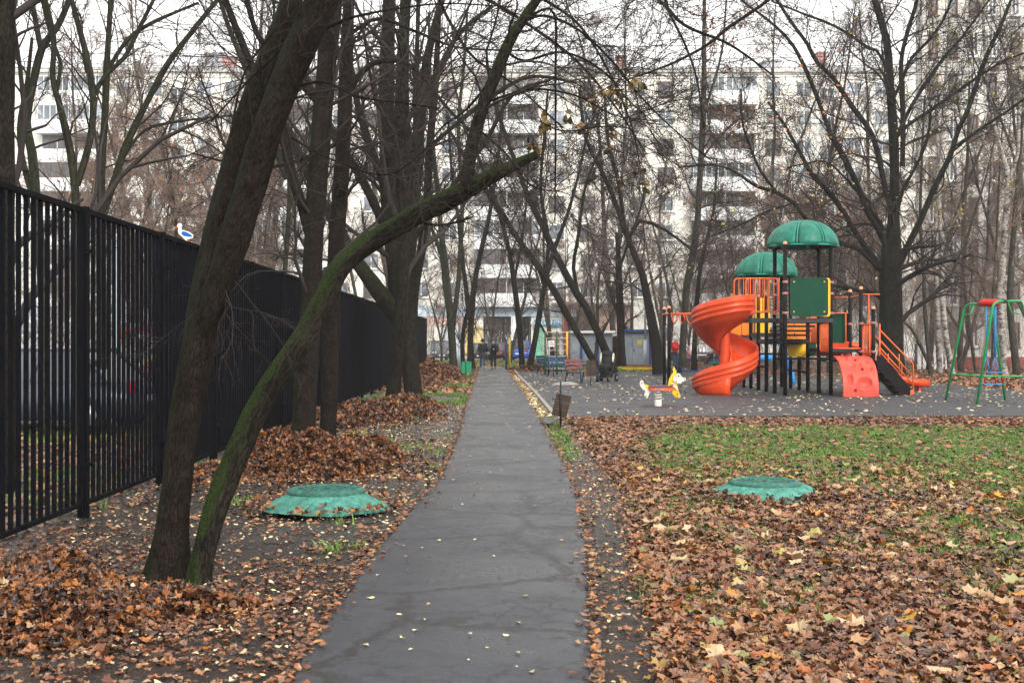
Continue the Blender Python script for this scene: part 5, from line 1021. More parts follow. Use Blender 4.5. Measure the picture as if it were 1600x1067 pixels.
def board(x0, x1, y, z0, z1, m, name='panel', th=.025, bolts=True, r=.07):
    w, h = x1 - x0, z1 - z0; mb = MB(); mb.prism([((x0 + x1) / 2 + a, y, (z0 + z1) / 2 + b_) for a, b_ in rrect(w, h, r)], (0, th, 0)); p = tb(mb, name, m)
    if bolts:
        mb = MB()
        for sx in (-1, 1):
            for sz in (-1, 1): mb.lathe([(.03, 0), (.03, .02), (0, .028)], (0, 0, 0), 8); k = len(mb.v) - 24; c = Vector(((x0 + x1) / 2 + sx * (w / 2 - .1), y - .0, (z0 + z1) / 2 + sz * (h / 2 - .1)))
        mb = MB()
        for sx in (-1, 1):
            for sz in (-1, 1): c = ((x0 + x1) / 2 + sx * (w / 2 - .11), y, (z0 + z1) / 2 + sz * (h / 2 - .11)); mb.tube([c, (c[0], c[1] - .022, c[2])], .026, 8)
        tb(mb, 'bolts', M_cap, p)
    return p
board(7.80, 8.87, 34.12, 2.27, 3.33, M_green); board(8.05, 8.98, 34.30, 2.25, 3.34, M_yel, bolts=False)
mb = MB()
for y in (34.95,): pass
def rail(pa, pb, z0, z1, nb, name='guard_rail', r=.019, m=M_orange_p):
    """rounded tube frame with upright bars between two plan points"""
    pa, pb = Vector(pa), Vector(pb); d = pb - pa; L_ = d.length; mb = MB(); pts = []
    for u, v in rrect(L_, z1 - z0, .12, 4): q = pa + d * ((u + L_ / 2) / L_); pts.append((q.x, q.y, v + (z0 + z1) / 2))
    mb.tube(pts, r * 1.25, 7, closed=True)
    for k in range(nb): q = pa + d * ((k + 1) / (nb + 1)); mb.tube([(q.x, q.y, z0), (q.x, q.y, z1)], r * .8, 6)
    return tb(mb, name, m)
rail((6.72, 34.95), (7.66, 34.95), 2.40, 3.36, 6); rail((6.60, 36.15), (7.60, 36.15), 2.42, 3.42, 6); rail((6.70, 35.02), (6.70, 36.1), 2.42, 3.2, 0) if False else None
rail((9.02, 34.5), (9.02, 35.6), 1.25, 2.1, 8); rail((9.05, 35.85), (9.05, 36.9), 1.5, 2.4, 6)
for (x0, x1, y, z0, z1, m) in ((7.02, 7.40, 39.2, 1.75, 2.85, M_orgb), (7.42, 7.80, 39.2, 1.75, 2.85, M_orgb), (7.84, 8.30, 39.15, 1.72, 2.95, M_yel), (8.42, 8.72, 37.6, 1.35, 2.20, M_orgb), (8.76, 9.08, 37.6, 1.35, 2.20, M_orgb), (8.50, 9.1, 37.5, 1.08, 1.6, M_yel), (9.14, 9.4, 37.6, 1.1, 2.0, M_green), (6.75, 7.2, 40.9, 1.5, 2.7, M_green)):
    board(x0, x1, y, z0, z1, m, bolts=False, r=.04)
board(9.85, 10.36, 37.4, 1.42, 2.42, M_green, r=.02, bolts=False)
for pl_ in ([(9.45, 37.3, 2.42), (10.36, 37.3, 2.42)], [(10.24, 37.3, 2.4), (10.24, 37.3, 1.35)], [(9.08, 34.85, 1.35), (10.0, 34.85, 1.35)], [(10.37, 36.1, 2.92), (10.37, 37.3, 2.9), (9.9, 37.3, 2.9)], [(10.37, 36.2, 2.95), (10.95, 36.2, 2.95)], [(10.62, 36.2, 2.95), (10.62, 36.2, 1.15)]): mb = MB(); mb.tube(pl_, .02, 6); tb(mb, 'handrail', M_orange_p)
# brace beams low on the posts and steps of the rising walkway
mb = MB()
for (x0, y0, x1, y1, z) in ((7.7, 36.8, 9.0, 37.0, 1.5), (7.7, 38, 9, 38.1, 1.5), (7.7, 36.8, 7.7, 41.8, .78), (9.0, 37, 9.0, 40.5, .62), (7.68, 35.5, 9.02, 35.7, 1.05), (9.02, 34.4, 10.37, 34.9, 1.0), (5.37, 41.6, 5.37, 42.9, 2.5), (7.68, 34.2, 7.68, 35.5, 1.62), (7.7, 39.2, 8.98, 39.2, 1.15)):
    mb.tube([(x0, y0, z), (x1, y1, z)], .032, 7)
tb(mb, 'cross_beams', M_post)
for k in range(3): mb = MB(); mb.box((8.36, 36.1 + .42 * k, 2.0 - .13 * k), (1.2, .36, .05)); tb(mb, 'step', M_deck)
for k in range(5): mb = MB(); mb.tube([(7.75, 41.2 + .0 * k, .35 + .3 * k), (8.4, 41.2, .35 + .3 * k)], .02, 6); tb(mb, 'rung', M_coral)
mb = MB()
for x in (7.75, 8.4): mb.tube([(x, 41.2, 0), (x, 41.2, 1.75), (x, 40.9, 1.95)], .024, 6)
tb(mb, 'ladder_frame', M_coral)
# monkey bars with hanging loops
mb = MB()
for y in (41.6, 42.9): mb.tube([(5.3, y, 2.50), (7.75, y, 2.50)], .03, 7)
mb.tube([(5.32, 41.55, 2.50), (5.32, 42.95, 2.50)], .035, 7); mb.tube([(5.45, 41.55, 2.50), (5.45, 42.95, 2.50)], .03, 7); tb(mb, 'overhead_ladder', M_orange_p)
for k in range(8):
    x = 5.62 + k * .262; mb = MB(); mb.tube([(x, 41.62, 2.48), (x + .04, 41.62, 2.30), (x + .02, 42.25, 2.16), (x + .04, 42.88, 2.30), (x, 42.88, 2.48)], .022, 6); tb(mb, 'rung', M_orange_p)
# spiral slide
def spiral():
    cx, cy = 6.17, 35.25; th0 = R_(-38); nst = 110
    rimz = [(0, 2.86), (40, 2.83), (85, 2.68), (145, 2.46), (230, 1.92), (320, 1.42), (390, 1.05), (450, .78), (510, .62)]
    prof = [(.20, .36), (.235, .12), (.34, .0), (.55, -.04), (.72, -.02), (.85, .06), (.93, .20), (.96, .36), (.965, .50), (.985, .53), (1.02, .51), (1.02, .40), (1.04, .385), (1.02, .37), (1.02, .25), (1.04, .235), (1.015, .22), (.995, .10), (1.01, .085), (.97, .06), (.90, -.06), (.78, -.17), (.62, -.27), (.42, -.38), (.27, -.46), (.18, -.54), (.17, .36)]
    vs = []; n = len(prof)
    for i in range(nst + 1):
        u = i / nst; dg = u * 505; a = th0 - R_(dg); z = np.interp(dg, [q[0] for q in rimz], [q[1] for q in rimz]) - .5
        ex = np.clip((dg - 450) / 50, 0, 1)
        for (r, h) in prof: vs.append((cx + r * .94 * math.cos(a), cy + r * .94 * math.sin(a), max(z + h * (1 - .25 * ex), .03)))
    fs = [(i * n + j, i * n + (j + 1) % n, (i + 1) * n + (j + 1) % n, (i + 1) * n + j) for i in range(nst) for j in range(n)] + [list(range(n)), [nst * n + j for j in range(n)]]
    mb = MB(); mb.add(vs, fs, 0, True); s = tb(mb, 'spiral_slide', M_slide)
    mb = MB(); mb.lathe([(.22, 0), (.20, .03), (.15, .2), (.135, 1.2), (.15, 2.0), (.14, 2.12), (0, 2.16)], (cx, cy, 0), 28); tb(mb, 'column', M_slide, s)
    # flared foot under the exit
    mb = MB(); vs = []; K = 8
    for i in range(K + 1):
        a = R_(186 + (i / K) * 84); vs += [(cx + .16 * math.cos(a), cy + .16 * math.sin(a), 0), (cx + (.80 + .03 * (i % 2)) * math.cos(a), cy + .80 * math.sin(a), 0), (cx + .84 * math.cos(a), cy + .84 * math.sin(a), .12), (cx + .97 * math.cos(a), cy + .97 * math.sin(a), .30 + .30 * i / K), (cx + .3 * math.cos(a), cy + .3 * math.sin(a), .35 + .25 * i / K)]
    fs = [(i * 5 + j, i * 5 + (j + 1) % 5, i * 5 + 5 + (j + 1) % 5, i * 5 + 5 + j) for i in range(K) for j in range(5)] + [list(range(5)), [K * 5 + j for j in range(5)]]
    mb.add(vs, fs, 0, True); tb(mb, 'slide_foot', M_slide, s)
    mb = MB(); mb.box((6.76, 35.35, 2.60), (.14, .85, .52), (0, 0, R_(0)), bev=.02) if 0 else None; mb.box((6.78, 34.62, 2.60), (.22, .04, .52), bev=.01); mb.box((6.80, 35.55, 2.60), (.26, .04, .52), bev=.01); mb.box((6.78, 35.08, 2.33), (.24, .9, .05)); tb(mb, 'slide_entry', M_slide, s)
spiral()
# coral climbing panel, curved down to the ground
def climb():
    K = 16; pts = []
    for i in range(K + 1): a = PI / 2 * i / K; pts.append((34.62 - 1.22 * math.sin(a) ** .9, 1.14 * math.cos(a) ** .75 if i < K else 0))
    x0, x1 = 9.10, 10.08; nx = 22; vs = []; holes = [(.2, .84, .13, .03), (.62, .88, .16, .03), (.25, .72, .08, .05), (.55, .70, .10, .04), (.74, .60, .13, .04), (.30, .52, .15, .04), (.55, .52, .06, .04), (.83, .45, .07, .05), (.22, .28, .08, .08), (.62, .22, .20, .09)]
    g = 44; P_ = catmull([Vector((0, a, b_)) for a, b_ in pts], [0] * len(pts), .04)[0]; K = len(P_)
    for i, p in enumerate(P_):
        t = P_[min(i + 1, K - 1)] - P_[max(i - 1, 0)]; nrm = Vector((0, t.z, -t.y)).normalized(); nrm = nrm if nrm.z > 0 or nrm.y < 0 else -nrm
        for j in range(nx * 2 + 1):
            u = j / (nx * 2); v = 1 - i / (K - 1); d = 0
            for (hu, hv, ru, rv) in holes:
                q = ((u - hu) / ru) ** 2 + ((v - hv) / rv) ** 2
                if q < 1: d = -.085 * (1 - q) ** .5 * (1 if v < hv + rv * .3 else .5)
                elif q < 1.5: d = .012
            vs.append(Vector((x0 + (x1 - x0) * u, p.y, p.z)) + nrm * d)
    w = nx * 2 + 1; fs = [(i * w + j, i * w + j + 1, (i + 1) * w + j + 1, (i + 1) * w + j) for i in range(K - 1) for j in range(w - 1)]
    mb = MB(); mb.add(vs, fs, 0, True); c = tb(mb, 'climbing_panel', M_coral); so = c.modifiers.new('s', 'SOLIDIFY'); so.thickness = .05
    kn_ = paint('dark_red_knobs', (.30, .02, .03), .4, .1, bump=0)
    for (u, v) in ((.3, .99), (.72, .98), (.5, .93), (.33, .78), (.5, .62), (.6, .42), (.35, .1), (.92, .99)):
        mb = MB(); i = int((1 - v) * (K - 1)); p = P_[i]; x = x0 + (x1 - x0) * u; mb.lathe([(.035, -.02), (.045, .03), (.03, .055), (0, .06)], (x, p.y, p.z), 8); tb(mb, 'hand_hold', kn_, c)
    mb = MB(); mb.box((9.55, 34.68, .99), (1.1, .3, .05)); tb(mb, 'lip', M_zinc)
climb()
# stairs going down to the right
xa, za, xb, zb = 10.38, 1.10, 11.28, .04; stair = empty('staircase', (0, 0, 0)); stair.parent = tower
for y in (34.30, 35.30): st = MB(); st.prism([(xa - .08, y, za + .05), (xa + .05, y, za + .05), (xb + .05, y, zb + .12), (xb + .05, y, 0.0), (xb - .2, y, 0.0), (xa - .08, y, za - .28)], (0, .05, 0)); tb(st, 'stringer', M_post, stair)
for k in range(6): mb = MB(); t = (k + .5) / 6; mb.box((xa + (xb - xa) * t, 34.82, za + (zb - za) * t - .02), (.20, .94, .035)); tb(mb, 'tread', M_deck, stair)
for y in (34.32, 35.33):
    mb = MB()
    for dz in (.78, .50, .28): mb.tube([(xa, y, za + dz), (xb + .02, y, zb + dz + (.12 if dz > .7 else .04))], .018, 6)
    mb.tube([(xa, y, za + .95), (xa, y, za + .05), (xa + .02, y, za + .28)], .02, 6); mb.tube([(xa, y, za + .78), (xb + .02, y, zb + .90), (xb + .04, y, zb + .86), (xb + .04, y, 0)], .02, 6)
    mb.tube([(xa + .55, y, za + .10), (xa + .55, y, za - .42)], .015, 6); tb(mb, 'handrail', M_orange_p, stair); mb = MB(); mb.box((xb, y - .03, .12), (.1, .04, .14)); tb(mb, 'foot_plate', M_orange_p, stair)
rail((10.37, 35.0), (10.37, 35.95), 1.2, 2.05, 5)
# straight slide running down to the right behind the stairs
mb = MB(); prof = [(-.30, .18), (-.27, .04), (-.2, 0), (.2, 0), (.27, .04), (.30, .18), (.34, .18), (.33, -.02), (.2, -.06), (-.2, -.06), (-.33, -.02), (-.34, .18)]; path = [(10.2, 1.38), (10.6, 1.34), (11.0, 1.02), (11.5, .60), (11.95, .32), (12.35, .22), (12.8, .20)]; vs = []
for (x, z) in path:
    for (u, h) in prof: vs.append((x, 37.6 + u, z + h))
n = len(prof); mb.add(vs, [(i * n + j, i * n + (j + 1) % n, (i + 1) * n + (j + 1) % n, (i + 1) * n + j) for i in range(len(path) - 1) for j in range(n)] + [list(range(n)), [len(vs) - n + j for j in range(n)]], 0, True)
mb.box((12.55, 37.6, .08), (.08, .4, .2)); tb(mb, 'straight_slide', M_slide)
mb = MB(); mb.prism([(10.25, 37.25, 1.5), (9.7, 37.25, 1.5), (9.3, 37.25, 1.1), (10.4, 37.25, 1.1)], (0, .7, 0)); tb(mb, 'slide_hood', M_slide)
# blue slide seen between the posts
mb = MB(); mb.tube([(9.5, 43.0, 1.5), (9.7, 43.0, 1.1), (9.9, 43.0, .3), (9.95, 43, .05)], [.12, .12, .1, .1], 8); mb.tube([(8.3, 43, 1.3), (8.8, 43, .95), (9.2, 43, 1.0)], .14, 8)
tb(mb, 'blue_tube', paint('sky_blue_plastic', (.03, .25, .62), .4, .1, bump=0))

# ---------------------------------------------------------------- spring rocker in the shape of a dog
M_wplas = paint('white_board', (.60, .58, .52), .4, .06, (.55, .5, .42), bump=.05)
ro = gr(1028, 636.5); rk = empty('spring_rocker', ro, 0, 'yellow and white dog-shaped spring rocker standing on a white coil spring', 'spring rocker')
Q = lambda x, y: ((x / 1280 * 90 + 990 - 1028) / FPX * ro.y, (636.5 - (y / 1067 * 75 + 570)) / FPX * ro.y)     # crop coordinates to metres
def ply(pts, y0, th, m, name, par=rk):
    mb = MB(); mb.prism([(Q(*p)[0], y0, Q(*p)[1]) for p in pts], (0, th, 0)); return mb.build(name, m, par)
mb = MB(); mb.lathe([(.085, 0), (.085, .17), (.075, .185), (0, .185)], n=20); mb.build('base_tube', M_wplas, rk)
mb = MB(); K = 90; mb.tube([(.082 * math.cos(i / K * 2 * PI * 4), .082 * math.sin(i / K * 2 * PI * 4), .19 + .25 * i / K) for i in range(K + 1)], .014, 7); mb.build('coil_spring', M_wplas, rk)
z = Q(0, 480)[1]; mb = MB(); mb.box((Q(600, 0)[0], 0, z), (.56, .30, .03), bev=.01); seat = mb.build('seat', paint('purple_brown_seat', (.14, .05, .06), .5, .15, bump=.1), rk)
ply([(350, 490), (440, 490), (440, 570), (370, 570), (345, 540)], -.13, .02, M_coral, 'side_board'); ply([(440, 490), (660, 490), (660, 570), (440, 570)], -.13, .02, M_pink, 'side_board'); ply([(660, 490), (880, 490), (890, 540), (870, 572), (660, 570)], -.13, .02, M_orange_p, 'side_board')
ply([(235, 425), (290, 440), (370, 480), (350, 545), (290, 550), (240, 500)], -.02, .03, M_yel, 'tail'); ply([(175, 335), (205, 350), (222, 400), (225, 450), (270, 515), (330, 550), (375, 600), (350, 625), (320, 700), (290, 718), (245, 712), (228, 680), (240, 630), (262, 580), (200, 540), (150, 480), (132, 420), (140, 360)], -.06, .03, M_wplas, 'hind_leg')
ply([(895, 30), (910, 75), (945, 130), (950, 180), (940, 260), (948, 340), (960, 430), (985, 520), (1005, 600), (1030, 660), (1040, 710), (1000, 740), (950, 735), (900, 690), (850, 620), (880, 560), (865, 500), (760, 480), (770, 420), (785, 330), (820, 250), (880, 175), (870, 90)], -.02, .035, M_yel, 'neck')
ply([(940, 215), (985, 180), (1030, 205), (1060, 260), (1100, 285), (1145, 290), (1158, 320), (1145, 355), (1060, 375), (1058, 410), (960, 410), (945, 330), (935, 260)], -.045, .025, M_wplas, 'head')
ply([(885, 240), (915, 240), (940, 330), (935, 390), (870, 345)], -.05, .02, M_wplas, 'ear'); ply([(815, 405), (870, 400), (900, 440), (940, 470), (975, 540), (960, 560), (900, 500), (840, 470)], -.06, .02, M_wplas, 'mane')
mb = MB()
for (x, y, r_) in ((993, 245, .018), (1122, 325, .013), (848, 440, .013), (175, 395, .012), (268, 685, .012), (968, 650, .012), (975, 720, .012)):
    q = Q(x, y); mb.tube([(q[0], -.055 if x in (993, 1122) else -.09, q[1]), (q[0], .02, q[1])], r_, 10)
mb.build('eye_and_bolts', M_dark, rk)
mb = MB(); q = Q(850, 435); mb.tube([(q[0], -.22, q[1]), (q[0], .22, q[1])], .016, 8); mb.build('handle', M_coral, rk)
# worn ring in the paving below it
mb = MB(); mb.lathe([(.0, .036), (.42, .036), (.46, .033)], (ro.x, ro.y, 0), 24); tag(mb.build('paving_patch', paint('worn_red_paving', (.085, .045, .042), .8, .3, bump=.3, scale=3)), kind='structure')

# ---------------------------------------------------------------- green swing frame
M_sw = paint('bright_green_enamel', (.02, .26, .08), .35, .12, (.02, .2, .06), bump=.06, scale=3); M_rd = paint('red_enamel', (.55, .025, .02), .4, .1, bump=.05)
f1, f2, f3 = gr(1477, 628), gr(1526, 634.5), gr(1571, 627); f4 = gr(1640, 629); hub = at(1548, 474, 30.2)
sw = empty('swing', (hub.x, hub.y, 0), 0, 'green tubular swing frame with a red hub and one blue hanging seat', 'swing'); so = Vector((hub.x, hub.y, 0)); RS = .031
def leg(foot, top, hubp, name='leg'):
    a, b_ = Vector(foot), Vector(top); c = Vector(hubp); d = (b_ - a).normalized(); e = (c - b_).normalized(); r_ = .22
    pts = [a] + [b_ - d * r_ + (d * r_ * 2 * t * (1 - t) + (d * r_ + e * r_) * t * t if False else ((1 - t) ** 2 * Vector((0, 0, 0)) + 2 * t * (1 - t) * d * r_ + t * t * (d * r_ + e * r_))) for t in [i / 8 for i in range(9)]] + [c]
    mb = MB(); mb.tube(pts, RS, 10); return mb.build(name, M_sw, sw, so)
y1 = f1.y; leg(f1, at(1508, 475, y1 * .99), at(1536, 475, 30.4)); leg(f2, at(1552, 471, f2.y), at(1570, 471, f2.y + .1)); leg(f4, at(1596, 470, f4.y * .99), at(1566, 471, f2.y + .2))
leg(f3, at(1549, 474, f3.y), at(1556, 473, 30.6))
mb = MB(); c = at(1545, 474.5, 30.3); mb.tube([at(1529, 475, 30.5), at(1536, 473, 30.4), at(1556, 473, 30.2), at(1562, 474, 30.1)], [.05, .09, .09, .05], 12); mb.build('hub', M_rd, sw, so)
mb = MB(); c = at(1569, 471, f2.y + .1); mb.tube([at(1565, 471, f2.y + .1), at(1573, 471, f2.y + .12)], .05, 10); mb.build('clamp', M_dark, sw, so)
for a, b_, q in (((1507, 492), (1522, 475), y1), ((1575, 472), (1594, 491), f4.y)):
    m_ = ((a[0] + b_[0]) / 2 + (3 if a[0] < 1550 else -4), (a[1] + b_[1]) / 2 + 7); mb = MB(); mb.tube([at(*a, q), at(*m_, q), at(*b_, q)], .018, 6); mb.build('brace', M_sw, sw, so)
mb = MB(); mb.tube([at(1487, 585, y1 * .995), at(1537, 587, 30.6), at(1575, 588, f3.y)], .022, 8); mb.tube([at(1536, 588, f2.y), at(1632, 588, f4.y)], .022, 8); mb.build('spreader_bar', M_sw, sw, so)
M_bl = paint('mid_blue_enamel', (.02, .20, .50), .45, .1, bump=.05)
mb = MB()
for x in (1541, 1555): p0, p1, p2 = at(x, 480, 31), at(x, 558, 31), at(x, 585, 31); mb.tube([p0, p1], .03 if x > 1550 else .02, 7); mb.tube([p1, p2 + Vector((-.12, 0, 0))], .012, 6); mb.tube([p1, p2 + Vector((.12, 0, 0))], .012, 6)
h_ = mb.build('hangers', M_bl, sw, so)
p = at(1549, 600, 31); mb = MB(); mb.box(p, (.50, .28, .03), bev=.01); mb.tube([p + Vector((-.25, -.14, .3)), p + Vector((.25, -.14, .3))], .016, 6); st_ = mb.build('seat', M_bl, sw, so)
mb = MB()
for sx in (-.22, .05, .24): mb.tube([p + Vector((sx, -.14, .02)), p + Vector((sx, -.14, .3))], .018, 6)
mb.build('seat_bars', M_rd, st_, so)

# ---------------------------------------------------------------- litter bins
def bin_(label, px, py, w, h, zc, m, tilt=0, d=.24, ptop=None, boards=0, rz=0, post=.016, pm=None):
    g = gr(px, py); r_ = empty('litter_bin', g, rz, label, 'litter bin'); mb = MB(); mb.tube([(0, 0, -.02), (0.0, 0, ptop or zc + h / 2)], post, 8); mb.build('post', pm or M_dark, r_)
    mb = MB(); t = .012
    for s in (-1, 1): mb.box((s * (w / 2 - t / 2), 0, 0), (t, d, h)); 
    mb.box((0, -d / 2 + t / 2, 0), (w - 2 * t - .002, t, h)); mb.box((0, d / 2 - t / 2, 0), (w - 2 * t - .002, t, h)); mb.box((0, 0, -h / 2 + t), (w - 2 * t - .004, d - 2 * t - .004, t))
    o = mb.build('bucket', m, r_); o.location = (0.02, d / 2 + post, zc); o.rotation_euler = (0, tilt, 0)
    if boards:
        mb = MB()
        for k in range(boards): mb.box((0, -d / 2 - .003, -h / 2 + h * (k + 1) / (boards + 1)), (w * .96, .006, .006))
        mb.build('ribs', paint('light_scratch', (.20, .14, .09), .7, .1, bump=0), o)
    return r_
M_bbin = paint('rusty_brown_bin', (.055, .034, .022), .6, .3, (.03, .018, .012), bump=.2, scale=6); M_gbin = paint('green_bin_paint', (.01, .23, .11), .45, .12, bump=.05)
bin_('tilted dark brown litter bin on a thin post at the near corner of the playground', 876, 667, .265, .40, .38, M_bbin, R_(14), ptop=.82, boards=2)
bin_('green litter bin on a short post left of the path, below the lamp post', 728, 589, .42, .50, .42, M_gbin, 0, d=.3)
bin_('upright brown litter bin in front of the bench with red slats', 923, 603, .32, .54, .62, M_bbin, 0, boards=2)
mb = MB(); vs = gr(883, 655.5); mb.box((vs.x, vs.y, .05), (.13, .1, .12), (0, R_(20), .3), bev=.03); tag(mb.build('concrete_lump', M_conc), 'broken pale concrete lump at the foot of the tilted brown bin', 'stone')
mb = MB(); p = gr(871, 602); mb.lathe([(0, .10), (.25, .09), (.38, .05), (.5, .0)], (p.x + .3, p.y, .03), 14); tag(mb.build('sand_bag', M_conc), 'low grey mound lying on the paving behind the tilted brown bin', 'mound')

# ---------------------------------------------------------------- benches
M_bt = paint('dark_teal_blue_tube', (.012, .05, .11), .45, .2, bump=.05, scale=3); M_sl = paint('red_brown_slat', (.26, .085, .07), .6, .25, bump=.2, scale=3); M_gs = paint('green_slat', (.02, .12, .08), .5, .2, bump=.1)
def bench(label, x, y, rz, sm, Lb=1.5):
    r_ = empty('park_bench', (x, y, 0), rz, label, 'bench', 'benches on the playground')      # local: length along X, faces -Y
    for s in (-1, 1):
        X = s * Lb / 2; mb = MB(); mb.tube([(X, .36, 0), (X, .30, .42), (X, .42, .92)], .024, 7); mb.tube([(X, -.28, 0), (X, -.26, .42), (X, -.24, .55), (X, -.12, .66), (X, .12, .70), (X, .30, .66), (X, .35, .6)], .024, 7); mb.tube([(X, -.26, .42), (X, .30, .42)], .02, 7); mb.build('end_frame', M_bt, r_)
    mb = MB()
    for k in range(5): mb.box((0, -.22 + k * .115, .455), (Lb - .05, .085, .03), bev=.006)
    mb.build('seat', sm, r_); mb = MB()
    for k in range(3): mb.box((0, .325 + k * .042, .58 + k * .13), (Lb - .05, .025, .10), (R_(-14), 0, 0), bev=.006)
    mb.build('backrest', M_bt if sm is M_gs else sm, r_); return r_
p = gr(914, 600); bench('blue-framed bench with red-brown slats, nearest the stroller', p.x - .05, p.y + .6, R_(62), M_sl)
p = gr(877, 590); bench('blue-framed bench with a green seat left of the red-slatted one', p.x, p.y + .5, R_(20), M_gs, .9)
p = gr(860, 586); bench('dark green bench just left of the ladder frame, farthest from the camera', p.x, p.y + .6, R_(60), M_gs, 1.2)
# climbing ladder frame
M_gtube = paint('dark_green_tube', (.02, .11, .06), .5, .2, bump=.05); ly = 56; la = lambda px: at(px, 533, ly).x
lf = empty('climbing_frame', (la(869), ly, 0), 0, 'tall ladder climbing frame with green and yellow uprights and cream rungs', 'climbing frame')
for px, m in ((852, M_gtube), (870, M_gtube), (886, M_yel)):
    mb = MB(); mb.tube([(la(px), ly, 0), (la(px), ly, 2.0)], .045, 8); mb.build('upright', m, lf, (la(869), ly, 0))
for k in range(7): mb = MB(); mb.tube([(la(852), ly, .3 + k * .28), (la(886), ly, .3 + k * .28)], .022, 6); mb.build('rung', paint('cream_rung', (.55, .50, .38), .5, .1, bump=0) if k == 0 else bpy.data.materials['cream_rung'], lf, (la(869), ly, 0))
sp_ = empty('notice_sign', (la(861.5), 59, 0), 0, 'small white notice with a grey mark behind the ladder frame', 'sign'); mb = MB(); mb.tube([(0, .03, 0), (0, .03, 1.6)], .03, 6); mb.build('post', M_pole, sp_); mb = MB(); mb.box((0.1, 0, 1.45), (.30, .02, .30)); q = mb.build('board', M_white, sp_)
mb = MB(); mb.tube([(.02, -.02, 1.5), (.10, -.02, 1.55), (.16, -.02, 1.5), (.06, -.02, 1.42), (.17, -.02, 1.38)], .015, 5); mb.build('printed_mark', M_recess, q)
tp = empty('marker_posts', (at(794, 533, 66).x, 66, 0), 0, 'pair of short posts, one dark blue and one yellow, right of the walkers', 'post'); mb = MB(); mb.tube([(-.1, 0, 0), (-.1, 0, 1.7)], .06, 8); mb.build('post', M_bt, tp); mb = MB(); mb.tube([(.08, 0, 0), (.08, 0, 1.75)], .05, 8); mb.build('post', M_yel, tp)
# sandbox with a yellow border
sy = 64; a, b_ = at(972, 533, sy).x, at(1036, 533, sy).x; sb = empty('sandbox', ((a + b_) / 2, sy + 1.2, 0), 0, 'low sandbox with a yellow painted border below the grey cabins', 'sandbox'); w = b_ - a
mb = MB(); mb.box((0, -1.2, .12), (w, .08, .26)); mb.box((0, 1.2, .12), (w, .08, .26)); mb.box((-w / 2 + .04, 0, .12), (.08, 2.3, .258)); mb.box((w / 2 - .04, 0, .12), (.08, 2.3, .258)); mb.build('border', M_yel, sb)
mb = MB(); mb.box((0, -1.2, .28), (w + .05, .25, .05)); mb.box((0, 1.2, .28), (w + .05, .25, .05)); mb.build('seat_plank', M_brown, sb); mb = MB(); mb.box((0, 0, .06), (w - .2, 2.25, .1)); mb.build('sand', M_conc, sb)
# stroller
def stroller():
    g = gr(947, 597); r_ = empty('stroller', g, R_(-24), 'black baby stroller with cream sides standing on the grey paving', 'stroller'); blk = paint('black_stroller_fabric', (.014, .014, .016), .75, .3, bump=.2, scale=8); crm = paint('cream_trim', (.66, .66, .46), .6, .1, bump=.05)
    def egg(c, d, name, m, rx=0, n=16):
        mb = MB(); mb.M = Matrix.Translation(c) @ Matrix.Rotation(rx, 4, 'X') @ Matrix.Diagonal((d[0], d[1], d[2], 1)); mb.lathe([(math.sin(PI * k / 10) ** .75, -math.cos(PI * k / 10)) for k in range(11)], n=n); return mb.build(name, m, r_)
    egg((0, .14, .86), (.225, .15, .36), 'seat_shell', blk, R_(-16)); egg((0, .22, 1.03), (.25, .22, .17), 'canopy', blk, R_(-10)); egg((0, -.06, .60), (.24, .22, .10), 'seat', blk, R_(14)); egg((0, -.30, .50), (.15, .08, .16), 'foot_rest', blk, R_(20))
    for s in (-1, 1): mb = MB(); mb.M = Matrix.Translation((s * .245, .12, .93)) @ Matrix.Rotation(R_(-16), 4, 'X') @ Matrix.Diagonal((.035, .09, .19, 1)); mb.lathe([(math.sin(PI * k / 8), -math.cos(PI * k / 8)) for k in range(9)], n=10); mb.build('side_trim', crm, r_)
    mb = MB()
    for s in (-1, 1): mb.tube([(s * .27, .42, 1.02), (s * .27, .0, .5), (s * .25, -.32, .14)], .015, 6); mb.tube([(s * .27, .05, .55), (s * .28, .35, .15)], .015, 6)
    mb.tube([(-.27, .42, 1.02), (.27, .42, 1.02)], .018, 6); mb.tube([(-.23, -.22, .62), (-.2, -.34, .66), (.2, -.34, .66), (.23, -.22, .62)], .018, 6); mb.build('frame', M_dark, r_)
    mb = MB(); mb.box((0, .05, .28), (.40, .46, .22), bev=.06); mb.build('basket', blk, r_)
    for (x, y, rr_) in ((-.30, .33, .16), (.30, .33, .16), (-.22, -.34, .13), (.22, -.34, .13)):
        mb = MB(); mb.tube([(x - .03, y, rr_), (x + .03, y, rr_)], rr_, 18); w = mb.build('wheel', M_tyre, r_); mb = MB(); mb.tube([(x - .036, y, rr_), (x + .036, y, rr_)], rr_ * .45, 12); mb.build('hub', M_rim, w)
stroller()
# white table rockers and blue frames behind
M_sky = paint('light_blue_tube', (.05, .22, .42), .5, .1, bump=.05)
wy = 62; tb_ = empty('play_table', (at(1087, 533, wy).x, wy, 0), 0, 'white T-shaped play table with blue benches right of the woman in red', 'table')
mb = MB(); mb.box((0, 0, .86), (.95, .5, .05), bev=.02); mb.build('table_top', M_white, tb_); mb = MB(); mb.tube([(0, 0, .05), (0, 0, .6), (0, 0, .85)], [.06, .06, .18], 10); mb.build('leg', M_white, tb_)
for s in (-1, 1): mb = MB(); mb.box((s * .95, 0, .42), (.6, .3, .05), bev=.02); mb.tube([(s * .95, 0, 0), (s * .95, 0, .42)], .04, 7); mb.tube([(s * .7, -.1, .60), (s * 1.3, -.1, .60)], .03, 6); mb.tube([(s * 1.3, -.1, .0), (s * 1.3, -.1, .6)], .03, 6); mb.build('bench', M_sky if s > 0 else M_gtube, tb_)
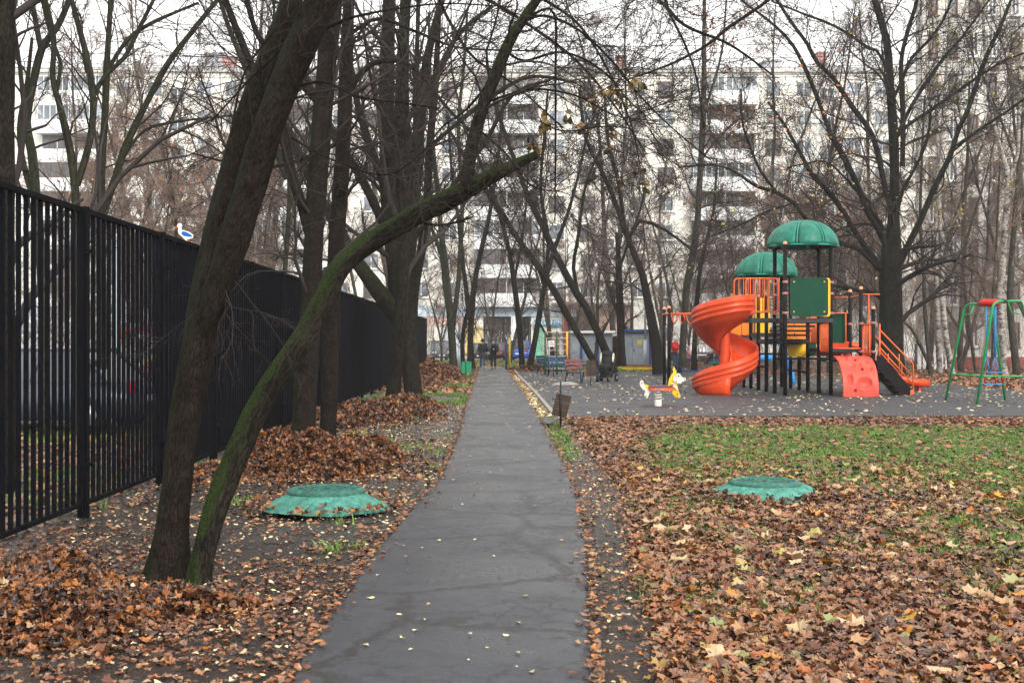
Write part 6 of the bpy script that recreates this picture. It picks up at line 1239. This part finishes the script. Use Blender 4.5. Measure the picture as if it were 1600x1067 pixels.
mb = MB(); mb.box((0, -.2, .05), (3.4, .12, .10)); mb.build('base_beam', M_blue, tb_)
rt = empty('spring_toy', (at(1118, 533, 60).x, 60, 0), 0, 'small red and green rocking toy under the turn of the spiral slide', 'spring rocker'); mb = MB(); mb.box((0, 0, .5), (.7, .2, .12), bev=.04); mb.build('seat', M_gtube, rt); mb = MB(); mb.tube([(.25, 0, .3), (.25, 0, .95)], .07, 8); mb.build('handle_post', M_rd, rt); mb = MB(); mb.tube([(0, 0, 0), (0, 0, .45)], .1, 10); mb.build('spring', M_dark, rt)
bp_ = empty('post', (at(1062, 533, 59).x, 59, 0), 0, 'thick dark blue post with a green ball on top beside the woman in red', 'post'); mb = MB(); mb.tube([(0, 0, 0), (0, 0, .85)], .12, 12); mb.build('shaft', M_blue, bp_); mb = MB(); mb.lathe([(0, .83), (.08, .85), (.1, .93), (.08, 1.0), (0, 1.03)], n=12); mb.build('ball', M_gbin, bp_)

# ---------------------------------------------------------------- concrete rings with lids
M_ring = paint('turquoise_painted_concrete', (.080, .29, .225), .8, .3, (.035, .055, .044), bump=1, scale=11, fine=45); M_lid = paint('turquoise_cast_lid', (.042, .17, .13), .55, .35, (.03, .05, .04), bump=.5, scale=14, fine=120)
def ring(label, px, py, r1, rtop, h, seed, sq=1):
    g = gr(px, py); r_ = empty('manhole_ring', g, seed, label, 'manhole ring'); rng = np.random.default_rng(seed); K = 56; prof = [(1.0, -.06), (.97, .02), (.86, .28), (.72, .62), (.62, .86), (.585, .95), (.54, 1.0), (.0, 1.0)]; vs = []
    ph = rng.uniform(0, 6, 8)
    for (r, z) in prof:
        for j in range(K):
            a = 2 * PI * j / K; o = 1 + .04 * math.sin(2 * a + ph[0]) + .03 * math.sin(3 * a + ph[1]) + .008 * math.sin(9 * a + ph[2]) + rng.normal(0, .006); o = 1 + (o - 1) * (1 if r > .7 else .25)
            vs.append((r * r1 * o * math.cos(a), r * r1 * o * math.sin(a), z * h * (1 + .10 * math.sin(a + ph[3]) * (r > .6)) + rng.normal(0, .003)))
    fs = [(i * K + j, i * K + (j + 1) % K, (i + 1) * K + (j + 1) % K, (i + 1) * K + j) for i in range(len(prof) - 1) for j in range(K)]
    mb = MB(); mb.add(vs, fs, 0, True); mb.build('collar', M_ring, r_)
    mb = MB(); mb.lathe([(rtop + .035, h - .01), (rtop + .04, h + .012), (rtop, h + .035), (rtop - .03, h + .036), (rtop - .045, h + .016), (0, h + .016)], n=40)
    for k in range(8):
        a = PI * k / 8; mb.box((0, 0, h + .022), (rtop * 1.8, .018, .012), (0, 0, a))
    for rr_ in (.35, .65): mb.tube([(rtop * rr_ * math.cos(q * PI / 14), rtop * rr_ * math.sin(q * PI / 14), h + .024) for q in range(28)], .009, 4, closed=True)
    mb.build('lid', M_lid, r_); return r_
ring('turquoise concrete manhole ring on the bare dirt left of the path', 510, 790, .62, .335, .135, 4)
ring('turquoise manhole ring sunk in the leafy lawn right of the path', 1195, 772, .64, .33, .11, 9)

# ---------------------------------------------------------------- things behind the fence and the painted stork
sy = 14.65; so = Vector((at(292, 383, sy).x, sy, FH + .015)); sk = empty('stork_figure', so, R_(-6), 'small painted wooden stork with blue wings standing on top of the fence', 'ornament')
def U(x, y): return ((x - 690) / 15.24 / FPX * sy, (815 - y) / 15.24 / FPX * sy)
def sply(pts, y0, th, m, name): mb = MB(); mb.prism([(U(*p)[0], y0, U(*p)[1]) for p in pts], (0, th, 0)); return mb.build(name, m, sk)
sply([(455, 440), (480, 395), (520, 378), (560, 400), (570, 440), (550, 490), (565, 545), (640, 560), (720, 580), (800, 630), (845, 690), (830, 740), (760, 760), (690, 770), (640, 760), (560, 690), (500, 640), (475, 580), (490, 500), (465, 470)], -.01, .02, M_white, 'body')
sply([(575, 590), (610, 578), (680, 590), (760, 630), (830, 690), (815, 712), (720, 700), (620, 680), (570, 650)], -.016, .028, paint('cobalt_paint', (.01, .12, .45), .4, .1, bump=0), 'wing'); sply([(462, 430), (455, 480), (430, 520), (385, 520), (410, 460)], -.008, .016, M_coral, 'beak'); sply([(640, 750), (680, 750), (700, 815), (650, 815)], -.005, .01, M_white, 'leg'); sply([(715, 755), (745, 755), (750, 815), (725, 815)], -.005, .01, M_orange_p, 'leg')
mb = MB(); q = U(492, 432); mb.tube([(q[0], -.014, q[1]), (q[0], .014, q[1])], .0045, 8); mb.build('eye', M_dark, sk)
ky = 26; kx = lambda px: at(px, 533, ky).x; kf = empty('climbing_frame', (kx(215), ky, 0), R_(12), 'red and yellow climbing arch seen through the fence bars', 'climbing frame')
mb = MB(); mb.tube([(-.5, 0, 0), (-.5, 0, 1.4), (-.3, 0, 1.75), (0, 0, 1.85), (.3, 0, 1.75), (.5, 0, 1.4), (.5, 0, 0)], .04, 8); mb.build('arch', M_rd, kf); mb = MB(); mb.tube([(-.45, 0, .75), (.5, .1, 1.3)], .045, 8); mb.tube([(-.45, .4, .75), (.5, .5, 1.3)], .045, 8); mb.build('yellow_rail', M_yel, kf); mb = MB(); mb.tube([(.5, 0, .9), (.5, 0, 1.7)], .055, 8); mb.build('blue_post', M_bl, kf)
for k in range(3): mb = MB(); mb.tube([(-.5, 0, .3 + .35 * k), (.5, 0, .3 + .35 * k)], .018, 6); mb.build('rung', M_rd, kf)
pp = empty('pole', (at(182, 533, 24).x, 24, 0), 0, 'thin pale blue pole seen between the fence bars near the climbing arch', 'pole'); mb = MB(); mb.tube([(0, 0, 0), (0, 0, 3.6)], .03, 8); mb.build('shaft', paint('pale_blue_pole', (.45, .55, .62), .5, .1, bump=0), pp); mb = MB(); mb.lathe([(0, 3.6), (.05, 3.62), (0, 3.68)], n=8); mb.build('cap', M_white, pp)
pv = empty('pavilion', (at(85, 533, 40).x, 40, 0), 0, 'white and pink kindergarten pavilion glimpsed through the fence at the left edge', 'pavilion'); mb = MB(); mb.box((0, 1.5, 1.1), (4.5, 3, 1.2)); mb.build('wall', M_wht, pv); mb = MB(); mb.box((0, 1.5, .25), (4.6, 3.1, .5)); mb.build('plinth', M_coral, pv); mb = MB(); mb.box((0, 1.5, 2.0), (5.2, 3.6, .12), (R_(5), 0, 0)); mb.build('roof', M_zinc, pv)

# ---------------------------------------------------------------- people
M_skin = paint('skin', (.48, .27, .19), .55, .08, (.38, .2, .14), bump=0); M_hair = paint('dark_hair', (.02, .014, .012), .7, .2, bump=0)
def skin_mesh(name, pts, edges, rad, m, parent, sub=2):
    me = bpy.data.meshes.new(name); me.from_pydata([Vector(p) for p in pts], edges, []); o = bpy.data.objects.new(name, me); COL.objects.link(o)
    o.modifiers.new('k', 'SKIN'); sv = me.skin_vertices[0].data
    for i, r_ in enumerate(rad): sv[i].radius = r_ if isinstance(r_, tuple) else (r_, r_)
    sv[0].use_root = True; s = o.modifiers.new('s', 'SUBSURF'); s.levels = sub; s.render_levels = sub
    dg = bpy.context.evaluated_depsgraph_get(); nm = bpy.data.meshes.new_from_object(o.evaluated_get(dg)); bpy.data.objects.remove(o); nm.polygons.foreach_set('use_smooth', [True] * len(nm.polygons)); return link(name, nm, m, parent)
def person(label, loc, rz, H_, jacket, trousers, shoes, hair, J=None, hat=None, longcoat=0, group=None, bulk=1):
    """faces -Y in its own space; J overrides joints given for a 1.75 m figure"""
    r_ = empty('person', loc, rz, label, 'person', group); s = H_ / 1.75
    j = dict(pel=(0, 0, .95), wst=(0, 0, 1.10), chs=(0, 0, 1.32), nck=(0, .01, 1.48), hd0=(0, 0, 1.56), hd1=(0, -.01, 1.66), nose=(0, -.105, 1.62), shL=(.18, 0, 1.42), elL=(.25, .03, 1.15), haL=(.24, -.05, .92), shR=(-.18, 0, 1.42), elR=(-.25, .03, 1.15), haR=(-.24, -.05, .92),
             hiL=(.09, 0, .90), knL=(.10, -.02, .50), anL=(.10, .02, .09), toL=(.11, -.14, .03), hiR=(-.09, 0, .90), knR=(-.10, -.02, .50), anR=(-.10, .02, .09), toR=(-.11, -.14, .03)); j.update(J or {})
    j = {k: Vector(v) * s for k, v in j.items()}; R0 = dict(pel=(.15, .11), wst=(.125, .095), chs=(.16, .11), nck=.055, hd0=(.07, .085), hd1=(.078, .095), nose=.018, sh=.06, el=.042, ha=.030, hi=.085, kn=.055, an=.038, to=.035)
    def rd(k, e=0, f=1): q = R0[k if k in R0 else k[:2]]; q = q if isinstance(q, tuple) else (q, q); return ((q[0] + e) * s * f, (q[1] + e) * s * f)
    names = list(j); pts = [j[k] for k in names]; ed = [('pel', 'wst'), ('wst', 'chs'), ('chs', 'nck'), ('nck', 'hd0'), ('hd0', 'hd1'), ('hd0', 'nose')]
    for q in 'LR': ed += [('chs', 'sh' + q), ('sh' + q, 'el' + q), ('el' + q, 'ha' + q), ('pel', 'hi' + q), ('hi' + q, 'kn' + q), ('kn' + q, 'an' + q), ('an' + q, 'to' + q)]
    E_ = [(names.index(a), names.index(b_)) for a, b_ in ed]; rad = [rd(k) for k in names]
    for q in 'LR':          # palm and five separate fingers
        sg_ = 1 if q == 'L' else -1; h = j['ha' + q]; d = (h - j['el' + q]).normalized(); side = Vector((0, 1, 0)).cross(d); side = side.normalized() if side.length > .1 else Vector((1, 0, 0)); fwd = d.cross(side); hi_ = names.index('ha' + q)
        pts.append(h + d * .05 * s); rad.append((.038 * s, .02 * s)); pi_ = len(pts) - 1; E_.append((hi_, pi_))
        for k in range(4):
            u = (k - 1.5) * .019 * s; base = h + d * .085 * s + fwd * u; ln = (.070, .080, .074, .058)[k] * s
            pts += [base, base + d * ln * .5 - side * .006 * s * sg_, base + d * ln * .95 - side * .022 * s * sg_]; rad += [(.0085 * s,) * 2, (.008 * s,) * 2, (.007 * s,) * 2]; n0 = len(pts) - 3; E_ += [(pi_, n0), (n0, n0 + 1), (n0 + 1, n0 + 2)]
        t0 = h + d * .03 * s - fwd * .036 * s; pts += [t0, t0 + d * .045 * s - fwd * .02 * s]; rad += [(.010 * s,) * 2, (.008 * s,) * 2]; E_ += [(pi_, len(pts) - 2), (len(pts) - 2, len(pts) - 1)]
    skin_mesh('body', pts, E_, rad, M_skin, r_)
    mid = lambda a, b_, t: a * (1 - t) + b_ * t
    jp = [mid(j['pel'], j['wst'], -.25 - longcoat), j['wst'], j['chs'], mid(j['chs'], j['nck'], .75), j['shL'], j['elL'], mid(j['elL'], j['haL'], .88), j['shR'], j['elR'], mid(j['elR'], j['haR'], .88)]
    b_ = .03 * bulk; rr_ = [rd('pel', b_ + .01 + longcoat * .02), rd('wst', b_ + .025), rd('chs', b_), rd('nck', .03), rd('sh', b_), rd('el', b_ + .005), rd('ha', .025), rd('sh', b_), rd('el', b_ + .005), rd('ha', .025)]
    skin_mesh('jacket', jp, [(0, 1), (1, 2), (2, 3), (2, 4), (4, 5), (5, 6), (2, 7), (7, 8), (8, 9)], rr_, jacket, r_)
    skin_mesh('trousers', [j['pel'], j['hiL'], j['knL'], j['anL'] + Vector((0, 0, .03)) * s, j['hiR'], j['knR'], j['anR'] + Vector((0, 0, .03)) * s], [(0, 1), (1, 2), (2, 3), (0, 4), (4, 5), (5, 6)], [rd('pel', .012), rd('hi', .015), rd('kn', .018), rd('an', .024), rd('hi', .015), rd('kn', .018), rd('an', .024)], trousers, r_)
    for q in 'LR': skin_mesh('shoe', [j['an' + q] + Vector((0, .02, -.02)) * s, mid(j['an' + q], j['to' + q], .55), j['to' + q]], [(0, 1), (1, 2)], [(.05 * s, .045 * s), (.045 * s, .04 * s), (.042 * s, .03 * s)], shoes, r_)
    c = j['hd1']; mb = MB(); mb.lathe([(.0, .115 * s), (.06 * s, .10 * s), (.095 * s, .05 * s), (.10 * s, 0), (.092 * s, -.05 * s), (.06 * s, -.09 * s)], (c.x, c.y + .022 * s, c.z + .01 * s), 16); mb.build('hat' if hat else 'hair', hat or hair, r_)
    if hat: mb = MB(); mb.lathe([(0, .04 * s), (.03 * s, .02 * s), (.03 * s, -.01 * s), (0, -.02 * s)], (c.x, c.y + .02 * s, c.z + .14 * s), 8); mb.build('pompom', hat, r_)
    for sx in (-1, 1): mb = MB(); mb.lathe([(0, -.009 * s), (.009 * s, 0), (0, .009 * s)], (c.x + sx * .032 * s, c.y - .085 * s, c.z - .02 * s), 8); mb.build('eye', M_hair, r_); mb = MB(); mb.box((c.x + sx * .083 * s, c.y + .0, c.z - .03 * s), (.018 * s, .04 * s, .06 * s), bev=.008 * s); mb.build('ear', M_skin, r_)
    return r_
J_dark = paint('navy_black_jacket', (.016, .017, .024), .8, .2, bump=.1); J_grey = paint('grey_jacket', (.085, .09, .10), .8, .15, bump=.1); J_jean = paint('blue_jeans', (.04, .07, .13), .8, .2, bump=.1); J_blk = paint('black_trousers', (.012, .012, .014), .8, .2, bump=.05); J_shoe = paint('tan_shoe', (.22, .13, .08), .6, .1, bump=0); J_red = paint('red_down_jacket', (.62, .03, .025), .6, .15, bump=.2); J_pink = paint('pink_and_white_coat', (.65, .25, .33), .7, .4, (.7, .6, .6), bump=.1, scale=30); J_wh = paint('white_wool_hat', (.62, .62, .62), .9, .1, bump=.2)
wl_ = dict(hiL=(.09, 0, .90), knL=(.10, -.10, .52), anL=(.10, -.12, .10), toL=(.10, -.28, .07), knR=(-.09, .06, .50), anR=(-.09, .22, .16), toR=(-.09, .12, .04), elL=(.24, .10, 1.16), haL=(.24, .08, .93), elR=(-.24, -.02, 1.15), haR=(-.23, -.14, .95))
g = gr(754, 577.5); person('person with dark hair in dark jacket and jeans walking away on the left', g, PI, 1.68, J_dark, J_jean, J_shoe, M_hair, wl_, group='two people walking away down the path', bulk=1.3)
g2 = gr(771, 577.5); wr = dict(wl_); wr.update(knL=(.10, .04, .50), anL=(.09, .16, .13), toL=(.09, .05, .03), knR=(-.09, -.09, .52), anR=(-.09, -.1, .10), toR=(-.09, -.26, .06)); person('person in a grey jacket and grey knitted hat walking away with a black backpack', g2, PI, 1.74, J_grey, J_blk, J_blk, M_hair, wr, hat=paint('grey_knit_hat', (.14, .15, .17), .9, .1, bump=.2), group='two people walking away down the path', bulk=1.4)
bk = empty('backpack', (g2.x + .02, g2.y - .20, 1.02), 0, 'black backpack with a pale badge on the back of the walker in grey', 'backpack'); mb = MB(); mb.box((0, 0, .15), (.32, .18, .46), bev=.07); mb.build('bag_body', J_dark, bk); mb = MB(); mb.box((0, -.11, .06), (.25, .06, .22), bev=.03); mb.build('pocket', J_blk, bk); mb = MB(); mb.lathe([(0, 0), (.035, 0), (.035, .01), (0, .01)], n=12); q = mb.build('badge', J_wh, bk); q.rotation_euler = (R_(90), 0, 0); q.location = (0, -.145, .1)
sb_ = empty('shoulder_bag', (g.x - .12, g.y - .19, .78), 0, 'small brown shoulder bag on the back of the walker in the dark jacket', 'bag'); mb = MB(); mb.box((0, 0, .1), (.26, .09, .22), bev=.04); mb.build('bag_body', paint('maroon_leather', (.06, .03, .03), .5, .1, bump=.1), sb_); mb = MB(); mb.tube([(-.1, .03, .2), (.0, .06, .42), (.18, .12, .62)], .012, 6); mb.build('strap', J_blk, sb_)
g = gr(1055, 581); person('woman in red jacket, jeans and white knitted hat standing with folded arms', g, R_(55), 1.78, J_red, J_jean, J_blk, M_hair, dict(elL=(.26, -.06, 1.16), haL=(.02, -.22, 1.22), elR=(-.26, -.06, 1.17), haR=(-.02, -.24, 1.18)), hat=J_wh, longcoat=.1, bulk=1.6)
sit = dict(pel=(0, .05, .50), wst=(0, .04, .66), chs=(0, 0, .88), nck=(0, 0, 1.04), hd0=(0, -.02, 1.13), hd1=(0, -.03, 1.23), nose=(0, -.13, 1.19), shL=(.17, 0, .98), shR=(-.17, 0, .98), elL=(.22, -.12, .78), haL=(.12, -.32, .78), elR=(-.22, -.12, .78), haR=(-.12, -.32, .78), hiL=(.09, 0, .48), knL=(.12, -.42, .50), anL=(.12, -.5, .14), toL=(.12, -.65, .08), hiR=(-.09, 0, .48), knR=(-.12, -.42, .50), anR=(-.12, -.5, .14), toR=(-.12, -.65, .08))
g = gr(1068, 580); person('small child in a pink and white coat sitting beside the blue post', g + Vector((.05, -1.5, .30)), R_(70), 1.3, J_pink, paint('purple_trousers', (.12, .08, .16), .8, .1, bump=0), J_blk, M_hair, sit, hat=paint('pink_hat', (.6, .35, .42), .9, .2, bump=.1), bulk=1.6)
g = gr(1110, 581); person('small child in a white hat bending over the rocking toy beyond the slide', g + Vector((0, 0, .25)), R_(-60), 1.15, J_dark, J_blk, J_blk, M_hair, sit, hat=paint('cream_fleece_hat', (.72, .69, .56), .9, .1, bump=.2), bulk=1.6)

# leaves and crumbs spilled over the edges of the path, big single leaves and fallen twigs
n = 2600; y = 4.8 + 50 * RG.uniform(0, 1, n) ** 1.8; sd = RG.uniform(0, 1, n) < .5; off = RG.exponential(.03, n) - .05
x = np.where(sd, pathL(y) + off, pathR(y) - off)
tag(leaf_obj('edge_leaves', [leaves(P3(x, y, np.full(n, .045) + RG.uniform(0, .012, n)), RG.uniform(.02, .065, n), 'pent', RG, tilt=.25, curl=.6, rnd=np.clip(RG.beta(1.3, 1.7, n), 0, .96))], M_litter), 'brown leaf bits lying along both edges of the path', 'fallen leaves', kind='stuff')
x, y = wedge(330, 5, 15, 1000, 1700); k = x > pathR(y) + .5; x, y = x[k], y[k]
M_big = attr_ramp('large_tan_leaves', [(0, (.30, .17, .08)), (.5, (.46, .32, .19)), (.75, (.16, .20, .07)), (.9, (.52, .33, .05)), (1, (.42, .12, .02))], .5, .3)
tag(leaf_obj('large_leaves', [leaves(P3(x, y, ground_z(x, y) + .055), RG.uniform(.10, .17, len(x)), 'maple', RG, tilt=.3, curl=.5)], M_big), 'large tan and greenish maple leaves lying on top of the lawn litter', 'fallen leaves', kind='stuff')
x, y = wedge(420, 5, 24, -20, 1700); k = ~onpath(x, y, .0) & (x > fenceX(y)); x, y = x[k], y[k]; n = len(x); a = RG.uniform(0, PI, n); l = RG.uniform(.08, .35, n)
TP = np.stack([np.stack([x + np.cos(a + (t - .5) * .5) * l * (t - .5), y + np.sin(a + (t - .5) * .5) * l * (t - .5), ground_z(x, y) + .045 + .01 * np.sin(9 * t)], -1) for t in np.linspace(0, 1, 5)], 1)
V, F, _ = tubes(TP, np.linspace(1, .5, 5)[None] * RG.uniform(.002, .005, n)[:, None], 4); tag(link('fallen_twigs', mesh_np('fallen_twigs', V, F), M_twig), 'small dark twigs lying among the fallen leaves', 'twigs', kind='stuff')
# leaves caught against the two concrete rings
for (px, py, r1, h, nm) in ((510, 790, .62, .135, 'left'), (1195, 772, .64, .11, 'right')):
    c = gr(px, py); n = 170 if nm == 'left' else 300; a = RG.uniform(0, 2 * PI, n); r = r1 * RG.uniform(.93, 1.22, n); k = np.clip((r1 * 1.02 - r) / (r1 * .4), 0, 1) * h
    x = c.x + r * np.cos(a); y = c.y + r * np.sin(a)
    tag(leaf_obj('caught_leaves', [leaves(P3(x, y, k + .03 + RG.uniform(0, .03, n)), RG.uniform(.04, .09, n), 'maple', RG, tilt=.4, curl=.7)], M_litter), 'brown leaves gathered around the foot of the manhole ring ' + ('left' if nm == 'left' else 'right') + ' of the path', 'fallen leaves', kind='stuff')

# autumn haze: pale even air round the whole scene
m, ns, L, b = nodes('haze_air'); ns.remove(b); pv_ = ns.new('ShaderNodeVolumePrincipled'); pv_.inputs['Density'].default_value = .0006; pv_.inputs['Color'].default_value = (.93, .94, .95, 1); pv_.inputs['Anisotropy'].default_value = .2
L.new(pv_.outputs[0], ns['Material Output'].inputs['Volume'])
mb = MB(); mb.box((0, 430, 19), (1060, 1000, 42)); tag(mb.build('haze', m), kind='stuff')
SC.cycles.volume_bounces = 0
